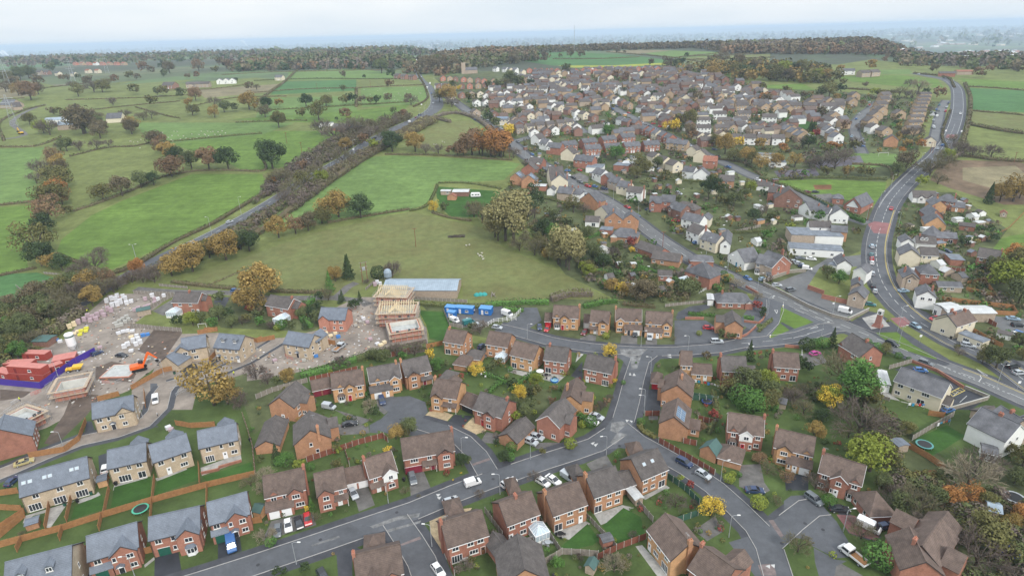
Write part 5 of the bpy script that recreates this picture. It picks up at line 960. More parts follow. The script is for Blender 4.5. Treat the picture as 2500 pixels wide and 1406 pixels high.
trees('D','720,400,370,.95B 760,160,260o 640,170,260n 500,140,180y 390,390,150g 310,210,160L 450,260,130d 810,650,350,1y 940,600,200o 1090,350,120o 400,770,170B 500,880,100s 1540,780,320P 1600,660,260B 1560,850,170O 1420,880,180O 1350,720,130q 980,850,170B 1160,1000,320L 1050,960,200q 1370,1110,190Y 1640,1200,340o 1790,1180,130y 1610,1360,350U 1450,1150,150U 870,1340,220,.95s 270,1240,180,1.1L 745,1140,160L 690,1050,110B 180,710,120r 110,870,80L 1900,720,170q 1960,600,210o 1860,520,120o 1780,620,130B 900,760,150q 1290,900,200q 1200,1120,220B 40,120,190q 10,170,130o 650,380,150L 240,120,150B 1700,900,150o 1870,940,60q 1100,870,120L 1500,1150,160q 1700,1020,60O 1550,1010,50y 1960,1010,160O 1880,1050,120g 1800,1250,160U 1300,1250,150y 740,1260,60q')
trees('C','1530,980,200Y 1560,940,150L 1300,700,60y 1370,750,70R 1660,705,80S 1885,900,115,1.0S 940,1120,70B 370,1360,110G 800,1390,180P 870,1370,120o 1440,330,100r 1540,235,90R 1650,60,170o 1780,170,130s 1850,180,150s 1900,160,130s 1740,110,140q 1890,570,110r 800,1160,45y 60,250,90y 90,80,100Y 200,700,100B 40,180,110d 130,220,110q 180,150,90q 620,290,100s 550,250,80G 560,290,60S 700,170,100U 740,130,70r 1000,270,60s 1500,710,40B 1340,740,40B 1950,650,120L 1480,640,50q 1690,660,50S 1740,660,40s 330,120,60r 1260,900,140U 1400,880,60U 540,1290,70U 500,1290,50q 760,1300,80B 1410,310,90y 30,470,80s 470,450,90S 260,500,60o')
trees('B','240,600,140G 180,560,90c 340,620,95,1y 90,700,130P 100,1160,140P 130,1180,80s 440,920,65,1C 460,1000,90L 1070,390,140g 1170,350,150q 1130,370,110o 1570,590,120d 1610,570,70q 1010,500,70Y 1020,470,50Y 865,185,70P 915,205,80d 640,600,80o 645,490,60y 720,440,50B 1560,640,20Y 1500,690,18Y 1880,560,110d 1830,430,60d 1930,540,70s 1700,820,80B 1240,810,30L 390,1380,90d 180,1406,80d 230,1400,60d 1590,1380,120B 50,1120,60q 400,920,50Y 1190,700,20d 60,560,70q 430,610,60s 620,480,70o 860,370,30q 1140,790,70L 610,580,60L 1640,1330,80o 700,120,40B')
trees('A','1890,740,120L 1960,780,90P 1900,320,40G 170,1100,50L')
trees('E','1840,1410,440,1.05g 1960,1380,240g 2060,1406,170U 2190,590,250g 2110,560,220g 2150,580,80R 2225,640,100q 1530,700,110d 1660,700,140y 1720,680,130q 1880,660,170q 1960,640,110d 1990,720,140q 2080,690,110U 1830,720,110G 1890,500,110q 2120,680,100o 2240,700,100G')
trees('E','100,980,230o 40,860,220q 60,760,180G 170,870,220q 240,700,220b 120,610,200b 60,640,190q 330,610,230q 420,540,230L 350,470,180o 300,540,220b 520,650,260L 500,560,240L 620,570,220L 700,500,240B 640,440,240q 750,430,230g 840,380,230L 900,440,200L 800,540,190g 930,360,170r 760,350,180L 1010,390,150B 220,800,220q 140,740,210o 20,1000,230q 160,990,170G 250,880,170L 430,660,200q 560,480,220o 980,420,160B 1190,240,130O 1230,330,150B 1140,330,140U 1290,290,130B 1350,260,120B 1330,330,120U 880,320,120O 870,120,130B 700,250,150B')
trees('F','310,1190,160g 75,490,330,1g 150,420,230g 655,400,95,1.0C 820,290,110,1c 700,320,130g 760,480,55c 740,500,45c 870,560,100d 830,540,70q 910,480,50c 1190,270,130,1.3B 1070,290,120D 1520,990,90,1.3Y 1570,1090,130G 1640,1070,90q 1910,1130,140Y 330,730,90q 50,620,100b 150,720,80U 240,720,90s 205,730,60S 280,690,60q 420,640,130q 480,620,120d 530,650,100q 560,560,90d 440,720,60c 540,680,70q 970,330,60U 1230,960,150B 1380,960,150B 1120,1000,140q 1020,990,120q 980,1350,70d 1000,1406,110P 980,1300,60G 1800,1060,50d 1850,1100,70q 2040,1090,100q 2100,1050,90o 2200,1080,50s 20,1160,180U 120,1200,130U 200,1200,90q 1940,770,140B 1880,740,90q 1280,990,90G 740,1060,140U 660,1110,50y 1690,1330,40q 560,480,90d 640,480,120L 1470,1000,70q 90,560,80q')
trees('G','500,210,310,1.15w 430,180,220w 700,260,120o 640,220,90y 340,110,100Y 230,100,180L 100,60,170L 1010,450,150g 960,420,110Y 1170,510,230b 1220,440,170o 1100,480,150b 890,410,130g 1560,450,200q 1480,400,100q 1620,420,110q 1370,460,60b 1440,420,70B 1850,270,60s 1960,370,110P 1870,320,70s 1900,310,70S 2140,470,90P 2130,560,90R 2190,590,70d 2180,620,60d 870,970,140Y 890,960,90o 245,1210,130y 100,1310,130Y 40,1240,110d 180,1290,120q 60,1406,120q 250,1300,110o 400,1250,60r 870,1330,70U 910,1190,60Y 880,1220,40S 2070,990,90,1.1c 1440,1110,90q 1700,990,90b 1870,1270,130R 1850,1300,110q 2040,1300,260q 2140,1230,170o 2000,1380,200s 2120,1400,180s 1900,810,70q 1830,790,80q 1940,800,60q 1240,450,100B 1300,470,110d 1370,700,80q 840,800,60S 860,760,40y 1420,820,50L 1130,240,80s 980,230,100q 890,50,40D 1270,220,70q 1060,60,50Y 1010,120,60q 1180,130,60o 1640,770,45S 990,1190,40s 730,690,50y 720,1330,60S 1100,1010,18s')
trees('K','130,900,130d 90,960,60d 250,880,90g 500,880,130d 690,870,130o 860,860,100o 940,850,110d 1040,850,90b 1110,850,80o 1180,850,90d 1280,830,90b 1470,820,80b 850,730,70q 1300,700,90r 1050,600,40d 850,600,75b 930,520,70d 1220,560,160q 1310,600,90d 1180,500,120b 1390,460,80b 1490,520,50b 1320,510,70b 110,980,140b 240,1080,160o 460,990,110o 620,1010,200o 880,1000,120r 910,1020,70y 1430,980,90r 1250,960,20c 790,1000,40d 20,900,70g 1440,500,50q 450,510,90b 260,520,60b 1850,860,190g 1770,830,130o 1890,880,130B 1330,940,70q 1500,860,120B 2060,830,100o 2420,1130,100Y 2240,1030,110d 2310,1080,110q 1960,720,60Y 1900,720,100q 1800,560,180b 1650,560,200b 1740,540,150q 1900,540,150b 1600,500,120b 1760,440,70y 2240,700,80q 2330,720,110q 2400,700,120L')
trees('J','180,770,130g 300,820,190r 370,760,130b 60,740,130b 150,700,120b 90,640,130o 200,620,130q 280,610,150q 490,560,110q 380,680,110b 290,1050,130o 420,1130,160y 500,960,90b 570,960,90o 730,950,110b 1080,860,90U 1290,760,110o 1510,770,90q 1560,780,110o 1730,800,110q 1870,820,130r 1460,880,120o 1810,880,100g 1840,960,130o 2050,980,130g 2140,930,130q 2380,910,190g 2240,920,90q 870,1000,110b 960,1020,120L 930,1080,140q 820,1140,220b 980,1130,130b 1200,990,110U 1370,1000,90L 1450,990,110L 1270,1110,160g 1260,1140,150b 1330,980,70B 750,780,140o 900,740,150U 980,740,140o 1020,700,120L 850,680,110b 820,640,60d 700,700,90U 1100,650,90r 1250,620,90o 1320,620,70b 1580,600,90q 1620,560,130b 1880,600,70r 1790,610,60b 2060,560,80o 2250,640,50d 2380,720,90b 2450,710,70L 640,630,70b 590,620,60r 750,610,60q 1900,540,130r 1540,510,60d 1380,550,110r 1450,560,80b 2120,520,120b 2200,530,110r 2300,520,90b 2050,870,110B')
trees('L','280,385,45d 270,450,80b 350,460,110b 500,405,45o 600,410,90b 700,410,80b 180,450,80b 60,470,130b 1050,365,50b 1110,365,40b 1700,400,50d 400,365,40q 1370,480,70b 1520,530,140b 1600,540,120q 1660,480,80d 1720,560,90b 1810,590,70q 1960,600,140g 2180,590,150o 2230,590,130d 2320,640,120g 2360,540,140b 2200,500,140b 1950,480,110b 2050,470,130b 2450,560,90q 2450,620,100g 2050,640,70b 2400,800,80d 2420,740,100o 2440,830,100O 1100,760,80d 1210,670,60d 1030,610,90r 1130,620,90r 660,700,40q 700,760,50d 510,650,60d 560,570,110q 1390,790,80d 1500,1100,90Y 1590,1110,110Y 1630,1050,120o 1740,1050,150o 1730,1160,130b 970,1150,130G 820,920,50d 1800,840,120b 1760,800,110q 2060,900,40d 100,960,90q 240,890,90q 880,870,60d 1000,890,50o 30,690,160q 110,690,120q 220,680,80d 30,1130,100Y 1380,860,50b')
trees('M','200,570,130y 80,570,110q 280,560,130d 370,570,140o 130,640,190o 240,640,130b 430,660,120o 520,640,140y 610,640,150g 700,640,120o 480,570,110b 580,540,90q 770,680,80o 640,790,160o 560,780,110q 740,760,110d 710,820,80g 230,770,100o 180,770,70r 40,850,110b 1040,530,110g 740,550,80g 1170,450,60r 980,690,60b 1060,780,90y 1120,790,90o 1220,780,90L 1310,770,110L 1430,800,110B 1490,740,150P 1560,760,70d 1680,800,120r 1640,560,100b 2160,550,80r 2380,550,90b 2050,600,110r 1410,680,90U 1300,1110,70o 790,1110,110r 460,1100,50c 490,1090,45c 470,1160,45y 520,1160,70R 560,960,100b 700,1030,40q 1350,1160,90B 1420,1130,60o 400,800,80b 440,870,60r 300,790,60U 880,780,60d 960,860,60r 960,1080,60b 1270,1060,70d 1300,990,60q 1150,1030,50q 1380,780,60q 2100,590,60o')
# the 290 trees that show largest are things of their own; the small far ones are one mass
TREES.sort(key=lambda t: -t[0])
LOD = [crown_round(90+i, 260, .85, .15, 12) for i in range(3)]
def plant_trees():
    far = {}; nf = {'t': 0}
    for k, (s_, p, rad, sh, col, asp) in enumerate(TREES):
        isb = sh in ('ball', 'cone', 'bare')
        if isb or nf['t'] < 285:
            tree_at(p, rad, sh, col, asp); nf['t'] += 0 if isb or rad <= 1.6 else 1
        else:
            q = far.setdefault(col, MB()); L = LOD[k % 3]; b = len(q.v); a = k*1.7; ca, sa = math.cos(a), math.sin(a)
            q.v += [(p.x+(x*ca-y*sa)*rad, p.y+(x*sa+y*ca)*rad, p.z+z*rad*asp+rad*.1) for x, y, z in L.v]; q.f += [tuple(b+i for i in f) for f in L.f]
    m = MB()
    for c, q in far.items(): b = len(m.v); m.v += q.v; i = m.mi(LEAF[c]); m.f += [tuple(b+j for j in f) for f in q.f]; m.m += [i]*len(q.f)
    if m.v: o = m.build('far_trees', None, fix=False); o['kind'] = 'stuff'; tag(o, "small far trees dotted along the distant hedges and among the upper village roofs", 'trees')
plant_trees()
def hedge(reg, P, wd, h, col='brown', dens=13, seed=0, ls=.34, step=None):
    Q = smooth(pts(reg, *P), step or 5); r = random.Random(len(P)*7+int(P[0][0])); mb = MB(); Nn = normals(Q); ml, mt = LEAF.get(col) or TWIG[col], None
    dist = Q[0].length; k = max(1, dist/330); ls2 = ls*k**.8; zz = [ter(q.x, q.y) for q in Q]
    sec = [(-.42, -.2), (-.46, .55), (-.2, .85), (.2, .85), (.46, .55), (.42, -.2)]
    V = []; 
    for i, q in enumerate(Q):
        jw, jh = wd*r.uniform(.6, 1.0), h*r.uniform(.6, .95)
        V.append([(q.x+Nn[i].x*a*jw, q.y+Nn[i].y*a*jw, zz[i]+b*jh) for a, b in sec])
    for i in range(len(V)-1):
        for j in range(5): mb.face([V[i][j], V[i][j+1], V[i+1][j+1], V[i+1][j]], ml)
    mb.face(V[0], ml); mb.face(V[-1][::-1], ml); i2 = mb.mi(LEAF['dull green' if col == 'brown' else ('olive' if col != 'green' else 'dark green')])
    for i in range(len(Q)-1):
        l = (Q[i+1]-Q[i]).length
        for _ in range(int(l*dens*(wd+2*h)*.28/k**1.6)+1):
            t = r.random(); p = Q[i].lerp(Q[i+1], t); n = Nn[i]; a = r.uniform(-1, 1); b = math.sqrt(max(0, 1-a*a*.7))*r.uniform(.5, 1.25) if r.random() < .6 else r.uniform(0, .8)
            if b < .8 and abs(a) < .75: a = math.copysign(r.uniform(.8, 1.25), a)
            leafquad(mb, Vector((p.x+n.x*a*wd*.5, p.y+n.y*a*wd*.5, ter(p.x, p.y)+b*h)), Vector((n.x*a, n.y*a, b)), ls2, r); mb.m[-1] = i2 if r.random() < .38 else 0
    # put the origin on the hedge
    c = Vector((Q[len(Q)//2].x, Q[len(Q)//2].y, zz[len(Q)//2])); mb.v = [(x-c.x, y-c.y, z-c.z) for x, y, z in mb.v]
    o = mb.build('hedge', ml, None, tuple(c), fix=False); auto(o, f"{'clipped' if h < 2.4 and col == 'green' else 'rough'} {col} hedge", 'hedge')
HB = 'brown'
for a in (
 ('Z',((140,622),(250,668)),1.6,1.6,HB),('Z',((245,680),(330,650),(420,597),(520,548),(600,500),(655,468)),2.2,2.0,HB),('Z',((180,517),(240,497),(330,462),(400,432),(480,418)),1.8,1.6,HB),('Z',((480,418),(560,417),(645,417),(640,385)),1.6,1.4,HB),('Z',((0,502),(95,492)),1.6,1.5,HB),('Z',((0,674),(90,655)),1.6,1.4,HB),
 ('Z',((170,383),(260,362),(330,358),(370,348)),1.5,1.3,HB),('Z',((415,347),(560,333),(640,327)),1.8,1.5,'dull green'),('Z',((0,360),(90,357),(150,335)),1.6,1.4,HB),('Z',((575,300),(720,295),(750,296)),1.6,1.3,'dull green'),('Z',((620,272),(800,262),(1000,250)),1.6,1.4,'dull green'),
 ('Z',((610,228),(750,218),(870,216)),1.4,1.2,HB),('Z',((870,216),(960,211),(1035,208)),1.4,1.2,HB),('Z',((870,216),(870,262)),3,2,HB),('Z',((620,258),(690,205),(728,170)),3,2,HB),('Z',((0,245),(60,240)),1.5,1.2,HB),('Z',((160,245),(330,240),(470,232)),1.5,1.2,HB),('Z',((480,258),(570,240),(700,236)),1.4,1.2,HB),
 ('Z',((200,272),(330,258),(440,248)),1.4,1.2,HB),('Z',((330,262),(400,282),(440,290)),1.4,1.2,HB),('Z',((620,198),(760,193),(900,194),(1030,193)),1.5,1.3,'dull green'),('Z',((410,222),(520,218),(620,205)),1.6,1.3,HB),('Z',((100,217),(240,200),(290,188)),1.5,1.3,HB),('Z',((540,184),(640,178),(780,174)),1.4,1.3,HB),
 ('Z',((700,176),(900,172),(1010,170)),1.4,1.2,HB),('Z',((1020,180),(1042,225),(1040,245),(1010,262)),2,1.6,HB),('Z',((640,566),(760,522),(820,490)),1,0.6,HB),('Z',((560,616),(690,528),(880,395),(940,360),(1000,330)),6,3,HB,8),('Z',((300,694),(400,645),(520,590),(640,528),(700,492)),5,2.6,HB,9),
 ('Z',((1000,330),(1060,290),(1110,278),(1160,290),(1200,320),(1240,352)),5,4,'bare',5),('Z',((1100,300),(1060,290)),3,3,'bare'),('Z',((940,378),(1060,380),(1180,388),(1250,392)),1.4,1.3,HB),('Z',((640,560),(760,552)),1,.8,HB),('Z',((800,545),(900,528),(1000,512)),1.6,1.5,HB),('Z',((1000,516),(1040,505),(1062,470),(1068,452)),1.6,1.4,'dull green'),
 ('Z',((1070,448),(1140,448),(1225,462)),1.4,1.3,'dull green'),('Z',((1055,520),(1100,533),(1150,540)),1.5,1.3,'brown'),('Z',((620,650),(500,700)),1,.5,HB),('Z',((660,712),(760,716),(800,712)),1.8,1.6,HB),('Z',((420,690),(520,702),(575,706)),1.8,1.6,HB),('Z',((1185,748),(1260,742),(1340,742)),2.4,2.4,'green',9),('Z',((1005,742),(1080,748),(1200,752)),1.8,1.8,'dull green'),
 ('Z',((1345,735),(1390,722),(1445,722)),3,3.2,'bare'),('Z',((1425,752),(1470,742),(1505,738)),2.6,2.6,'green',9),('Z',((1228,756),(1278,760)),2,2,'green',9),('Z',((1725,690),(1760,712)),3.2,2.6,'green',9),('Z',((1520,745),(1600,752)),1.6,2,'brown'),
 ('Z',((735,920),(800,905),(870,880)),3,2.4,'green',9),('Z',((870,880),(950,862),(1040,850)),3,2.6,'dull green',7),('Z',((1180,915),(1215,925),(1235,935)),1.4,1.6,'green'),('Z',((1195,960),(1215,940),(1230,935)),1.4,1.6,'green'),('Z',((1250,955),(1270,935),(1310,910)),1.3,1.6,'green'),('Z',((765,735),(730,770),(760,800)),2.5,3,'green',8),
 ('Z',((2080,402),(2165,408),(2180,440)),1.5,1.5,HB),('Z',((2362,270),(2500,283)),1.6,1.5,HB),('Z',((2365,305),(2430,318),(2500,328)),3.5,2.6,HB),('Z',((2355,205),(2368,240),(2365,290),(2355,330),(2345,372)),3,2.5,HB),('Z',((2350,382),(2430,392),(2500,396)),3,2.4,HB),('Z',((2355,212),(2430,216),(2500,222)),1.5,1.5,HB),
 ('Z',((2260,420),(2310,395),(2350,375)),4,3,'bare'),('Z',((1880,440),(2010,435),(2165,440)),1.6,1.8,'dull green'),('Z',((1855,435),(1930,460),(2020,500),(2110,540)),1.6,1.6,'dull green'),('Z',((1650,385),(1800,395),(1860,430)),1.6,1.4,'brown'),('Z',((2110,545),(2060,525)),2.4,2.6,'green'),('Z',((2290,545),(2350,552),(2410,558)),2.0,1.8,'green',8),
 ('Z',((2020,215),(2130,222),(2200,228)),2.4,2,HB),('Z',((1640,187),(1700,195),(1740,215)),2,2,'dull green'),('Z',((2230,180),(2310,190),(2330,215)),2,2,HB),('Z',((1480,505),(1500,515),(1515,525)),1.6,1.6,'green',8),('Z',((1560,655),(1610,668),(1660,690)),1.6,1.6,'green'),('Z',((1440,660),(1500,668),(1580,660)),2.5,2,'green',8),
 ('Z',((1360,575),(1420,585),(1470,570)),2,2,'green',8),('Z',((1780,965),(1840,985),(1900,1000)),4,3,'green',9),('D',((1790,1030),(1900,1000),(1973,940)),3,2.2,'golden'),('Z',((2320,375),(2300,330),(2320,270)),1.6,1.4,'brown'),('I',((85,640),(10,700),(-30,740)),1.2,1.4,'dull green'),('G',((1545,590),(1790,610)),.9,1.6,'green'),('G',((2025,620),(2110,640)),.9,1.6,'green'),
 ('C',((1000,240),(990,290),(1030,330),(1110,370)),1.4,1.2,'olive'),('Z',((1730,1060),(1750,1010),(1740,960)),1.4,1.8,'dull green'),('Z',((10,345),(0,300),(60,270),(110,258)),2,1.6,HB),('Z',((1500,405),(1560,425),(1640,440)),1.6,1.6,'dull green'),('Z',((1240,500),(1320,485),(1400,505)),1.6,1.6,'dull green'),('Z',((1640,440),(1750,450),(1800,470)),1.8,1.8,'dull green'),
 ('Z',((1650,500),(1720,510),(1780,500)),1.8,1.8,'dull green'),('Z',((1700,560),(1790,570),(1880,565)),1.8,1.8,'dull green'),('Z',((1820,520),(1880,540),(1950,548)),1.8,1.8,'dull green'),('Z',((1660,140),(1880,130)),2,1.5,HB),('Z',((1680,147),(1890,141)),2,1.5,HB),('Z',((1700,153),(1880,148)),2,1.5,HB),('Z',((1480,128),(1560,134),(1660,144),(1740,158)),2,1.5,HB),('Z',((1640,143),(1760,130)),2,1.5,HB),
 ('Z',((1350,145),(1470,144),(1560,140)),2,1.5,HB)):
    hedge(*a)
# ------------------------------------------------------------------ cars and vans
CP = {k: mat('car paint '+k, c, rough=.28, var=.02, spec=.6) for k, c in {'white':(.75,.75,.75),'silver':(.42,.45,.48),'grey':(.14,.155,.17),'black':(.02,.022,.026),'navy':(.025,.045,.11),'blue':(.05,.14,.35),'red':(.45,.025,.03),'dark red':(.16,.02,.03),'gold':(.42,.36,.17),'teal':(.03,.16,.17),'light blue':(.25,.36,.45),'magenta':(.45,.04,.25)}.items()}
m_tyre = mat('tyre rubber', (.015,.015,.016)); m_cg = mat('car glass', (.018,.022,.03), rough=.08, spec=.9, var=.1); m_lamp = mat('lamp lens', (.7,.7,.68), rough=.15); m_tail = mat('tail lamp red', (.4,.02,.02), rough=.2)
SPEC = {'car': (4.1, 1.72, 1.46, [(-2.05,.32),(-2.02,.85),(-1.85,.98),(1.0,.92),(1.85,.78),(2.05,.55),(2.03,.3)], [(-1.85,.96),(-1.45,1.42),(.1,1.46),(1.05,.9)]),
 'saloon': (4.6, 1.8, 1.44, [(-2.3,.35),(-2.27,.88),(-2.1,1.0),(-1.4,1.0),(1.05,.92),(2.1,.76),(2.3,.5),(2.27,.3)], [(-1.75,.98),(-.95,1.40),(.25,1.44),(1.2,.9)]),
 'suv': (4.5, 1.85, 1.7, [(-2.25,.4),(-2.22,1.05),(1.1,1.05),(2.05,.98),(2.25,.6),(2.22,.35)], [(-2.18,1.04),(-1.95,1.66),(.3,1.7),(1.2,1.03)]),
 'estate': (4.6, 1.8, 1.5, [(-2.3,.35),(-2.27,.95),(1.1,.92),(2.1,.78),(2.3,.5),(2.27,.3)], [(-2.2,.94),(-1.85,1.46),(.2,1.5),(1.2,.9)]),
 'van': (5.0, 1.95, 2.2, [(-2.5,.35),(-2.5,2.1),(-2.4,2.2),(.9,2.2),(1.1,2.12),(1.15,1.35),(2.25,1.1),(2.5,.7),(2.48,.35)], [(.95,1.3),(.95,2.0),(1.3,1.98),(2.02,1.14)]),
 'small van': (4.3, 1.75, 1.85, [(-2.15,.35),(-2.15,1.75),(-2.05,1.85),(.4,1.85),(.6,1.8),(.7,1.1),(1.9,.9),(2.15,.6),(2.13,.32)], [(.5,1.05),(.5,1.72),(.75,1.72),(1.45,.95)])}
def car_meshes(t):
    def fn():
        Ln, W, Hh, body, cab = SPEC[t]; m = MB(); n = len(body)
        def ring(y, inset): return [(x*(1-inset*.02), y, z-(inset*.03 if z > .8 else 0)) for x, z in body]
        ys = [(-W/2, .9), (-W/2+.1, 0), (W/2-.1, 0), (W/2, .9)]; rings = [ring(y, i*2) for y, i in ys]
        V = [p for r_ in rings for p in r_]; F = [tuple(range(n)), tuple(range(3*n, 4*n))[::-1]]
        for k in range(3):
            for i in range(n): j = (i+1) % n; F.append((k*n+i, (k+1)*n+i, (k+1)*n+j, k*n+j))
        m.solid(V, F); b = m
        g = MB(); ti = .17; c = cab
        lo = W/2-.05; hi = W/2-.05-ti
        def cz(z): return (z-c[0][1])/(max(q[1] for q in c)-c[0][1]+1e-6)
        P = [(x, -(lo-(lo-hi)*max(0, cz(z))), z) for x, z in c]; Q = [(x, -y, z) for x, y, z in P]; k = len(c)
        g.solid(P+Q, [tuple(range(k)), tuple(range(k, 2*k))[::-1]]+[(i, k+i, k+(i+1) % k, (i+1) % k) for i in range(k)])
        rf = MB()
        if 'van' not in t:
            x0, z0 = c[1]; x1, z1 = c[2]; hh = hi+.015; rf.solid([(x0-.05, -hh, z0+.0), (x1+.05, -hh, z1-.0), (x1+.05, hh, z1), (x0-.05, hh, z0), (x0+.02, -hh+.1, z0+.05), (x1-.04, -hh+.1, z1+.05), (x1-.04, hh-.1, z1+.05), (x0+.02, hh-.1, z0+.05)], [(3,2,1,0),(4,5,6,7),(0,1,5,4),(1,2,6,5),(2,3,7,6),(3,0,4,7)])
            for s in (-1, 1):
                for (xa, za), (xb, zb) in ((c[0], c[1]), (c[3], c[2]), ((c[1][0]*.4+c[2][0]*.6-.2, c[0][1]), (c[1][0]*.4+c[2][0]*.6-.2, z1))):
                    rf.bar((xa, s*lo, za), (xb, s*hi, zb), .045)
        wl = MB(); pr = [(.31, -.1), (.33, -.08), (.33, .08), (.31, .1)]
        V = []; F = []; nn = 12
        for r_, y in pr: V += [(r_*math.cos(6.2832*i/nn), y, r_*math.sin(6.2832*i/nn)) for i in range(nn)]
        for q in range(3): F += [(q*nn+i, q*nn+(i+1) % nn, (q+1)*nn+(i+1) % nn, (q+1)*nn+i) for i in range(nn)]
        F += [tuple(range(nn))[::-1], tuple(range(3*nn, 4*nn))]; wl.solid(V, F, m_tyre)
        for y in (-.11, .11): wl.solid([(.19*math.cos(6.2832*i/8), y, .19*math.sin(6.2832*i/8)) for i in range(8)], [tuple(range(8)) if y > 0 else tuple(range(8))[::-1]], m_steel)
        hl = MB(); hl.box(-.05, .05, -.18, .18, -.07, .07)
        bm = b.mesh('car_body', None, True); bm.materials.clear(); bm.materials.append(None)
        rm = rf.mesh('car_roof', None, True) if rf.v else None
        if rm: rm.materials.clear(); rm.materials.append(None)
        return bm, g.mesh('car_glass', m_cg, True), rm, wl.mesh('wheel', None, False), hl.mesh('headlight', m_lamp, True), hl.mesh('tail_light', m_tail, True)
    return shared(('car', t), fn)
CARN = {'car':'hatchback car','saloon':'saloon car','suv':'tall suv','estate':'estate car','van':'high-roofed van','small van':'small van'}
def car(reg, x1, y1, x2, y2, t='car', col='silver', label=None, group='vehicles parked and driving in the village', small=False):
    """from the rear pixel to the front pixel"""
    a, b = atr(reg, x1, y1), atr(reg, x2, y2); c = (a+b)/2; ang = math.atan2(b.y-a.y, b.x-a.x); bm, g, rm, wl, hl, tl = car_meshes(t); Ln, W = SPEC[t][:2]
    r = root('parked_'+('van' if 'van' in t else 'car'), (c.x, c.y, ter(c.x, c.y)+.02), ang)
    o = link('body', bm, r); o.material_slots[0].link = 'OBJECT'; o.material_slots[0].material = CP[col]; link('windows', g, r)
    if rm: o = link('roof', rm, r); o.material_slots[0].link = 'OBJECT'; o.material_slots[0].material = CP[col]
    for x in (-Ln*.31, Ln*.32):
        for y in (-W/2+.1, W/2-.1): link('wheel', wl, r, (x, y, .32))
    if not small:
        for y in (-W*.34, W*.34): link('headlight', hl, r, (Ln/2-.06, y, .66)); link('tail_light', tl, r, (-Ln/2+.04, y, .75 if 'van' not in t else 1))
    FOOT.append((c.x, c.y, 2.4))
    if label: tag(r, label, 'van' if 'van' in t else 'car', group)
    else: auto(r, f"{col} {CARN[t]}", 'van' if 'van' in t else 'car', group)
    return r
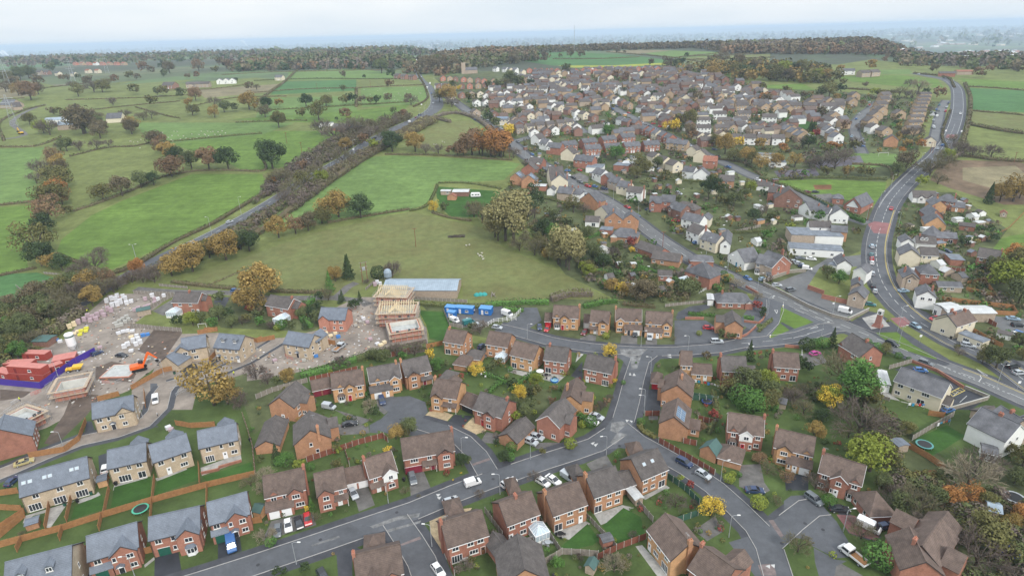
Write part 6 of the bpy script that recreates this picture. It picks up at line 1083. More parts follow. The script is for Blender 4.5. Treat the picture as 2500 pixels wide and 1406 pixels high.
for q in ('A 110,585 260,538 saloon gold|A 62,735 135,672 car navy|A 790,640 800,578 car white|A 1175,55 1172,128 small_van white|A 1735,1110 1755,1250 van blue|B 185,1040 178,1115 car grey|B 255,995 265,1080 car white|B 330,980 352,1058 car black|B 398,945 415,1035 car red|B 730,765 768,830 car silver|B 1185,650 1205,718 estate grey|'
 'B 1585,735 1710,695 small_van white|B 1870,745 1968,688 suv white|B 1420,872 1545,838 car silver|B 508,278 608,282 saloon white|B 655,282 790,262 saloon black|B 955,65 975,130 suv navy|B 522,135 612,150 small_van silver|B 1355,1330 1420,1420 car white|B 505,1385 535,1440 car black|C 575,232 690,275 car white|C 610,195 725,238 saloon silver|C 160,350 270,388 estate silver|'
 'C 115,385 225,428 suv silver|C 228,690 300,735 car white|C 300,668 382,722 saloon white|C 425,655 480,690 small_van silver|C 1270,535 1385,595 suv navy|C 1420,625 1520,682 car silver|C 1810,770 1900,775 saloon navy|D 340,805 440,878 suv grey|D 520,912 640,918 saloon black|D 722,1010 880,1085 van white|D 892,1050 965,1035 car navy|D 1345,185 1450,150 car blue|'
 'E 785,952 885,912 car navy|E 990,945 1105,958 saloon black|E 1988,395 2055,392 car blue|F 1930,895 1975,850 car navy|F 2040,703 2135,718 car silver|F 2125,578 2222,615 van white|F 1795,685 1893,655 van teal|G 268,680 275,738 car navy|G 350,705 325,745 car red|G 675,735 640,775 car dark_red|G 1088,745 1090,785 suv black|G 1215,770 1215,818 saloon silver|'
 'G 1670,712 1770,718 car red|G 1740,832 1845,832 suv silver|G 1575,100 1635,130 car navy|G 2022,270 2092,308 car blue|G 2150,305 2220,285 car light_blue|I 947,28 945,5 car silver|I 940,100 938,72 car teal|I 943,130 942,108 car red|I 943,170 942,140 car white|I 948,265 947,228 estate silver|I 955,368 955,335 saloon black|I 968,415 970,378 car silver|'
 'I 95,345 160,350 car silver|I 205,395 285,380 suv grey|I 645,555 780,590 van white|I 1285,680 1350,715 car light_blue|I 1070,830 1165,870 estate black|I 1340,1000 1470,1042 suv grey|I 412,945 495,925 car magenta|I 1520,628 1440,642 car red|I 1715,855 1825,875 estate silver|I 1320,1075 1395,1080 car blue|I 2100,630 2205,640 saloon light_blue|I 2145,690 2245,692 estate black|'
 'I 2150,760 2220,795 car white|I 2180,760 2250,790 suv blue|I 2095,1055 2200,1035 suv black|I 2160,1105 2250,1095 car silver|I 250,145 305,145 car silver|I 290,115 365,115 saloon grey|I 382,118 460,125 saloon white|I 295,160 345,165 car silver|I 320,180 380,190 car navy|I 355,200 420,210 small_van white|I 885,505 975,520 car teal|I 1165,400 1260,392 saloon light_blue|'
 'N 2165,885 2222,865 car silver|N 1808,1090 1862,1070 estate white|P 1290,835 1335,855 car blue|P 925,580 945,585 car blue|P 995,600 1045,610 suv navy|P 720,495 760,510 car black|P 680,470 710,488 car white|P 670,440 705,438 car blue|P 575,370 600,378 car grey|P 515,400 550,420 car white|P 455,410 480,425 car grey|P 400,545 445,530 saloon light_blue|P 1395,790 1440,805 car navy|P 1640,890 1690,895 car red|'
 'P 780,430 810,440 car red|P 350,320 390,330 car white|P 1670,630 1702,650 car silver|Q 755,515 800,530 car white|Q 180,1220 240,1245 car navy|Q 195,1095 250,1085 car blue|Q 1205,632 1245,632 car dark_red|Q 1280,632 1315,632 car black|Q 45,640 90,655 car silver|Q 370,245 400,250 car navy|Q 150,205 185,220 car silver|Q 0,890 60,895 car red|R 315,1130 350,1112 car light_blue|R 960,212 975,205 car blue|R 975,1160 1040,1180 car navy|'
 'R 235,160 225,185 car white|R 150,120 140,140 car light_blue|R 215,215 260,220 car blue|R 880,35 885,55 small_van white|R 380,1270 381,1271 car red|F 1700,640 1745,660 small_van white|F 1890,705 1945,690 small_van silver|F 1830,650 1870,660 car white|K 1675,655 1685,640 van white|K 1735,765 1733,752 car white|K 1708,772 1708,762 car silver|K 1710,838 1708,828 car silver|K 1540,978 1548,966 car dark_red|K 1530,492 1528,482 car white|K 1540,520 1538,510 car silver|K 1555,582 1553,572 car white|'
 'K 1480,1018 1490,1008 small_van white|K 2165,1015 2185,1030 small_van white|K 1495,428 1493,418 van white|M 1620,955 1640,935 car white|M 1605,925 1650,918 car silver|M 1600,950 1650,950 car white|M 1665,970 1672,950 small_van white|M 1640,1080 1645,1060 small_van silver|M 1640,1045 1648,1035 car grey|M 1690,860 1695,845 car teal|M 1685,915 1690,900 car grey|M 920,945 935,935 car silver|M 895,990 905,980 car blue|'
 'M 1060,850 1075,835 small_van white|M 1105,850 1120,840 car light_blue|M 960,1025 1010,1025 car light_blue|M 1815,625 1825,612 car silver|M 1020,830 1030,820 car silver|L 1345,1050 1365,1060 car navy|L 1400,1085 1420,1090 car blue|L 1375,1030 1400,1030 car red|L 1440,1058 1465,1058 car red|L 1265,1015 1290,1025 car silver|L 305,900 325,915 small_van white|L 610,1000 630,1010 car grey').split('|'):
    p = q.split(); 
    if p[1] == '380,1270': continue
    x1, y1 = map(float, p[1].split(',')); x2, y2 = map(float, p[2].split(',')); car(p[0], x1, y1, x2, y2, p[3].replace('_', ' '), p[4].replace('_', ' '), small=p[0] in 'KLMPQRN')
# flatbed pickup
def flatbed(reg, x1, y1, x2, y2, label, col='white'):
    a, b = atr(reg, x1, y1), atr(reg, x2, y2); c = (a+b)/2; r = root('flatbed_truck', (c.x, c.y, .02), math.atan2(b.y-a.y, b.x-a.x)); tag(r, label, 'truck')
    m = MB(); m.prism([(.5,.5),(.45,2.05),(.55,2.15),(2.0,2.15),(2.25,1.95),(2.55,1.3),(3.1,1.1),(3.2,.5)], 'y', -.95, .95); m.build('cab', CP[col], r); m = MB(); m.prism([(2.16,1.95),(2.52,1.28),(2.45,1.25),(2.05,1.98)], 'y', -.85, .85); m.prism([(.7,1.3),(.7,1.95),(2.0,1.95),(2.4,1.3)], 'y', -.97, .97); m.build('windows', m_cg, r)
    m = MB(); m.box(-3.1, .4, -1.0, 1.0, .75, .9); m.build('load_bed', m_wood, r)
    for nm, bx in (('side_board', (-3.1,.4,-1.04,-.98)), ('side_board', (-3.1,.4,.98,1.04)), ('tailboard', (-3.16,-3.1,-1.04,1.04)), ('headboard', (.38,.44,-1.04,1.04))): m = MB(); m.box(*bx, .85, 1.35 if nm != 'headboard' else 1.7); m.build(nm, CP[col] if nm != 'headboard' else m_black, r)
    wl = car_meshes('car')[3]
    for x in (-1.9, 2.3):
        for y in (-.85, .85): o = link('wheel', wl, r, (x, y, .38)); o.scale = (1.15,)*3
    for y in (-.7, .7): link('headlight', car_meshes('car')[4], r, (3.2, y, .8))
flatbed('D', 785, 1350, 590, 1195, "white double-cab flatbed truck with empty wooden load bed"); flatbed('F', 690, 925, 775, 855, "pale flatbed delivery truck standing on the building site", 'silver')
# ------------------------------------------------------------------ street lamps, poles
def lamp(reg, x, y, h, dx=-1, label=None):
    p = atr(reg, x, y); r = root('street_lamp', p, rnd.uniform(-.2, .2)); m = MB(); m.bar((0, 0, 0), (0, 0, 1.2), .11, n=8, r2=.1); m.bar((0, 0, 1.2), (0, 0, h), .075, n=8, r2=.05); m.build('pole', m_steel, r)
    m = MB(); m.bar((0, 0, h-.05), (dx*.5, 0, h+.25), .04, n=6); m.bar((dx*.5, 0, h+.25), (dx*1.3, 0, h+.32), .035, n=6); m.build('arm', m_steel, r); m = MB(); m.prism([(dx*1.1, h+.25), (dx*1.2, h+.4), (dx*1.85, h+.38), (dx*1.9, h+.28)], 'y', -.13, .13); m.build('lantern', m_lamp, r); auto(r, f"{'tall' if h > 7 else 'slim'} grey street lamp", 'street lamp', 'street lamps')
for q in 'A,487,457,6,-1 A,1075,215,5,1 A,1020,1420,6,-1 B,320,1315,6,1 B,1012,855,6,1 B,1852,790,6,-1 B,1567,505,6,1 B,1340,1180,6,-1 C,170,525,6,1 C,740,495,6,-1 C,1025,180,6,-1 C,1600,690,6,1 C,1662,1112,6,1 D,612,1068,6,1 G,168,800,6,1 G,1142,865,6,1 G,1545,905,6,-1 G,1225,1095,6,-1 G,1170,1380,6,-1 G,2215,610,8,1 G,2140,390,8,1 G,1885,230,8,1 E,500,1125,6,-1 E,1408,1110,6,-1 E,1183,160,10,-1 N,2022,995,10,-1 N,2300,790,10,1 N,1312,1270,10,1 O,955,215,10,1 O,1122,120,10,1 O,742,405,10,1 O,512,380,8,1 O,350,510,8,-1 O,880,230,8,-1 I,1158,915,10,1 I,1165,735,10,1 I,605,600,8,1 I,1005,765,10,-1 I,508,785,6,1 I,2010,1225,8,1 I,48,600,8,1 I,920,235,8,1 R,275,895,8,1 R,495,605,9,1 R,390,765,9,1 R,765,385,8,1 R,565,945,8,-1 R,300,1330,8,1 P,682,500,8,1 P,1100,700,8,1 P,1325,830,8,1 P,430,320,7,1 P,310,310,8,1 P,110,130,8,1 P,608,425,8,1 Q,312,1185,8,1 Q,500,1350,8,1 Q,110,930,8,1 Q,275,265,7,1 K,1630,940,9,1 K,1665,900,9,1 K,1580,970,9,1 K,1715,600,9,1 K,1700,885,9,-1'.split():
    q = q.split(','); lamp(q[0], float(q[1]), float(q[2]), float(q[3]), float(q[4]))
def upole(reg, x, y, h, arms=1):
    p = atr(reg, x, y); r = root('utility_pole', p, .3); m = MB(); m.bar((0, 0, 0), (0, 0, h), .14, n=8, r2=.1); m.build('pole', m_woodr, r)
    m = MB(); m.box(-1.1, 1.1, -.06, .06, h-.4, h-.25); m.build('crossarm', m_woodr, r); m = MB(); [m.lathe([(.05, h-.25), (.09, h-.12), (.04, h)], k, 0, 6) for k in (-1, 0, 1)]; m.build('insulators', m_pot, r); auto(r, "bare wooden utility pole with crossarm", 'utility pole', 'wooden poles carrying wires')
for q in 'O,1545,1105,10 O,315,120,9 O,460,220,9 O,2437,270,8 K,605,710,9 K,1113,685,9 R,850,280,8 R,875,275,8 P,162,330,8 R,1612,360,7 P,600,430,8 P,1545,1120,8 R,285,885,9 Q,850,820,8 L,1570,1160,8'.split():
    q = q.split(','); upole(q[0], float(q[1]), float(q[2]), float(q[3]))
# pole transformer on a pair of legs
p = atr('F', 955, 310); r = root('pole_transformer', p, .4); tag(r, "two-legged wooden pole with a grey transformer, left of the silo", 'transformer')
for s in (-1, 1): m = MB(); m.bar((s*1.1, 0, 0), (s*1.1, 0, 9.5), .15, n=8, r2=.11); m.build('leg', m_woodr, r)
for z in (5.5, 7.2, 9.2): m = MB(); m.box(-1.8, 1.8, -.09, .09, z, z+.2); m.build('crossarm', m_woodg, r)
m = MB(); m.box(-.6, .6, -.5, .5, 5.75, 7.0); [m.box(-.66+.24*k, -.62+.24*k, -.6, .6, 5.8, 6.9) for k in range(6)]; m.build('transformer_tank', m_steel, r)
# ------------------------------------------------------------------ fences and walls
m_brickw = WALL['R']
def fence(reg, P, kind, h=1.8, label=None):
    Q = pts(reg, *P); c = Q[0].copy(); r = root('garden_wall' if kind in 'bs' else 'fence', c); M_ = {'w': m_wood, 'c': m_woodr, 'g': m_woodg, 'n': m_woodn, 'p': m_purple, 'b': m_brickw, 's': mat('rubble wall', (.27,.24,.20), var=.3, scale=2, coords='World'), 'r': m_white, 'h': m_wood}[kind]
    n_posts = 0
    for a, b in zip(Q, Q[1:]):
        l = (b-a).length; ang = math.atan2(b.y-a.y, b.x-a.x); n = max(1, round(l/1.83)); m = MB(); d = (b-a)/l; nn = Vector((-d.y, d.x, 0)); t = .12 if kind in 'bs' else .03
        for k in range(n):
            p, q = a+d*(l*k/n)-c, a+d*(l*(k+1)/n)-c; jz = rnd.uniform(-.04, .04) if kind in 'wcgnp' else 0; hh = h+jz
            if kind in 'rh':
                for z in (.35, .75, 1.1):
                    z0 = z*h/1.2; m.solid([(w_.x+nn.x*s*.02, w_.y+nn.y*s*.02, w_.z+z0+zz) for zz in (0, .1) for w_ in (p, q) for s in (-1, 1)], [(0,1,3,2),(4,6,7,5),(0,4,5,1),(2,3,7,6),(0,2,6,4),(1,5,7,3)])
                continue
            m.solid([(w_.x+nn.x*s*t, w_.y+nn.y*s*t, w_.z+zz) for zz in (-.3, hh) for w_ in (p, q) for s in (-1, 1)], [(0,1,3,2),(4,6,7,5),(0,4,5,1),(2,3,7,6),(0,2,6,4),(1,5,7,3)])
        if kind == 's' or kind == 'b': m2 = MB(); [m2.solid([(w_.x+nn.x*s*.17, w_.y+nn.y*s*.17, w_.z+zz) for zz in (h+.005, h+.1) for w_ in (a-c, b-c) for s in (-1, 1)], [(0,1,3,2),(4,6,7,5),(0,4,5,1),(2,3,7,6),(0,2,6,4),(1,5,7,3)])]; m2.build('coping', m_conc if kind == 's' else m_brickw, r)
        m.build({'b': 'brickwork', 's': 'stonework', 'r': 'rails', 'h': 'rails'}.get(kind, 'panels'), M_, r)
        if kind in 'cgnrwh':
            pm = shared(('post', kind, h), lambda: (lambda q: (q.box(-.06, .06, -.06, .06, -.3, h+.08), q.mesh('post', m_conc if kind in 'cgn' else (m_white if kind == 'r' else m_wood)))[1])(MB()))
            for k in range(n+1):
                if n_posts < 60: p = a+d*(l*k/n)-c; link('post', pm, r, (p.x+nn.x*-.0, p.y, p.z), ang); n_posts += 1
    desc = {'w':'orange-brown timber panel fence','c':'red-brown fence with concrete posts','g':'weathered grey panel fence','n':'dark green panel fence','p':'purple site hoarding','b':'low red brick garden wall','s':'grey stone boundary wall','r':'white post and rail fence','h':'open timber rail fence'}[kind]
    if label: tag(r, label, 'fence' if kind not in 'bs' else 'wall')
    else: auto(r, desc, 'fence' if kind not in 'bs' else 'wall', 'fences and walls round the plots')
for a in (('A',((0,1190),(470,1062),(765,967),(1145,852),(1560,737),(1925,650)),'w'),('A',((345,1060),(378,880)),'w'),('A',((503,1000),(545,820)),'w'),('A',((785,960),(828,760)),'w'),('A',((1150,850),(1168,680)),'w'),('A',((1508,735),(1500,580)),'w'),('A',((130,1225),(165,1150)),'w'),('A',((452,1140),(475,1060)),'w'),('A',((748,1065),(770,967)),'w'),('A',((1138,990),(1147,852)),'w'),('A',((1558,975),(1562,737)),'w'),
 ('A',((0,1060),(190,935)),'w'),('A',((0,1120),(190,960)),'w'),('A',((0,905),(170,915)),'w'),('A',((0,800),(140,780)),'w'),('A',((222,515),(490,470),(600,385),(652,250)),'w'),('A',((740,90),(900,50)),'w'),('A',((1325,270),(1440,290),(1620,280)),'w'),('A',((1830,210),(1870,330),(1905,450),(1925,650)),'c'),('A',((590,1240),(690,1210)),'w'),('A',((1085,1240),(1145,1225)),'w'),('A',((1905,1010),(1973,1000)),'w'),
 ('A',((1090,30),(1098,140)),'w'),('A',((1515,640),(1650,610),(1650,595),(1820,545)),'b',.7),('A',((740,690),(825,670)),'w'),('E',((1132,1235),(1400,1085),(1480,1070)),'w'),('E',((1700,760),(1870,730)),'w'),('E',((1800,1000),(1850,940)),'w'),('E',((2200,830),(2250,810)),'w'),('E',((1115,695),(1340,722),(1560,738)),'g'),('E',((1760,735),(1865,735)),'w'),
 ('F',((-60,810),(30,830),(180,800)),'w'),('F',((580,835),(700,850)),'w'),('F',((1480,880),(1620,850)),'w'),('F',((1180,950),(1480,880)),'c'),('E',((-20,1190),(355,1225)),'p',2.4),('E',((355,1225),(500,1120),(640,1020),(825,920)),'p',2.4),('E',((1290,540),(1500,430)),'g',1.6),('E',((1150,410),(1500,425)),'g',1.5),
 ('B',((400,548),(600,480),(790,415),(980,365)),'c'),('B',((685,470),(720,580)),'c'),('B',((190,290),(265,250)),'c'),('B',((960,360),(1010,400)),'c'),('C',((1030,200),(1142,200)),'c'),('C',((1135,400),(1290,490),(1430,570),(1555,645)),'c'),('C',((1430,235),(1555,265)),'c'),('C',((1320,405),(1418,425)),'c'),('C',((1390,80),(1540,90)),'n'),
 ('C',((590,965),(720,1100),(815,1200)),'g',1.5),('C',((815,1210),(1040,1125)),'c'),('C',((670,1285),(815,1215)),'c'),('C',((270,1320),(410,1240),(680,1260)),'g'),('C',((240,1000),(400,1240)),'g'),('C',((970,860),(1090,1000)),'g'),('C',((1260,1010),(1430,950)),'n'),('C',((1200,670),(1330,760),(1440,870)),'n'),('C',((180,1150),(265,1300)),'g'),('B',((1460,1290),(1510,1406)),'c'),('B',((1740,930),(1870,1110)),'g'),
 ('F',((20,1315),(160,1255),(460,1170)),'g'),('F',((480,1165),(690,1120),(890,1070)),'c'),('G',((1350,525),(1520,505),(1700,490)),'g',1.3),('D',((1100,440),(1240,520),(1370,610)),'w'),('D',((1130,385),(1290,290),(1440,205)),'g'),('D',((1250,195),(1370,215)),'w'),('D',((1400,165),(1700,80)),'s',1.2),('D',((1000,960),(1110,1030)),'w'),('D',((870,60),(960,90)),'g',1.2),
 ('I',((10,335),(200,425),(400,530),(600,610),(740,645)),'s',1.3),('I',((740,645),(915,560)),'s',1.3),('I',((10,315),(240,235),(375,225)),'s',1.5),('I',((390,370),(530,420)),'b',1.8),('I',((510,450),(725,500)),'b',1.8),('I',((520,200),(560,250)),'b',1.8),('I',((1280,1000),(1500,1080),(1730,1225)),'b',.9),('I',((1090,1060),(1280,1005)),'g',1.6),('I',((1960,290),(1760,330)),'w',1.5),
 ('I',((1540,470),(1800,500),(2150,540),(2180,590)),'w'),('I',((2000,590),(2190,600)),'w'),('I',((1750,385),(2000,445)),'w'),('I',((1900,300),(2000,440)),'w'),('I',((1800,740),(2060,880)),'w'),('I',((1580,210),(1740,230)),'c'),('I',((1940,660),(2010,700)),'c'),('I',((2170,790),(2250,850)),'c'),('I',((195,870),(320,880)),'b',1),('I',((1740,1225),(1950,1310)),'s',1),
 ('G',((1520,630),(1680,632)),'b',.9),('G',((2025,655),(2150,670),(2190,640),(2210,590)),'b',.8),('G',((1970,800),(2050,770),(2130,700)),'b',.8),('G',((1630,1320),(1700,1340)),'n'),('G',((1590,1300),(1800,1335)),'n'),('G',((1640,410),(1700,380)),'r',1.2),('G',((1740,240),(1800,270)),'r',1.2),('G',((1400,240),(1500,248)),'g',1.5),('G',((2040,360),(2150,420)),'b',1),
 ('Q',((430,1010),(620,985),(800,940)),'g',1.5),('P',((120,700),(360,640)),'c',1.5),('Q',((1290,690),(1480,800),(1600,870)),'n',1.3),('R',((1700,820),(1560,960),(1400,1040),(1150,1120)),'h',1.2),('F',((1340,460),(1830,490)),'g',1.5),('F',((1630,570),(1680,690),(1790,710)),'g',1.6),('F',((960,380),(1040,310)),'g',1.2),('F',((1990,700),(2060,660),(2250,640)),'r',1.8),('G',((-10,640),(60,620),(110,570)),'r',1.8),
 ('E',((380,240),(620,262)),'g',1.0),('E',((140,350),(240,430)),'g',1.0),('E',((1370,345),(1610,368)),'g',1.2)):
    fence(*a)
# ------------------------------------------------------------------ street rows of the village further up
def inpoly(P, x, y):
    r = False; j = len(P)-1
    for i in range(len(P)):
        if (P[i][1] > y) != (P[j][1] > y) and x < (P[j][0]-P[i][0])*(y-P[i][1])/(P[j][1]-P[i][1])+P[i][0]: r = not r
        j = i
    return r
HARD = [P for c_, P in LAND if c_ in ('drive','newdrive','asphalt','flags','gravel','dirt','turf','play','pave','redroad','bright','mint','oldroad') and len(P) > 4]
HB_ = [(min(p[0] for p in P), max(p[0] for p in P), min(p[1] for p in P), max(p[1] for p in P)) for P in HARD]
def hard(x, y):
    for P, b in zip(HARD, HB_):
        if b[0] < x < b[1] and b[2] < y < b[3] and inpoly(P, x, y): return True
    return False
def row(reg, x1, y1, x2, y2, n, w, d, walls, roofs, feats, desc, ang=None, cat='house', nm='house', e=''):
    a, b = atr(reg, x1, y1), atr(reg, x2, y2); v = b-a
    if reg in 'KL': w *= .88; d *= .88
    for i in range(n):
        c = a+v*(i/(n-1) if n > 1 else 0)+(Vector((rnd.uniform(-1.2, 1.2), rnd.uniform(-1.5, 1.5), 0)) if reg in 'KLM' and n < 9 else Vector()); c.z = ter(c.x, c.y); th = math.atan2(v.y, v.x) if ang is None else R_(ang)+rnd.uniform(-.14, .14)
        if ang is None and math.cos(th) < 0: th += math.pi
        u = Vector((math.cos(th), math.sin(th), 0)); wl = walls[i % len(walls)].replace('O', 'X').replace('T', 'XXW'[(i+n) % 3]).replace('R', 'U' if reg in 'KLMJ' else 'R'); rf = roofs[i % len(roofs)]
        r = house_at(c-u*w/2, c+u*w/2, d, wl, rf, feats+e, None, cat, desc, nm, 1)
F2 = 'e4.9 p33 w.22,1 w.75,1 w.22,0 w.72,0,1.8'; FG = 'e4.8 p33 D w.5,1,1.4 w.4,0,1.8'; F4 = 'e4.9 p33 w.12,1 w.38,1 w.62,1 w.88,1 w.15,0,1.8 w.85,0,1.8 d.42 d.58'
for a in (('P',715,262,1240,190,4,12,8,'R','S',F4+' c.5','brick semis of the back terrace row'),('P',920,300,1450,262,4,12,8,'R','S',F4+' c.5','brick semis of the front terrace row'),('P',1350,110,1570,195,5,6.5,8,'RRKR','S',F2,'slate terraces on the long straight street'),('P',1620,245,1702,255,2,9,8,'O','S',F2+' c.5','brick pairs by the school lane'),
 ('P',1500,375,1680,450,3,8,9,'K','D',FG,'cream gabled houses in the middle gardens',20),('L',110,1120,600,1060,6,8,8,'YKYY','D',F2,'stone-fronted houses by the side street'),('L',260,1160,660,1110,5,8,8,'WR','D',FG,'white and brick gabled houses below the side street',15),('L',440,900,840,1010,6,8,9,'WKR','D',FG,'gabled houses lining the side street',25),('L',400,800,790,840,5,8,9,'RBY','S',FG,'dark roofed gable row',25),
 ('L',1100,1040,1240,1075,3,8,9,'WRR','S',FG,'gables at the long street corner',25),('L',1290,925,1570,1035,6,7.5,9,'WRB','D',FG,'stepped gables along the long street',25),('L',1010,810,1160,890,4,8,8,'TTR','D',FG,'tan gabled houses off the long street',20),('L',1240,815,1640,850,4,9,8,'TKO','D',FG,'tan gables in the middle estate',20),('L',1900,905,2390,900,4,13,8,'T','D',F4,'long tan semis of the middle estate'),
 ('L',2020,985,2260,985,2,13,8,'WY','D',F4,'pale semis of the middle estate'),('L',1860,1045,2070,1050,2,13,8,'T','D',F4,'tan semis beyond the lime trees'),('L',1860,1125,2040,1125,2,13,8,'T','D',F4,'tan semis facing the lime trees'),('L',2160,1120,2440,1100,4,8,8,'OT','D',FG,'orange gables facing the lime trees',10),('L',1930,850,2340,845,5,8,8,'T','D',FG,'tan gables of the upper estate',10),('L',2030,800,2250,800,3,8,8,'T','D',FG,'tan gables of the top estate',10),
 ('L',130,735,440,735,4,11,8,'WKW','D',F2,'white rendered houses near the top of the side street'),('L',20,825,190,800,3,8,8,'RYK','D',FG,'small gables left of the side street',15),('L',20,905,220,905,3,8,8,'W','D',FG,'white gables left of the side street',15),('L',60,1040,380,960,5,8,8,'YRK','D',FG,'mixed gables left of the side street',15),('L',1500,755,2000,745,6,9,8,'RBR','D',F2,'dark red houses of the upper village'),('L',1430,800,1540,805,1,14,8,'W','D',F4,'long white pair in the upper village'),
 ('L',2000,760,2400,760,4,9,8,'BWT','D',F2,'upper village houses toward the oaks'),('L',1060,700,1160,700,2,7,8,'W','D',F2,'white pair in the upper village centre'),('L',730,725,990,740,4,9,8,'WRO','D',F2,'mixed houses above the long street'),('L',470,680,640,690,3,9,8,'KW','S',F2,'pale houses with slate roofs, upper side street'),('L',1180,720,1400,710,4,9,8,'BW','D',F2,'brown roofed houses of the upper centre'),('L',1640,690,2000,680,5,9,8,'RBW','D',F2,'red roofed houses of the far centre'),
 ('L',2100,700,2300,730,3,9,8,'RW','D',FG,'gables by the upper oaks',10),('M',30,915,240,915,3,9,8,'O','D',FG,'orange gables by the village green',5),('M',310,905,620,910,3,12,8,'T','D',F4,'tan semis above the village green'),('M',480,870,660,855,2,9,8,'O','D',FG,'orange gables above the village green',5),('M',720,905,840,905,1,13,8,'T','D',F4,'wide tan pair beside the close'),('M',850,860,900,800,2,9,8,'O','D',FG,'orange gables at the head of the close',5),
 ('M',1120,945,1200,800,4,10,8,'O','D',F2,'brown roofed row right of the close',5),('M',1060,1060,1130,950,3,10,8,'O','D',FG,'gabled row along the close',5),('M',1440,1130,1560,790,9,11,6.5,'O','D','e4.9 p26 w.3,1 w.7,1','stepped brown-roofed terrace beside the service road',0),('M',640,1120,740,950,4,9,8,'OW','D',FG,'stepped gables left of the close',5),('M',240,1110,360,1165,3,9,8,'O','D',FG,'orange gables below the village green',5),('M',60,1020,100,1022,1,12,8,'W','D',F4,'white pair at the edge of the village green'),
 ('M',20,1100,110,1110,2,9,8,'R','D',FG,'red gables left of the village green',5),('M',1310,985,1320,985,1,9,8,'O','D',FG,'gable with white garage doors in the back gardens',5),('M',1060,1120,1180,1150,2,9,8,'WO','D',FG,'white and orange gables low on the close',5),('Q',1060,120,1180,175,3,9,8,'O','S',FG,'orange gables above the school trees',5),('Q',1400,95,1500,190,4,9,7,'OW','S',FG,'stepped gables by the close mouth',5),('Q',270,180,340,190,2,8,8,'K','D',FG,'cream gables behind the lime trees',5),
 ('Q',570,200,960,205,4,9,8,'YW','D',F2,'pale houses behind the school trees'),('K',1760,700,2290,690,8,8,8,'RPX','D',FG,'reddish close of houses by the bypass bend',10),('K',1800,620,2280,650,8,8,8,'PXR','D',FG,'reddish houses in front of the church',10),('K',1900,790,2240,770,5,8,8,'KRY','D',FG,'gabled houses at the lane foot',15),('K',2140,860,2450,870,5,8,8,'W','D',FG,'small white gables by the lane',15),('K',2130,960,2290,980,2,9,9,'YR','D',FG,'gable pair beside the lane',20),('K',2210,800,2420,770,4,8,8,'W','D',FG,'white gables above the lane',15),
 ('K',2300,530,2480,540,3,9,8,'W','S',F2,'white houses at the wood foot'),('K',1750,700,1820,700,2,9,8,'W','D',F2,'white bungalow pair by the roundabout'),('K',2360,1040,2480,1040,1,14,8,'K','S',F4+' S.1,.9','cream pair with solar panels'),('L',210,545,480,550,6,9,8,'P','T',FG,'pink brick houses under the hilltop field',5),('L',540,550,840,550,6,9,8,'P','T',FG,'pink brick houses below the mustard strip',5),('L',880,525,1430,530,10,9,8,'P','G',FG,'pink brick houses with grey roofs at the hilltop',5),
 ('L',60,600,260,620,4,9,8,'W','S',F2,'white houses rising to the wood'),('L',0,540,120,560,3,9,8,'KW','S',F2,'pale houses under the wood'),('J',710,470,1170,470,8,13,9,'PT','T',F2,'distant pale brick rows'),('J',150,565,440,560,5,10,9,'RY','D',F2,'distant houses left of the fields'),('J',540,570,690,575,2,12,8,'K','S',F2,'distant white buildings in trees'),('J',830,545,920,545,2,10,8,'K','T',F2,'distant white farm houses'),('J',2100,650,2220,645,3,9,8,'W','S',FG,'white gabled cottages on the far lane',10),('J',1820,685,1960,680,3,12,8,'Y','D',F2,'low cottages on the far lane'),
 ('J',1600,695,1601,695,1,18,12,'R','D',F4,'big brick farmhouse on the far lane'),('K',240,615,250,615,1,14,9,'K','S',F4,'pale farmhouse in the high fields'),('K',1350,600,1500,610,3,12,9,'R','D',F2,'brick cottages near the roundabout'),('K',1560,430,1680,415,4,11,9,'W','D',F2,'white buildings where the far road vanishes'),('M',790,560,850,560,2,10,8,'W','S',F2,'pale hill farm sheds'),('M',1000,580,1080,575,2,14,9,'Y','D',F2,'stone hill farm buildings')):
    row(*a)
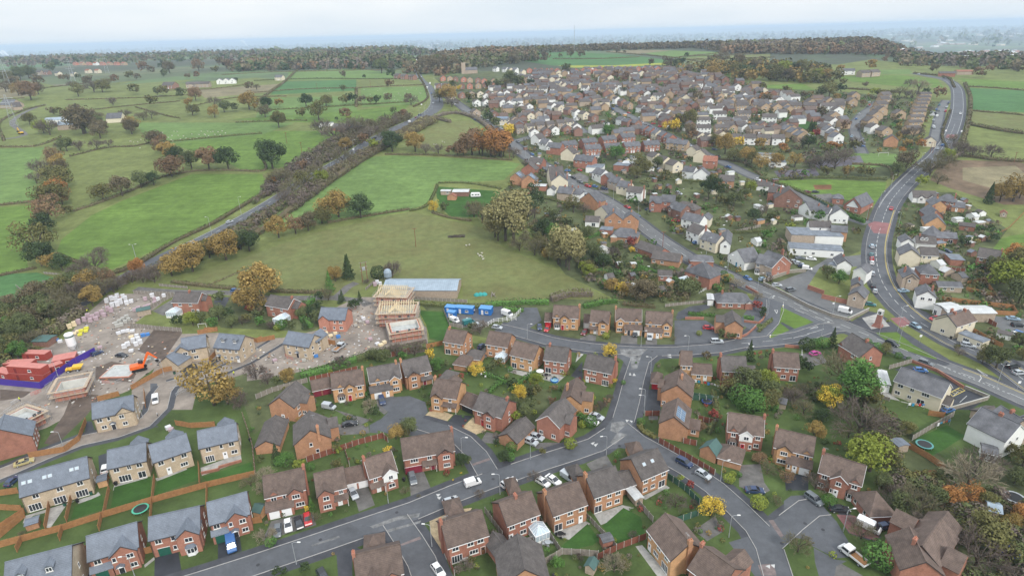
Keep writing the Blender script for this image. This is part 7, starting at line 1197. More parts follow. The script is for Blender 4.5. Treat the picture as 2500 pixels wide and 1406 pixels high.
# farm sheds and special buildings
for q in (('J',430,1040,770,1015,16,'W','M','e4 p12','long grey-roofed cattle shed on the farm','barn'),('J',555,1090,760,1075,14,'Y','M','e4.5 p20','steel-roofed farm shed nearest the camera on the farm','barn'),('J',1020,1020,1165,1012,12,'K','S','e4','cream farm barn right of the cattle sheds','barn'),('J',0,880,120,885,14,'Y','S','e4','dull slate farm range at the left edge','barn'),('J',140,900,220,890,12,'Y','D','e3.6','second dull farm range at the left edge','barn'),
 ('K',740,1090,885,1108,9,'R','S','e3 p32 r1','bungalow with orange gable alone in the fields','bungalow'),('K',885,1105,1040,1080,10,'R','S','e3 p32 r1 x1,4,3,2.6,r','second long bungalow alone in the fields','bungalow'),('K',620,1060,765,1045,5,'W','F','e3','white-fronted open stable beside the bungalows','stable'),('M',1860,560,2010,560,12,'Y','T','e4 p15','red-roofed barn beside the top road','barn'),
 ('M',1680,575,1840,580,12,'R','D','e4 p18','dark farm shed where the top road curves','barn'),('O',1895,625,2048,625,7,'B','L','e2.6 p10','brown-fronted stable shed on the mown plot','stable'),('O',1782,610,1875,612,4,'Y','L','e2.3 p8 w.7,0','cream hut left of the stable shed','hut'),('O',1845,660,1925,662,4,'O','T','e2.1 p30 D','little gabled timber summerhouse on the mown plot','summerhouse'),
 ('E',1185,612,1300,585,3.5,'Y','N','e2.3 p6','turquoise lean-to shed with flat top beside the lane garden','shed'),('E',290,870,420,870,5,'B','N','e2.4 p8','open-fronted timber store by the silo','store'),('F',1110,448,1745,452,13,'Y','M','e3.4 p17','long metal-roofed poultry barn at the field edge','barn'),
 ('D',960,430,1020,480,3,'Y','G','e2.1 p12','small grey-roofed timber shed behind the round trampoline','shed'),('D',1690,960,1790,985,3.5,'Y','M','e2 p22','grey shed beside the autumn hedge','shed'),('C',1440,505,1557,560,4,'O','N','e2.6 p42 D','tall green-roofed orange timber shed','shed'),('C',580,1380,640,1406,2.4,'Y','N','e2 D','small garden shed with green-grey roof at the bottom','shed'),
 ('C',715,1200,790,1180,2,'R','S','e1.9 p15','red timber store against the curved fence','shed'),('C',895,800,960,880,2,'Y','L','e1.9 p20','small pale lean-to shed beside the link garage','shed'),('I',2010,790,2130,815,3,'W','D','e2.1 p15','blue-painted shed in the bins yard','shed'),('I',135,1390,200,1406,2.5,'Y','S','e2','tiny grey shed under the trees','shed'),
 ('B',0,960,60,975,2.5,'T','N','e2','low garden shed at the estate edge','shed'),('A',745,745,815,725,2.4,'T','G','e2 p8','flat little timber shed between two new gardens','shed'),('A',205,1070,300,1040,2.2,'O','G','e1.7 p8','low orange timber shed with grey top in a new garden','shed')):
    H(*q[:9], label=q[9], cat=q[10], name=q[10], detail=1)
def sheds(P, n, seed):
    r = random.Random(seed); Q = [tuple(at(*p)[:2]) for p in P]; x0, x1 = min(q[0] for q in Q), max(q[0] for q in Q); y0, y1 = min(q[1] for q in Q), max(q[1] for q in Q); k = 0
    for t in range(n*15):
        if k >= n: break
        x, y = r.uniform(x0, x1), r.uniform(y0, y1)
        if not inpoly(Q, x, y) or any((f[0]-x)**2+(f[1]-y)**2 < (f[2]+2.4)**2 for f in FOOT) or in_rib(Vector((x, y)), None) or hard(x, y): continue
        k += 1; w_ = r.choice((2.2, 2.6, 3.2, 5.2)); a = r.choice((.2, .3, .45, 1.8)); u = Vector((math.cos(a), math.sin(a), 0)); c = Vector((x, y, ter(x, y))); big = w_ > 5
        house_at(c-u*w_/2, c+u*w_/2, 2.2 if not big else 3, r.choice('YTWW' if big else 'YTBK'), r.choice('FLSGDL'), 'e2.1 '+('p8' if r.random() < .5 else 'p28 D'), None, 'garage' if big else 'shed', 'garden sheds and garages', 'garden_garage' if big else 'garden_shed', 1)
def street_cars(n_, k, seed, off, y0, y1):
    P, Nn, wd = RIB[n_]; r = random.Random(seed); I = [i for i in range(2, len(P)-2) if y0 < P[i].y < y1]; r.shuffle(I)
    for i in I[:k]:
        s = r.choice((-1, 1)); c = P[i]+Nn[i]*s*(wd/2+off); 
        if any((f[0]-c.x)**2+(f[1]-c.y)**2 < 20 for f in FOOT): continue
        d = (P[i+1]-P[i-1]).normalized()*2*s; p1, p2 = proj(Vector((*(c-d), ter(c.x, c.y)))), proj(Vector((*(c+d), ter(c.x, c.y)))); car('Z', *p1, *p2, r.choice(('car','car','saloon','suv','estate','small van')), r.choice(('white','silver','grey','black','navy','red','silver','blue')), small=True)
for P_, n_, s_ in (([(1240,370),(1420,340),(1640,350),(1880,440),(2100,545),(2090,590),(1880,610),(1720,560),(1500,450),(1300,400)], 60, 1), ([(1230,480),(1330,470),(1560,620),(1700,700),(1600,740),(1400,640)], 18, 2), ([(2220,480),(2330,480),(2460,560),(2400,640),(2440,720),(2230,700)], 22, 3), ([(1250,330),(1700,330),(1900,350),(2060,330),(2080,260),(1850,225),(1300,205)], 70, 4)): sheds([p for p in P_], n_, s_)
street_cars('high', 26, 1, 1.2, 300, 760); street_cars('long', 22, 2, .9, 380, 760); street_cars('side_a', 5, 3, .9, 300, 900); street_cars('side_b', 6, 4, .9, 300, 900); street_cars('close', 9, 5, .9, 300, 900); street_cars('service', 8, 6, .9, 300, 900); street_cars('bypass', 10, 7, -2.4, 500, 1500); street_cars('main', 5, 8, -2.2, 330, 900)
# church
p = atr('K', 2000, 548); r = root('church', p, .1); tag(r, "grey stone church with square tower under the wood", 'church'); st = WALL['Y']
m = MB(); m.box(-3, 3, -3, 3, -1, 15); [m.box(x-.5, x+.5, y-.5, y+.5, 15, 16) for x in (-2.5, 0, 2.5) for y in (-2.5, 2.5)]; m.build('tower', st, r); m = MB(); wall_gable(m, 3, 21, -4, 4, 5, 1, 'x'); m.build('nave', st, r); m = MB(); roof_gable(m, 3, 21, -4, 4, 5, 1, 'x'); m.build('nave_roof', ROOF['S'], r)
# radio mast and pylons
def lattice(name, p, h, b, label, cat, arms=0):
    r = root(name, p, .5); m = MB(); n = 12
    for k in range(n):
        z0, z1 = h*k/n, h*(k+1)/n; w0, w1 = b*(1-.85*k/n), b*(1-.85*(k+1)/n)
        for sx, sy in ((-1,-1),(1,-1),(1,1),(-1,1)):
            m.bar((sx*w0, sy*w0, z0), (sx*w1, sy*w1, z1), .09); m.bar((sx*w0, sy*w0, z0), (-sy*w1, sx*w1, z1), .05)
    m.build('lattice_tower', m_steel, r)
    for k in range(arms): m = MB(); z = h*(.62+.13*k); m.bar((-b*1.8, 0, z), (b*1.8, 0, z), .2); m.build('crossarm', m_steel, r)
    tag(r, label, cat)
lattice('radio_mast', atr('L', 632, 350), 55, 1.2, "thin lattice radio mast standing in the hilltop field", 'radio mast')
for i, (x, y, h) in enumerate(((95, 710, 42), (1025, 545, 42), (710, 655, 38), (140, 1050, 30))): lattice('pylon', atr('J', x, y), h, 3.2, ("nearest pylon with crossarms at the left edge", "pylon between the far left hedges, farthest right of them", "slender pylon beyond the farm lane oaks", "pylon beside the farm track bend")[i], 'pylon', 3)
# ------------------------------------------------------------------ building site
def cabin(reg, x, y, x2, y2, d, h, col, z=0, label='', nm='site_cabin', stack=None):
    a, b = atr(reg, x, y), atr(reg, x2, y2); v = b-a; ang = math.atan2(v.y, v.x); w = v.length; n = Vector((-math.sin(ang), math.cos(ang), 0)); c = (a+b)/2+n*d/2
    r = root(nm, (c.x, c.y, c.z+z), ang); m = MB(); m.box(-w/2, w/2, -d/2, d/2, .05, h); k = int(w/.6)
    for i in range(k): xx = -w/2+w*(i+.5)/k; m.box(xx-.1, xx+.1, -d/2-.05, d/2+.05, .15, h-.15)
    m.build('shell', col[0], r); m = MB(); m.box(-w/2-.04, w/2+.04, -d/2-.06, d/2+.06, h, h+.1); m.build('roof', col[1], r); m = MB(); m.box(-w*.3, -w*.3+.9, -d/2-.08, -d/2, .1, 2.1); m.build('door', col[2], r)
    add_window(r, w*.15, -d/2-.07, 1.0, 0, 1.2, .8, 1); tag(r, label, 'site cabin', 'steel cabins of the building site')
RD_ = (mat('red cabin steel', (.34,.06,.045), rough=.5), mat('faded red steel roof', (.50,.19,.16), rough=.6, var=.15), mat('dark red steel', (.2,.03,.03))); BL_ = (mat('blue cabin steel', (.02,.14,.42), rough=.5), mat('blue steel roof', (.10,.28,.55), rough=.5, var=.12), mat('white steel door', (.6,.6,.62)))
for q in (('E',95,1150,390,1170,3,2.6,RD_,0,'lower red cabin of the two-storey stack behind the purple hoarding'),('E',95,1150,390,1170,3,2.6,RD_,2.7,'upper red cabin of the stack, with its pink faded roof'),('E',-40,1130,80,1160,3,2.6,RD_,0,'red cabin cut by the left edge'),('E',400,1120,560,1060,3,2.6,RD_,0,'low red cabin just inside the diagonal hoarding'),('E',460,1050,660,1010,5,2.6,RD_,0,'wide faded red cabin pair nearest the yellow dumper'),
 ('E',40,1070,280,1060,3,2.6,RD_,0,'red cabin behind the two-storey stack'),('E',200,980,400,985,3,2.6,RD_,0,'rear red cabin of the compound, open fronted'),('F',1638,575,1725,585,3,2.6,BL_,0,'left blue cabin at the hedge corner'),('F',1730,580,1880,592,3,2.6,BL_,0,'long blue cabin with two white doors'),('F',1930,590,2035,600,3.5,2.7,BL_,0,'separate blue cabin on the right of the yard'),('F',1655,615,1720,625,2.6,2.4,BL_,0,'small blue cabin in front of the others')):
    cabin(*q[:8], z=q[8], label=q[9])
p = atr('E', 640, 915); r = root('cement_silo', p, .3); tag(r, "white cement silo on legs behind the purple hoarding", 'silo'); m = MB(); m.lathe([(.5, 1.4), (1.45, 3.2), (1.5, 7.6), (1.2, 7.9)], 0, 0, 20); m.build('tank', m_white, r); m = MB(); m.lathe([(1.505, 6.6), (1.505, 7.1)], 0, 0, 20); m.build('green_stripe', DOORC['green'], r)
for k in range(4): m = MB(); a = .8+k*1.57; m.bar((math.cos(a)*1.3, math.sin(a)*1.3, 3.4), (math.cos(a)*1.5, math.sin(a)*1.5, 0), .08); m.build('leg', m_steel, r)
p = atr('F', 1155, 305); r = root('feed_silo', p); tag(r, "rounded grey feed silo at the end of the long metal barn", 'silo'); m = MB(); m.lathe([(.4, .8), (1.7, 2.4), (1.75, 4.6), (1.2, 5.6), (.3, 6.1)], 0, 0, 20); m.build('tank', ROOF['M'], r); m = MB(); [m.bar((s*1.2, t*1.2, 0), (s*1.2, t*1.2, 2.4), .07) for s in (-1, 1) for t in (-1, 1)]; m.build('legs', m_steel, r)
# excavator
m_or = mat('orange machine paint', (.72,.13,.02), rough=.4); m_ye = mat('yellow machine paint', (.70,.42,.03), rough=.4)
def excavator(p, rz, mt, s, label):
    r = root('excavator', p, rz); r.scale = (s,)*3; tag(r, label, 'excavator')
    for y in (-1.1, 1.1): m = MB(); m.prism([(-1.8,.1),(1.8,.1),(2.1,.45),(1.8,.85),(-1.8,.85),(-2.1,.45)], 'y', y-.28, y+.28); m.build('track', m_tyre, r)
    m = MB(); m.prism([(-2.3,1.0),(1.3,1.0),(1.3,1.6),(.2,1.9),(-2.1,1.95),(-2.4,1.5)], 'y', -1.25, 1.25); m.build('superstructure', mt, r); m = MB(); m.prism([(.0,1.6),(1.4,1.6),(1.3,2.7),(.1,2.85)], 'y', .3, 1.2); m.build('cab', m_cg, r)
    m = MB(); m.prism([(.9,1.4),(1.4,1.3),(3.4,4.7),(3.1,5.2),(2.7,4.9)], 'y', -.25, .15); m.build('boom', mt, r); m = MB(); m.prism([(2.8,5.1),(3.3,5.3),(5.3,2.6),(5.0,2.4),(3.2,4.5)], 'y', -.22, .12); m.build('dipper_arm', mt, r); m = MB(); m.prism([(4.9,2.6),(5.4,2.5),(5.5,1.6),(4.9,1.3),(4.5,1.8)], 'y', -.5, .4); m.build('bucket', m_black, r)
excavator(atr('E', 1200, 1065), .55, m_or, 1.15, "orange tracked excavator with raised boom on the bare ground"); excavator(atr('J', 200, 1125), 2.6, m_ye, 1.1, "yellow excavator in the farmyard at the left edge")
p = atr('E', 640, 1075); r = root('dumper', p, .35); tag(r, "yellow site dumper with forward skip beside the hoarding", 'dumper'); m = MB(); m.prism([(-2.3,.9),(-.2,.9),(-.2,1.4),(-2.3,1.5)], 'y', -.9, .9); m.build('engine_cover', m_ye, r); m = MB(); m.solid([(.1,-1.1,1.1),(2.2,-1.1,1.0),(2.2,1.1,1.0),(.1,1.1,1.1),(-.2,-1.3,2.1),(2.9,-1.3,1.9),(2.9,1.3,1.9),(-.2,1.3,2.1)], [(3,2,1,0),(0,1,5,4),(1,2,6,5),(2,3,7,6),(3,0,4,7),(4,5,6,7)]); m.build('skip', m_ye, r)
m = MB(); m.bar((-1.4,-.7,1.4),(-1.4,-.7,2.6),.05); m.bar((-1.4,.7,1.4),(-1.4,.7,2.6),.05); m.bar((-1.4,-.7,2.6),(-1.4,.7,2.6),.05); m.build('roll_bar', m_black, r)
for x in (-1.5, 1.3):
    for y in (-1, 1): o = link('wheel', car_meshes('car')[3], r, (x, y, .55)); o.scale = (1.7, 1.8, 1.7)
# pallets of bricks and blocks, each wrapped stack a thing
PAL = {'w': mat('white pallet wrap', (.62,.62,.64), rough=.35, var=.12), 'p': mat('pink brick packs', (.40,.30,.33), var=.25, scale=2), 'g': mat('grey block packs', (.38,.37,.34), var=.2, scale=2), 'b': mat('blue pallet wrap', (.06,.2,.5), rough=.4), 'y': mat('yellow bags', (.62,.58,.06)), 't': m_pine}
PN = {'w':'white-wrapped pallet stack','p':'pinkish brick pallet stack','g':'grey block pallet stack','b':'blue-wrapped pallet stack','y':'yellow bag pile','t':'pale timber stack'}
for q in 'E,920,490,w,2 E,960,470,w,2 E,1000,480,w,2.4 E,1040,500,w,2.4 E,1010,520,w,2 E,1080,470,w,2 E,1090,505,w,1.6 E,1130,490,w,1.5 E,1060,450,w,1.8 E,1010,445,w,1.8 E,970,525,w,2 E,930,560,p,2 E,880,590,p,2 E,960,570,p,2 E,900,610,p,1.6 E,840,610,p,2 E,800,630,p,2 E,760,620,p,2 E,730,650,p,2 E,780,655,p,1.6 E,830,640,p,1.6 E,600,710,t,2 E,640,690,t,2 E,680,670,p,2 E,1160,560,p,1.2 E,1190,545,p,1.2 E,1220,555,p,1.2 E,1250,535,p,1.2 E,1280,525,p,1.2 E,1000,680,g,1.3 E,1030,660,g,1.3 E,1060,640,g,1.3 E,1090,620,g,1.3 E,1010,700,g,1.3 E,1045,690,g,1.3 E,1080,665,g,1.3 E,1110,645,g,1.3 E,1250,470,p,1.5 E,1310,440,w,1.6 E,1330,470,p,1.4 E,1360,470,w,1.4 E,1410,440,w,1.4 E,1330,500,p,1.2 E,1070,880,w,1.6 E,1100,860,w,1.6 E,1150,830,w,1.8 E,1190,820,w,1.8 E,1210,840,w,1.6 E,1170,860,w,1.5 E,1230,780,b,1.2 E,1270,770,b,1 E,1180,790,w,1.5 E,1020,760,w,1 E,1060,745,w,1 E,1100,740,w,1.1 E,1140,740,w,.9 E,1130,790,t,.8 E,700,740,y,1 E,745,720,y,1 E,690,770,y,.8 E,740,740,y,.8 E,640,760,t,.7 E,670,740,t,.7 E,450,830,w,1 E,490,820,b,1 E,520,830,w,1 E,430,930,w,1.2 E,720,930,w,1 E,690,935,w,1 F,1060,330,w,1.8 F,1040,345,p,1.6 F,1085,340,w,1.5 F,620,760,t,1 F,660,780,t,.8 F,700,760,t,.8 F,725,790,b,1 F,600,875,b,1 F,535,955,b,.8 F,1060,850,w,.8 F,1090,860,t,.8 F,1120,840,t,1 F,180,990,p,.7 F,430,990,g,.8 F,940,640,w,1.2 F,975,665,p,1 F,910,660,g,.7 F,870,690,g,.7 F,1000,810,p,.9 F,1740,650,w,1.5 F,1920,690,w,1.2 A,1270,300,w,1 A,1290,310,p,.7 E,1280,990,g,.8 E,1130,910,w,.9 E,860,880,p,.8'.split():
    g, x, y, k, h = q.split(','); p = atr(g, float(x), float(y)); r = root('pallet_stack', p, rnd.uniform(.3, .8)); h = float(h); m = MB(); n = max(1, int(h/.8))
    for i in range(n): s = .75+rnd.uniform(-.08, .05); m.box(-s, s, -.6, .6, .16+i*(h/n), .14+(i+1)*h/n-.03)
    m.build('packs', PAL[k], r); m = MB(); [m.box(-.75, .75, yy-.05, yy+.05, .0, .12) for yy in (-.5, 0, .5)]; m.box(-.78, .78, -.6, .6, .12, .15); m.build('pallet', m_woodg, r); auto(r, PN[k], 'pallet stack', 'material stacks on the building site')
# unfinished houses: brick shells, roof trusses, scaffolding
def trusses(r, x0, x1, y0, y1, e, tp, n, hip=False):
    for i in range(n+1):
        x = x0+(x1-x0)*i/n; yc = (y0+y1)/2; rh = e+(y1-y0)/2*tp; m = MB()
        m.bar((x, y0-.4, e-.1), (x, yc, rh), .1, m_pine); m.bar((x, y1+.4, e-.1), (x, yc, rh), .1, m_pine); m.bar((x, y0, e), (x, y1, e), .06, m_pine); m.bar((x, y0+(y1-y0)*.33, e), (x, yc, rh), .05, m_pine); m.bar((x, y0+(y1-y0)*.33, e), (x, y0+(y1-y0)*.17, e+(rh-e)*.35), .05, m_pine); m.bar((x, y1-(y1-y0)*.33, e), (x, yc, rh), .05, m_pine)
        m.build('roof_truss', None, r)
def scaffold(reg, p, ang, w, d, h, label):
    r = root('scaffolding', p, ang); m = MB(); o = 1.2
    xs = [-w/2-o+(w+2*o)*i/6 for i in range(7)]; ys = [-d/2-o+(d+2*o)*i/5 for i in range(6)]; U = []
    for x in xs: U += [(x, -d/2-o), (x, d/2+o), (x, -d/2-.3), (x, d/2+.3)]
    for y in ys: U += [(-w/2-o, y), (w/2+o, y)]
    for x, y in U: m.bar((x, y, 0), (x, y, h), .035)
    for z in [k*1.9+1.9 for k in range(int(h/1.9))]:
        for y in (-d/2-o, d/2+o): m.bar((-w/2-o, y, z+.9), (w/2+o, y, z+.9), .03)
        for x in (-w/2-o, w/2+o): m.bar((x, -d/2-o, z+.9), (x, d/2+o, z+.9), .03)
    m.build('poles', m_steel, r)
    for z in [k*1.9+1.9 for k in range(int(h/1.9))]:
        m = MB(); m.box(-w/2-o, w/2+o, -d/2-o, -d/2-.35, z, z+.06); m.box(-w/2-o, w/2+o, d/2+.35, d/2+o, z, z+.06); m.box(-w/2-o, -w/2-.35, -d/2-.3, d/2+.3, z, z+.06); m.box(w/2+.35, w/2+o, -d/2-.3, d/2+.3, z, z+.06); m.build('deck', mat('scaffold boards', (.42,.33,.24), var=.3, scale=2), r)
    tag(r, label, 'scaffolding')
m_inner = mat('pale block inner leaf', (.55,.54,.50), var=.12)
def shell(reg, x1, y1, x2, y2, d, h, lab, roof=0, sc=True):
    a, b = atr(reg, x1, y1), atr(reg, x2, y2); v = b-a; ang = math.atan2(v.y, v.x); w = v.length; n = Vector((-math.sin(ang), math.cos(ang), 0)); c = (a+b)/2+n*d/2; c.z = ter(c.x, c.y)
    r = root('unfinished_house', c, ang); tag(r, lab, 'unfinished house', 'houses under construction'); m = MB(); t = .35
    for q in ((-w/2, w/2, -d/2, -d/2+t), (-w/2, w/2, d/2-t, d/2), (-w/2, -w/2+t, -d/2+t, d/2-t), (w/2-t, w/2, -d/2+t, d/2-t)): m.box(*q, 0, h)
    m.build('wall', WALL['P'], r); m = MB()
    for q in ((-w/2+t, w/2-t, -d/2+t+.01, -d/2+t+.12), (-w/2+t, w/2-t, d/2-t-.12, d/2-t-.01), (-w/2+t+.01, -w/2+t+.12, -d/2+t+.13, d/2-t-.13), (w/2-t-.12, w/2-t-.01, -d/2+t+.13, d/2-t-.13)): m.box(*q, 0, h+.05)
    m.build('inner_leaf', m_inner, r); m = MB(); m.box(-w/2+.5, w/2-.5, -d/2+.5, d/2-.5, 0, .12 if h < 3 else 2.6); m.build('floor', mat('screed floor', (.42,.43,.42), var=.2), r)
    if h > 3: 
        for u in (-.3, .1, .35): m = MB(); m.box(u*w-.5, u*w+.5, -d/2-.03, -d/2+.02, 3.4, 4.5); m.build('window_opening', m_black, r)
    if roof: trusses(r, -w/2+.3, w/2-.3, -d/2, d/2, h+.1, .85, roof)
    if sc: scaffold(reg, c, ang, w, d, h+1.2, "scaffolding round the "+lab)
    return r
r1 = shell('F', 1060, 545, 1310, 555, 9, 5.1, "rear unfinished house with pale roof trusses", 14); r2 = shell('F', 1080, 700, 1380, 690, 9, 5.1, "middle unfinished house with peaked trusses", 14); shell('F', 1190, 830, 1440, 790, 8.5, 4.2, "roofless front unfinished house showing pale block walls")
for r_ in (r1, r2):     # front gable set of trusses
    for i in range(7): m = MB(); y = -4.6-i*.0; yy = -5.2+i*.8; k = 3*(1-0); m.bar((-3.4, yy, 5.2), (0, yy, 8.2), .1, m_pine); m.bar((3.4, yy, 5.2), (0, yy, 8.2), .1, m_pine); m.bar((-3.4, yy, 5.2), (3.4, yy, 5.2), .06, m_pine); m.build('roof_truss', None, r_)
shell('E', 480, 1340, 740, 1290, 8.5, 2.8, "half-built brick house shell with a pale floor inside timber decking"); shell('A', 200, 330, 350, 250, 8, 3.8, "jagged half-built brick shell at the left edge"); shell('A', -60, 330, 60, 270, 7, 1.2, "low brick footings cut by the left edge", sc=False); shell('E', 850, 1140, 1110, 1130, 9, .35, "foundation trench rectangle beside the excavator", sc=False)
# barriers of the site
for i, q in enumerate((('A',(270,45),(310,20)),('A',(90,120),(140,90)),('A',(30,190),(90,150)),('E',(880,1180),(940,1180)),('E',(990,1185),(1050,1160)),('E',(390,1220),(445,1185)),('E',(270,1290),(330,1260)),('E',(100,1370),(150,1340)),('E',(1510,1290),(1620,1230)),('F',(270,950),(335,985)),('F',(840,740),(860,710)),('A',(1330,60),(1350,20)))):
    a, b = atr(q[0], *q[1]), atr(q[0], *q[2]); c = (a+b)/2; v = b-a; w = max(2.2, v.length); r = root('barrier', c, math.atan2(v.y, v.x)); m = MB(); mt = m_steel if i % 3 else mat('red barrier plastic', (.55,.06,.05), rough=.5)
    m.bar((-w/2, 0, .1), (-w/2, 0, 1.1), .03); m.bar((w/2, 0, .1), (w/2, 0, 1.1), .03); m.bar((-w/2, 0, 1.1), (w/2, 0, 1.1), .04); m.bar((-w/2, 0, .25), (w/2, 0, .25), .03); [m.bar((-w/2+w*k/8, 0, .25), (-w/2+w*k/8, 0, 1.1), .02) for k in range(1, 8)]; m.build('frame', mt, r); auto(r, f"{'grey steel' if i % 3 else 'red plastic'} site barrier", 'barrier', 'site barriers')
# ------------------------------------------------------------------ clock tower
p = atr('I', 992, 690); r = root('clock_tower', p, .75); tag(r, "brick clock tower with white clock head on a paved triangle", 'clock tower'); bs = mat('red sandstone', (.30,.14,.11), var=.2, scale=2)
m = MB(); m.box(-1.6,1.6,-1.6,1.6,0,.4); m.box(-1.25,1.25,-1.25,1.25,.4,1.0); m.build('steps', bs, r); m = MB(); m.solid([(s*k, t*k, z) for k, z in ((1.0,1.0),(.72,5.0)) for s, t in ((-1,-1),(1,-1),(1,1),(-1,1))], [(3,2,1,0),(4,5,6,7),(0,1,5,4),(1,2,6,5),(2,3,7,6),(3,0,4,7)]); m.build('shaft', bs, r)
m = MB(); m.box(-.85,.85,-.85,.85,5.0,6.5); h_ = m.build('clock_head', m_white, r); m = MB(); m.solid([(-1.0,-1.0,6.5),(1.0,-1.0,6.5),(1.0,1.0,6.5),(-1.0,1.0,6.5),(0,0,7.1)], [(3,2,1,0),(0,1,4),(1,2,4),(2,3,4),(3,0,4)]); m.build('cap', m_conc, r)
for k in range(4):
    a = k*math.pi/2; m = MB(); m.solid([(.55*math.cos(6.2832*i/16), -.87, 5.75+.55*math.sin(6.2832*i/16)) for i in range(16)]+[(.55*math.cos(6.2832*i/16), -.8, 5.75+.55*math.sin(6.2832*i/16)) for i in range(16)], [tuple(range(16)), tuple(range(16, 32))[::-1]]+[(i, 16+i, 16+(i+1) % 16, (i+1) % 16) for i in range(16)]); o = m.build('clock_face', m_black, r, None, a); 
    m = MB(); m.box(-.04,.04,-.9,-.88,5.72,6.15); m.box(-.3,.04,-.9,-.88,5.72,5.79); m.build('hands', m_white, o)
# trampolines, furniture, goals, islands
def trampoline(reg, x, y, R, col, lab):
    r = root('trampoline', atr(reg, x, y)); tag(r, lab, 'trampoline'); m = MB(); m.lathe([(R*.8,.72),(R,.72),(R,.8),(R*.8,.8)], 0, 0, 24); m.build('pad', col, r); m = MB(); m.lathe([(R*.79,.80),(R*.79,.83)], 0, 0, 24); m.build('mat', m_black, r)
    for k in range(6): a = k*1.047; m = MB(); m.bar((R*.9*math.cos(a), R*.9*math.sin(a), 0), (R*.9*math.cos(a), R*.9*math.sin(a), .72), .03); m.build('leg', m_steel, r)
gp = mat('mint green pad', (.08,.38,.25)); trampoline('A', 1062, 915, 1.9, gp, "black trampoline with a mint green rim in a new garden"); trampoline('D', 1220, 430, 2.1, mat('turquoise pad', (.10,.27,.26)), "turquoise-rimmed trampoline on the lawn below the pub"); trampoline('D', 1895, 830, 2.3, m_steel, "large dark trampoline with thin grey rim at the right edge"); trampoline('D', 1860, 1240, 2.0, mat('blue pad', (.05,.12,.6)), "blue-rimmed trampoline partly under purple shrubs"); trampoline('C', 1495, 105, 1.5, mat('navy pad', (.03,.06,.2)), "small navy trampoline beside the green fence")
def table(reg, x, y, lab, mt):
    r = root('garden_table', atr(reg, x, y), rnd.random()); tag(r, lab, 'garden table'); m = MB(); m.lathe([(.7,.70),(.7,.75)], 0, 0, 16); m.build('table_top', mt, r); [MBx(r, a) for a in (0, 1.57, 3.14, 4.71)]
def MBx(r, a): m = MB(); m.bar((.45*math.cos(a), .45*math.sin(a), 0), (.45*math.cos(a), .45*math.sin(a), .7), .03); m.build('leg', m_woodg, r)
def chair(reg, x, y, mt, rz=0):
    r = root('garden_chair', atr(reg, x, y), rz); m = MB(); m.box(-.25,.25,-.25,.25,.42,.47); m.build('seat', mt, r); m = MB(); m.box(-.25,.25,.2,.26,.47,.95); m.build('backrest', mt, r)
    for sx in (-.22,.22):
        for sy in (-.22,.22): m = MB(); m.bar((sx,sy,0),(sx,sy,.42),.025); m.build('leg', mt, r)
    auto(r, 'garden chair', 'garden chair', 'garden chairs round tables')
for q in (('C',395,1100,"dark garden table with chairs behind the orange brick house",m_black),('C',300,1165,"blue-grey garden table below the conservatory",m_steel),('F',1985,1105,"small white patio table by the octagonal conservatory",m_white),('G',1970,1175,"pinkish oval patio table behind the low wing",PAL['p']),('G',330,1120,"dark table beside the round blue pool",m_black),('B',1590,1290,"grey round garden table on the corner decking",m_conc)):
    table(*q); [chair(q[0], q[1]+dx, q[2]+dy, q[4], i*1.6) for i, (dx, dy) in enumerate(((-32, 5), (32, -3), (2, 26)))]
def goal(reg, x, y, w, h, lab):
    r = root('goal', atr(reg, x, y), .1); tag(r, lab, 'goal'); m = MB(); m.bar((-w/2,0,0),(-w/2,0,h),.08); m.bar((w/2,0,0),(w/2,0,h),.08); m.bar((-w/2,0,h),(w/2,0,h),.08); m.build('frame', m_white, r)
goal('R', 430, 302, 7.3, 2.4, "white goalposts on the school pitch near the road"); goal('Q', 470, 880, 3.6, 1.8, "white goal frame on a back garden lawn"); goal('E', 1738, 700, 3, 1.6, "small white goal in the garden by the tall new house"); goal('M', 285, 1000, 5, 2.2, "white play frame on the village green")
# caravan
p = atr('O', 2115, 630); r = root('caravan', p, .0); tag(r, "white touring caravan parked on the mown plot", 'caravan'); m = MB(); m.prism([(-3,.5),(-3,2.2),(-2.6,2.7),(2.4,2.7),(3.0,1.6),(3.1,.9),(2.8,.5)], 'y', -1.1, 1.1); m.build('body', m_white, r)
for x in (-1.8, .2, 1.7): m = MB(); m.box(x-.5,x+.5,-1.13,1.13,1.4,2.0); m.build('window', m_glass, r)
for y in (-1, 1): link('wheel', car_meshes('car')[3], r, (-.2, y, .33))
m = MB(); m.bar((2.8,0,.5),(4.1,0,.5),.05); m.build('drawbar', m_steel, r)
# parasol, pool, washing, bollards, bins, signs
def simple(nm, reg, x, y, lab, cat, parts, rz=0, group=None):
    r = root(nm, atr(reg, x, y), rz)
    for pn, fn, mt in parts: m = MB(); fn(m); m.build(pn, mt, r)
    (tag(r, lab, cat, group) if lab else auto(r, nm.replace('_', ' '), cat, group)); return r
simple('parasol','G',275,1120,"open white parasol on the red brick house patio",'parasol',(('canopy', lambda m: m.lathe([(1.3,2.1),(.08,2.7)],0,0,8), m_white),('pole', lambda m: m.bar((0,0,0),(0,0,2.6),.03), m_steel)))
simple('paddling_pool','G',400,1160,"round blue-rimmed pool behind the red brick house",'pool',(('rim', lambda m: m.lathe([(1.3,0),(1.35,.5),(1.15,.5),(1.15,.2)],0,0,20), BL_[0]),('water', lambda m: m.lathe([(1.14,.3),(1.14,.4)],0,0,20), mat('pool water', (.25,.45,.55), rough=.1))))
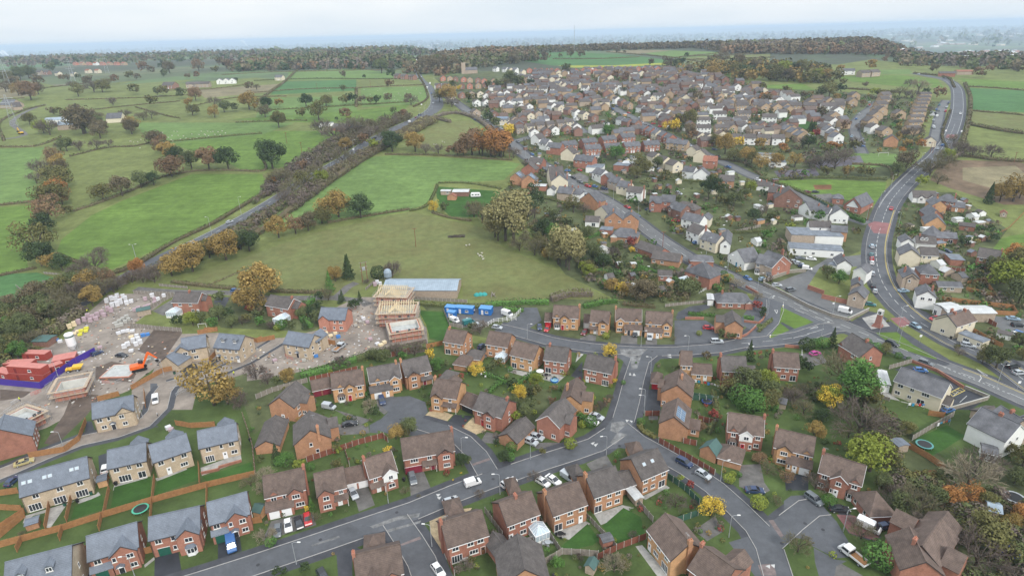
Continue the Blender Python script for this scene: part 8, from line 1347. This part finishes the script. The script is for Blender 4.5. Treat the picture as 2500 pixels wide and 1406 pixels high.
def washing(reg, P, lab):
    Q = pts(reg, *P); r = root('washing_line', Q[0]); tag(r, lab, 'washing line'); v = Q[1]-Q[0]; L_ = v.length; m = MB(); m.bar((0,0,0),(0,0,2.1),.04); m.build('post', m_steel, r); m = MB(); m.bar((v.x,v.y,v.z),(v.x,v.y,v.z+2.1),.04); m.build('post', m_steel, r); m = MB(); m.bar((0,0,2.0),(v.x,v.y,v.z+2.0),.012); m.build('line', m_steel, r)
    n = int(L_/.9); cols = [m_white, PAL['p'], DOORC['red'], DOORC['blue'], m_white, PAL['b'], WALL['O']]
    for k in range(n): t0, t1 = (k+.15)/n, (k+.85)/n; hh = rnd.uniform(.5, 1.1); m = MB(); d = v.normalized(); nn = Vector((-d.y, d.x, 0))*.02; a, b = v*t0, v*t1; m.solid([tuple(a+nn+Vector((0,0,2))), tuple(b+nn+Vector((0,0,2))), tuple(b+nn+Vector((0,0,2-hh))), tuple(a+nn+Vector((0,0,2-hh))), tuple(a-nn+Vector((0,0,2))), tuple(b-nn+Vector((0,0,2))), tuple(b-nn+Vector((0,0,2-hh))), tuple(a-nn+Vector((0,0,2-hh)))], [(0,1,2,3),(7,6,5,4),(0,4,5,1),(1,5,6,2),(2,6,7,3),(3,7,4,0)]); m.build('garment', cols[(k*3) % 7], r)
washing('G', ((1595,1190),(1815,1240)), "long line of colourful washing behind the tan brick extension"); washing('D', ((1310,300),(1410,270)), "white washing along the fence below the pub"); washing('F', ((1930,970),(2010,950)), "short washing line beside the octagonal conservatory"); washing('I', ((1245,1395),(1390,1406)), "orange and white towels behind the pub")
for q in (('I',180,525),('I',70,785)): simple('keep_left_bollard', q[0], q[1], q[2], None, 'bollard', (('post', lambda m: m.lathe([(.22,0),(.22,.9),(.12,1.05)],0,0,10), m_white),('yellow_band', lambda m: m.lathe([(.225,.3),(.225,.6)],0,0,10), mat('yellow plastic', (.8,.6,.05)))), 0, 'bollards on the grass island')
for q in (('A',205,920),('A',875,720),('A',1220,620),('A',690,790),('A',585,850),('A',512,830),('A',1545,535),('B',1755,250),('C',1500,640),('C',965,870),('I',1620,800),('E',1500,1100),('F',740,975),('F',760,965),('A',490,875),('C',345,1420),('D',705,840),('F',530,1090),('B',1130,690),('A',1590,270),('A',1610,268),('A',1885,390)):
    simple('wheelie_bin', *q, None, 'bin', (('body', lambda m: m.solid([(s*k*.3, t*k*.33, z) for k, z in ((.8,.05),(1,.95)) for s, t in ((-1,-1),(1,-1),(1,1),(-1,1))], [(3,2,1,0),(4,5,6,7),(0,1,5,4),(1,2,6,5),(2,3,7,6),(3,0,4,7)]), m_black if rnd.random() < .6 else DOORC['green']), ('lid', lambda m: m.box(-.32,.32,-.36,.36,.96,1.04), m_black)), rnd.random()*3, 'wheeled bins')
for q in (('I',605,545,.5),('I',1350,830,.6),('I',2190,1235,.6),('R',1130,110,.9),('R',990,105,.9),('O',953,210,.9),('K',1655,700,1.2),('K',1600,870,1.0)):
    h = 2.4; s = q[3]; simple('road_sign', q[0], q[1], q[2], None, 'road sign', (('post', lambda m: m.bar((0,0,0),(0,0,h),.04), m_steel), ('plate', lambda m: m.box(-s*.7, s*.7, -.06, -.03, h-.1, h+s*1.2), m_white)), 0, 'road signs')
# sheep: body, legs and head one mesh
def sheep_mesh():
    m = MB(); m.lathe([(.05,-.6),(.28,-.5),(.36,-.2),(.38,.2),(.32,.5),(.1,.6)], 0, 0, 8); m.v = [(z, x, y+.62) for x, y, z in m.v]; 
    for x in (-.38, .36):
        for y in (-.17, .17): m.bar((x, y, 0), (x, y, .45), .045, n=5, r2=.06)
    m.bar((.5, 0, .72), (.72, 0, .92), .14, n=6, r2=.1); m.bar((.7, 0, .95), (.95, 0, .82), .11, n=6, r2=.06); m.bar((.72,-.16,.98),(.72,.16,.98),.03); return m.mesh('sheep', mat('sheep wool', (.5,.47,.40), var=.08), True)
SH = sheep_mesh()
def sheep(reg, x, y): o = link('sheep', SH, None, atr(reg, x, y), rnd.uniform(0, 6.28)); o.scale = (.85,)*3; auto(o, 'woolly white sheep', 'sheep', 'sheep grazing in the fields')
for q in 'O,2025,1098 O,2055,1093 O,2137,1180 O,2173,1172 O,2150,1198 O,2178,1207 O,2165,1195 O,2185,1228 O,1715,135 O,1735,137 O,1797,107 O,1817,115 N,1240,105 N,1250,106 N,1275,112 N,1315,110 N,1345,88 N,1385,108 N,1440,25 N,1580,60 N,1608,68 N,1640,50 N,1660,10 N,1690,12 N,1635,90 N,1650,105 N,1645,98 N,1700,48 N,1720,85 N,1750,55 N,1775,75 N,1770,90 N,1790,88 N,1815,80 N,1830,36 N,1850,84 N,1880,75 N,1900,42 N,1920,10 N,1950,38 N,1960,45 N,1980,10 N,1985,68 N,1990,52 N,2010,15 N,2030,12 N,2050,40 N,2080,15 N,2100,42 N,2120,5 N,2150,25 N,1550,20 N,1480,50 N,1335,168 K,1050,705 K,1240,740 K,1260,760 K,1300,800 K,1340,800 K,1370,805 K,1180,715 K,1400,760 K,1440,740 K,1450,765 K,1490,770 K,1520,775 K,1540,770 K,1550,700 K,1580,735 K,1590,740 K,1460,705 K,1430,680 K,1500,690 K,1200,700 K,1110,750 K,1380,740 K,1270,735 K,1340,770 K,700,705 K,720,708'.split():
    q = q.split(','); sheep(q[0], float(q[1]), float(q[2]))
# ponies / dark cattle
def cow_mesh():
    m = MB(); m.lathe([(.1,-1.0),(.38,-.9),(.42,-.2),(.45,.4),(.36,.9),(.15,1.05)], 0, 0, 8); m.v = [(z, x, y*1.1+1.1) for x, y, z in m.v]
    for x in (-.75, .7):
        for y in (-.22, .22): m.bar((x, y, .35), (x-.04, y, .8), .09, n=5, r2=.13); m.bar((x, y, 0), (x, y, .36), .06, n=5, r2=.08)
    m.bar((.85, 0, 1.25), (1.25, 0, 1.4), .2, n=6, r2=.14); m.bar((1.2, 0, 1.45), (1.65, 0, 1.15), .15, n=6, r2=.09); return m.mesh('cow', mat('dark hide', (.02,.018,.016)), True)
CW = cow_mesh()
for q in (('O',405,262),('O',485,262),('O',540,252),('O',575,250),('O',575,238),('O',545,285),('O',375,295),('N',1300,418)): o = link('cow', CW, None, atr(*q), rnd.uniform(0, 6.28)); o.scale = (1.1,)*3; auto(o, 'dark grazing cow', 'cow', 'dark cattle in the field')
# people on the site and street
def person_mesh(hi):
    me = bpy.data.meshes.new('p'); V = [(0,0,.95),(0,0,1.2),(0,0,1.42),(0,0,1.52),(0,.02,1.66),(.1,0,.9),(.13,.1,.5),(.13,.02,.06),(.13,-.1,.03),(-.1,0,.9),(-.13,-.12,.5),(-.13,.05,.08),(-.13,-.08,.04),(.2,0,1.4),(.27,.08,1.12),(.26,-.06,.9),(-.2,0,1.4),(-.27,-.05,1.12),(-.26,-.2,.92)]
    E = [(0,1),(1,2),(2,3),(3,4),(0,5),(5,6),(6,7),(7,8),(0,9),(9,10),(10,11),(11,12),(2,13),(13,14),(14,15),(2,16),(16,17),(17,18)]; R = [.15,.15,.16,.06,.11,.1,.07,.05,.04,.1,.07,.05,.04,.07,.05,.04,.07,.05,.04]
    me.from_pydata(V, E, []); o = bpy.data.objects.new('p', me); C.objects.link(o); md = o.modifiers.new('s', 'SKIN')
    for i, r_ in enumerate(R): me.skin_vertices[0].data[i].radius = (r_, r_*.8 if i < 3 else r_)
    me.skin_vertices[0].data[0].use_root = True; o.modifiers.new('u', 'SUBSURF').levels = 1; bpy.context.view_layer.update(); dg = bpy.context.evaluated_depsgraph_get(); nm = bpy.data.meshes.new_from_object(o.evaluated_get(dg)); bpy.data.objects.remove(o)
    nm.materials.clear(); ms = [mat('skin', (.55,.35,.26)), mat('high visibility yellow', (.65,.75,.05)) if hi else mat('pale jacket', (.55,.55,.55)), mat('dark trousers', (.03,.03,.04))]; [nm.materials.append(q) for q in ms]
    for f in nm.polygons: z = f.center.z; f.material_index = 0 if z > 1.5 else (1 if z > .92 else 2)
    return nm
PM = [person_mesh(True), person_mesh(False)]
for reg, x, y, k, lab in (('A',1188,205,1,"person in pale jacket walking on the new street"),('F',1802,578,1,"person in white standing by the blue cabin doors"),('F',1893,575,1,"person in pale clothes between the blue cabins"),('E',752,575,0,"worker in yellow vest by the wrapped pallets"),('A',152,90,0,"worker in yellow vest near the steel barriers"),('E',2010,1110,0,"worker in yellow vest on the muddy verge"),('F',1185,690,0,"worker in yellow vest on the scaffold edge")):
    link_o = link('person', PM[1-k] if k == 0 else PM[1], None, atr(reg, x, y), rnd.random()*6); link_o.data = PM[0] if k == 0 else PM[1]; tag(link_o, lab, 'person')
# inflatable toy, debris heap, log
simple('logs','F',2055,420,"fallen grey branches in the big field by the barn",'branches',(('branch', lambda m: [m.bar((rnd.uniform(-1,1), rnd.uniform(-3,3), .1), (rnd.uniform(-1,1), rnd.uniform(-3,3), .5), .12, n=5) for _ in range(8)], m_woodg),))
simple('brushwood_heap','O',1930,1010,"dark brushwood heap with scrub in the big field",'heap',(('brush', lambda m: [m.bar((rnd.uniform(-5,5), rnd.uniform(-1.5,1.5), .1), (rnd.uniform(-5,5), rnd.uniform(-1.5,1.5), rnd.uniform(.3,1.2)), .12, n=4) for _ in range(60)], m_bark),))
simple('tarpaulin','F',1945,425,"turquoise tarpaulin humps beside the barn end",'tarpaulin',(('cover', lambda m: [m.lathe([(1.4,0),(1.2,.6),(.5,1.1),(.1,1.2)], k*1.6, rnd.uniform(-.5,.5), 8) for k in (-1,0,1)], mat('turquoise sheet', (.03,.28,.26), rough=.5)),))
# ------------------------------------------------------------------ uncountable growth and far country, each one object of kind stuff
def blob(mb, p, R, h, r, n=26):
    """a small leafy clump"""
    for i in range(n):
        d = rdir(r); 
        if d.z < -.95: d.z = -d.z
        leafquad(mb, Vector((p[0]+d.x*R*.85, p[1]+d.y*R*.85, p[2]+h*.5+d.z*h*.5)), d, R*1.83/math.sqrt(n), r)
def free(x, y, m=0):
    for fx, fy, fr in GRIDF.get((int(x//12), int(y//12)), ()):
        if (fx-x)**2+(fy-y)**2 < (fr+m)**2: return False
    for P, w_ in RIBS:
        pass
    return (int(x//2), int(y//2)) not in ROADC
GRIDF = {}
for f in FOOT:
    k = int(f[2]//12)+1
    for i in range(-k, k+1):
        for j in range(-k, k+1): GRIDF.setdefault((int(f[0]//12)+i, int(f[1]//12)+j), []).append(f)
ROADC = set(); RIBS = []
for n_, (P, Nn, wd) in RIB.items():
    for a, b in zip(P, P[1:]):
        for t in (0, .25, .5, .75):
            q = a.lerp(b, t); k = int((wd/2+2.8)//2)+1
            for i in range(-k, k+1):
                for j in range(-k, k+1):
                    if (i*i+j*j)*4 < (wd/2+2.8)**2: ROADC.add((int((q.x+i*2)//2), int((q.y+j*2)//2)))
def scatter(name, lab, cat, P, n, rr, hh, cols, seed, nq=26):
    Q = [tuple(q[:2]) for q in P]; x0, x1 = min(q[0] for q in Q), max(q[0] for q in Q); y0, y1 = min(q[1] for q in Q), max(q[1] for q in Q); r = random.Random(seed); mbs = {c: MB() for c in cols}; k = 0; t = 0
    while k < n and t < n*12:
        t += 1; x, y = r.uniform(x0, x1), r.uniform(y0, y1)
        if not inpoly(Q, x, y) or not free(x, y, .3) or hard(x, y): continue
        k += 1; s = r.random()**1.5; R = rr[0]+(rr[1]-rr[0])*s; blob(mbs[r.choice(cols)], (x, y, ter(x, y)), R, hh[0]+(hh[1]-hh[0])*s, r, nq)
    m = MB()
    for c, q in mbs.items():
        b = len(m.v); m.v += q.v; i = m.mi(LEAF.get(c) or TWIG[c]); m.f += [tuple(b+j for j in f) for f in q.f]; m.m += [i]*len(q.f)
    o = m.build(name, None, fix=False); o['kind'] = 'stuff'; tag(o, lab, cat); return o
VP = pts('Z',(1120,235),(1240,195),(1700,175),(1860,215),(2060,235),(2240,240),(2290,260),(2240,370),(2000,380),(2100,540),(2100,590),(1900,690),(1740,735),(1500,720),(1380,660),(1300,560),(1230,470),(1290,420),(1240,360))
scatter('garden_shrubbery', "mixed garden shrubs and hedging filling the village back gardens", 'shrubbery', VP, 3800, (.7, 2.6), (1, 4.5), ['dull green','dark green','olive','brown','green','bare','golden','bare purple'], 5, 22)
scatter('garden_shrubbery', "mixed garden shrubs between the plots right of the main road", 'shrubbery', pts('Z',(2190,475),(2330,480),(2450,560),(2400,640),(2520,760),(2520,900),(2440,880),(2240,740),(2190,640)), 420, (.6, 1.8), (.8, 3), ['dull green','dark green','olive','brown','green','bare'], 6)
scatter('garden_shrubbery', "garden shrubs round the houses of the brown-roofed estate", 'shrubbery', pts('Z',(600,1000),(800,900),(1080,830),(1300,850),(1640,860),(1900,850),(2100,1000),(2300,1300),(2100,1450),(1300,1450),(650,1330)), 520, (.35, 1.0), (.5, 1.7), ['dull green','dark green','olive','green','red','golden','bare','yellow-green'], 7, 60)
scatter('undergrowth', "tangled brown undergrowth of the wooded gardens on the right", 'undergrowth', pts('Z',(1880,960),(2100,1000),(2150,1220),(2290,1270),(2320,1400),(2560,1480),(2560,1250),(2330,1180),(2200,1160),(2180,1030),(2060,930)), 420, (.8, 2.2), (.8, 3.2), ['dull green','bare','brown','olive','bare purple','dull green'], 8, 150)
scatter('undergrowth', "scrub filling the tree belt beside the building site", 'undergrowth', pts('Z',(-60,900),(0,760),(120,700),(240,670),(300,690),(270,720),(180,790),(60,880),(-20,960)), 500, (1, 2.8), (1.5, 4.5), ['dull green','bare olive','olive','bare','brown'], 9, 120)
scatter('undergrowth', "dark scrub belt along both sides of the bypass", 'undergrowth', pts('Z',(640,475),(800,385),(900,320),(1000,300),(1060,280),(1040,300),(1000,335),(880,390),(700,520),(560,610),(420,665),(380,650),(560,560)), 1500, (1, 2.6), (1.5, 3.6), ['bare','bare purple','brown','bare olive','dull green'], 10, 60)
scatter('undergrowth', "rough growth and allotment plants behind the bungalows", 'undergrowth', pts('Z',(1230,520),(1400,540),(1440,600),(1620,690),(1700,740),(1520,735),(1440,690),(1330,620),(1230,560)), 420, (.6, 2.2), (.8, 3.4), ['dull green','bare olive','olive','dark green','brown'], 11, 90)
def wood(name, lab, P, n, rr, cols, seed, nq=20, world=False):
    """P in photograph pixels: crowns scattered over that ground"""
    r = random.Random(seed); W_ = P if world else [at(*p) for p in P]; Q = [tuple(q[:2]) for q in W_]; x0, x1 = min(q[0] for q in Q), max(q[0] for q in Q); y0, y1 = min(q[1] for q in Q), max(q[1] for q in Q); mbs = {c: MB() for c in cols}; k = 0; t = 0
    while k < n and t < n*40:
        t += 1; x, y = r.uniform(x0, x1), r.uniform(y0, y1)
        if inpoly(Q, x, y): k += 1; R = r.uniform(*rr); h = R*r.uniform(1.5, 2.1); c = cols[int((math.sin(x*.013+seed)+math.cos(y*.011))*1.3+r.random()*2.2) % len(cols)]; blob(mbs[c], (x, y, ter(x, y)), R, h, r, nq)
    m = MB()
    for c, q in mbs.items():
        b = len(m.v); m.v += q.v; i = m.mi(LEAF.get(c) or TWIG[c]); m.f += [tuple(b+j for j in f) for f in q.f]; m.m += [i]*len(q.f)
    o = m.build(name, None, fix=False); o['kind'] = 'stuff'; tag(o, lab, 'woodland')
wood('hill_woodland', "long brown wood along the hilltop ridge behind the fields", [(-140,1420),(60,1440),(300,1460),(560,1440),(760,1400),(960,1340),(960,1620),(700,1700),(-60,1720)], 2100, (4.5, 7.5), ['brown','olive','bare','dull green','brown'], 1, world=True)
wood('hill_woodland', "russet wood flank between the far dual carriageway and the village", [(-170,1050),(-90,960),(-40,1080),(60,1180),(60,1450),(-150,1500)], 700, (5, 8), ['brown','russet','bare olive','dull green','brown'], 2, world=True)
wood('hill_woodland', "brown wood block sloping down on the right of the ridge", [(560,1180),(700,1080),(860,1100),(880,1360),(600,1400)], 700, (4.5, 7.5), ['brown','russet','dull green','bare'], 3, world=True)
wood('hill_woodland', "small brown wood in front of the ridge, right of the hilltop strips", [(430,1230),(600,1150),(640,1250),(620,1430),(420,1440)], 330, (6, 9), ['brown','russet','dull green','bare'], 4, world=True)
wood('far_woodland', "dark wood belt beyond the top road on the right", [(2180,162),(2300,168),(2500,178),(2620,185),(2620,150),(2500,150),(2300,140),(2190,142)], 700, (6, 9), ['brown','dull green','bare','dark green'], 4)
wood('roadside_belt', "thick leafless shrub belt on the upper side of the bypass", [(640,478),(655,450),(760,375),(830,335),(900,305),(985,280),(1010,290),(940,318),(860,362),(760,425),(690,468)], 420, (1.8, 3.2), ['bare purple','bare','bare olive','brown','bare purple'], 21, 110)
wood('roadside_belt', "thick leafless shrub belt on the lower side of the bypass", [(700,500),(780,445),(870,385),(960,338),(1040,292),(1065,300),(1000,335),(890,392),(800,455),(720,515)], 420, (1.8, 3.0), ['bare','bare purple','bare olive','brown','pale willow'], 22, 110)
wood('far_woodland', "broken tree belts across the far left country", [(-1400,1650),(-700,1700),(-260,1550),(-200,1900),(-300,3100),(-2800,3100),(-2000,2000)], 1700, (6, 10), ['brown','dull green','dark green','bare','bare purple','dull green'], 5, 12, world=True)
wood('far_woodland', "tree belt filling the middle distance above the left fields", [(560,178),(700,172),(1000,168),(1010,150),(900,140),(700,140),(600,150)], 1500, (5, 8), ['dull green','brown','dark green','bare','russet'], 6, 18)
wood('far_woodland', "oak groups between the upper estate and the hill farm", [(1640,190),(1700,168),(1860,160),(2000,175),(2050,195),(2030,205),(1900,200),(1800,195),(1700,172)], 160, (5, 8), ['olive','brown','dark green','golden'], 7, 40)
# far scattered houses and industrial sheds on the plain, and the rest of the village beyond the 300 nearest
def farhouses(name, lab, P, n, seed, sz=1.0, cols=None):
    r = random.Random(seed); Q = [tuple(at(*p)[:2]) for p in P]; x0, x1 = min(q[0] for q in Q), max(q[0] for q in Q); y0, y1 = min(q[1] for q in Q), max(q[1] for q in Q); m = MB(); k = t = 0
    while k < n and t < n*30:
        t += 1; x, y = r.uniform(x0, x1), r.uniform(y0, y1)
        if not inpoly(Q, x, y) or (sz < 1.5 and not free(x, y, 3)): continue
        k += 1; w_, d_, e_ = r.uniform(8, 14)*sz, r.uniform(7, 9)*sz, 5*min(sz, 2); a = r.choice((.1, .15, 1.6, .3)); q = MB(); wm = WALL[r.choice(cols or 'UXWKBX')]; wall_gable(q, -w_/2, w_/2, -d_/2, d_/2, e_, .65 if sz < 2 else .15, 'x', wm); roof_gable(q, -w_/2, w_/2, -d_/2, d_/2, e_, .65 if sz < 2 else .15, 'x', .3, .15, .03, ROOF['BDSD'[int(r.random()*4)]] if sz < 2 else ROOF['L'])
        ca, sa = math.cos(a), math.sin(a); z = ter(x, y); b = len(m.v); m.v += [(x+px*ca-py*sa, y+px*sa+py*ca, z+pz) for px, py, pz in q.v]; m.f += [tuple(b+i for i in f) for f in q.f]; ids = [m.mi(mm) for mm in q.mats]; m.m += [ids[i] for i in q.m]
    o = m.build(name, None, fix=True); o['kind'] = 'stuff'; tag(o, lab, 'far houses')
farhouses('far_rooftops', "crowded brown roofs of the upper village beyond the nearest streets", [(1330,235),(1700,240),(1850,215),(1700,180),(1620,172),(1350,178),(1260,185),(1270,210)], 170, 1)
farhouses('far_rooftops', "roofs packed between the named streets of the middle village", [(1250,335),(1420,330),(1560,345),(1640,330),(1700,360),(1880,350),(2060,330),(2080,260),(1850,225),(1600,215),(1300,205),(1200,215),(1190,270)], 190, 9, .9, 'UWKYXBX')
farhouses('far_rooftops', "small roofs scattered among trees on the far left", [(-80,160),(150,155),(420,148),(600,140),(600,126),(300,134),(-80,142)], 90, 2, 1.6, 'WKPT'); farhouses('far_rooftops', "pale houses of the valley town on the far right", [(2150,140),(2500,152),(2560,128),(2350,122),(2200,128)], 150, 3, 2.2, 'WKP')
farhouses('far_sheds', "long white industrial sheds on the plain at the right", [(2140,106),(2280,113),(2390,111),(2360,102),(2200,98)], 13, 4, 5.5, 'YK'); farhouses('far_sheds', "pale industrial sheds strung across the plain", [(600,119),(1100,112),(1130,106),(900,107),(600,113)], 36, 5, 4, 'YK'); farhouses('far_sheds', "pale works buildings far away on the left plain", [(380,128),(640,122),(640,114),(420,120)], 16, 6, 4, 'YK'); farhouses('far_sheds', "distant white blocks toward the right horizon", [(1880,108),(1990,108),(2000,102),(1880,102)], 10, 7, 5, 'YK'); farhouses('far_sheds', "thin white roofs below the right horizon hill", [(2180,86),(2500,92),(2500,84),(2300,82)], 12, 8, 7, 'YK')
def debris(name, lab, cat, P, n, sz, mats, seed, chk=False):
    r = random.Random(seed); Q = [tuple(q[:2]) for q in P]; x0, x1 = min(q[0] for q in Q), max(q[0] for q in Q); y0, y1 = min(q[1] for q in Q), max(q[1] for q in Q); m = MB(); k = 0
    for t in range(n*8):
        if k >= n: break
        x, y = r.uniform(x0, x1), r.uniform(y0, y1)
        if not inpoly(Q, x, y) or (chk and (not free(x, y, .2) or hard(x, y))): continue
        k += 1; a = r.uniform(0, 3.14); s1, s2, h = r.uniform(.3, 1)*sz, r.uniform(.15, .6)*sz, r.uniform(.1, .5)*sz; q = MB(); q.box(-s1, s1, -s2, s2, 0, h); ca, sa = math.cos(a), math.sin(a); z = ter(x, y)-.02; b = len(m.v); m.v += [(x+u*ca-v*sa, y+u*sa+v*ca, z+w_) for u, v, w_ in q.v]; i = m.mi(r.choice(mats)); m.f += [tuple(b+j for j in f) for f in q.f]; m.m += [i]*6
    o = m.build(name, None, fix=False); o['kind'] = 'stuff'; tag(o, lab, cat)
DM = [m_pine, m_conc, m_inner, WALL['P'], m_woodg, m_black, PAL['w'], GM['mud'], m_wood]
debris('rubble', "loose rubble, timber and scraps across the storage yard and site ground", 'rubble', pts('E',(560,800),(720,610),(930,440),(1350,420),(1300,560),(1120,690),(1340,720),(1480,900),(1380,1010),(1110,1240),(700,1406),(300,1406),(560,1250),(700,1000)), 300, .5, DM, 3)
debris('rubble', "loose rubble and boards round the unfinished houses", 'rubble', pts('F',(0,830),(240,960),(560,740),(720,540),(950,460),(1060,600),(1150,900),(1480,900),(1010,920),(600,1010),(250,1100),(-60,1130)), 280, .5, DM, 4)
debris('garden_clutter', "small pale clutter lying in the village back gardens", 'clutter', VP, 700, .8, [m_conc, m_white, m_woodg, m_wood, m_black, m_steel, WALL['R'], DOORC['green']], 5, True)
wood('plain_woods', "dark copses and hedgerow lines scattered over the hazy blue plain", [(-5000,4200),(9000,4200),(17000,17000),(-15000,17000)], 2600, (14, 36), ['dull green','brown','dark green'], 31, 12, world=True)
farhouses('far_sheds', "tiny pale roofs of settlements sprinkled over the far plain", [(420,121),(620,112),(1900,84),(2480,72),(2480,104),(1900,112),(1000,118)], 110, 12, 4, 'YKWK')
# hills on the horizon
def hills(y, x0, x1, h, seed, lab=None):
    r = random.Random(seed); m = MB(); n = 60; T = []; B = []; D = []
    for i in range(n+1):
        t = i/n; x = x0+(x1-x0)*t; hh = h*(.35+.65*math.sin(math.pi*min(1, max(0, t*.96+.02)))**.5)*(1+.12*math.sin(t*17+seed)+.08*math.sin(t*41)); B.append((x, y, -72)); T.append((x, y+2500, -70+hh)); D.append((x, y+7000, -72))
    for i in range(n): m.face([B[i], B[i+1], T[i+1], T[i]]); m.face([T[i], T[i+1], D[i+1], D[i]])
    struct(m.build('hills', GM['far'], fix=False))
hills(26000, -34000, -3000, 105, 1); hills(26000, 9500, 42000, 190, 3)
# steam plumes of the works
m_steam = bpy.data.materials.new('steam'); m_steam.use_nodes = True; b_ = m_steam.node_tree.nodes['Principled BSDF']; b_.inputs['Base Color'].default_value = (.9,.9,.9,1); b_.inputs['Roughness'].default_value = 1
for i, (x, y, s) in enumerate(((605, 108, .55), (12, 134, .8), (24, 134, .6))):
    p = at(x, y+6); m = MB(); r = random.Random(i); k = p.y/1490*2.2
    for j in range(9): R = (1.2+j*.35)*k*s*.8; cx, cz = -j*1.6*k*s*.7, j*1.0*k*s*.8; m.lathe([(R*.3, cz), (R, cz+R*.6), (R*.9, cz+R*1.2), (R*.2, cz+R*1.6)], cx, 0, 8)
    o = m.build('steam_plume', m_steam, None, tuple(p)); o['kind'] = 'stuff'; tag(o, ("white steam plume rising left of centre on the plain", "larger of two steam puffs at the left edge", "smaller of two steam puffs at the left edge")[i], 'steam')
# haze
m_haze = bpy.data.materials.new('haze'); m_haze.use_nodes = True; t = m_haze.node_tree; t.nodes.clear(); o_ = t.nodes.new('ShaderNodeOutputMaterial'); v_ = t.nodes.new('ShaderNodeVolumePrincipled'); v_.inputs['Color'].default_value = (.66,.80,1,1); v_.inputs['Density'].default_value = 1.05e-4; v_.inputs['Anisotropy'].default_value = 0; t.links.new(v_.outputs[0], o_.inputs['Volume'])
m = MB(); m.box(-62000, 62000, -1500, 82000, -76, 130); o = m.build('haze', m_haze); o['kind'] = 'stuff'; tag(o, "thin pale blue air that veils the far plain and hills", 'haze')
flush_labels()
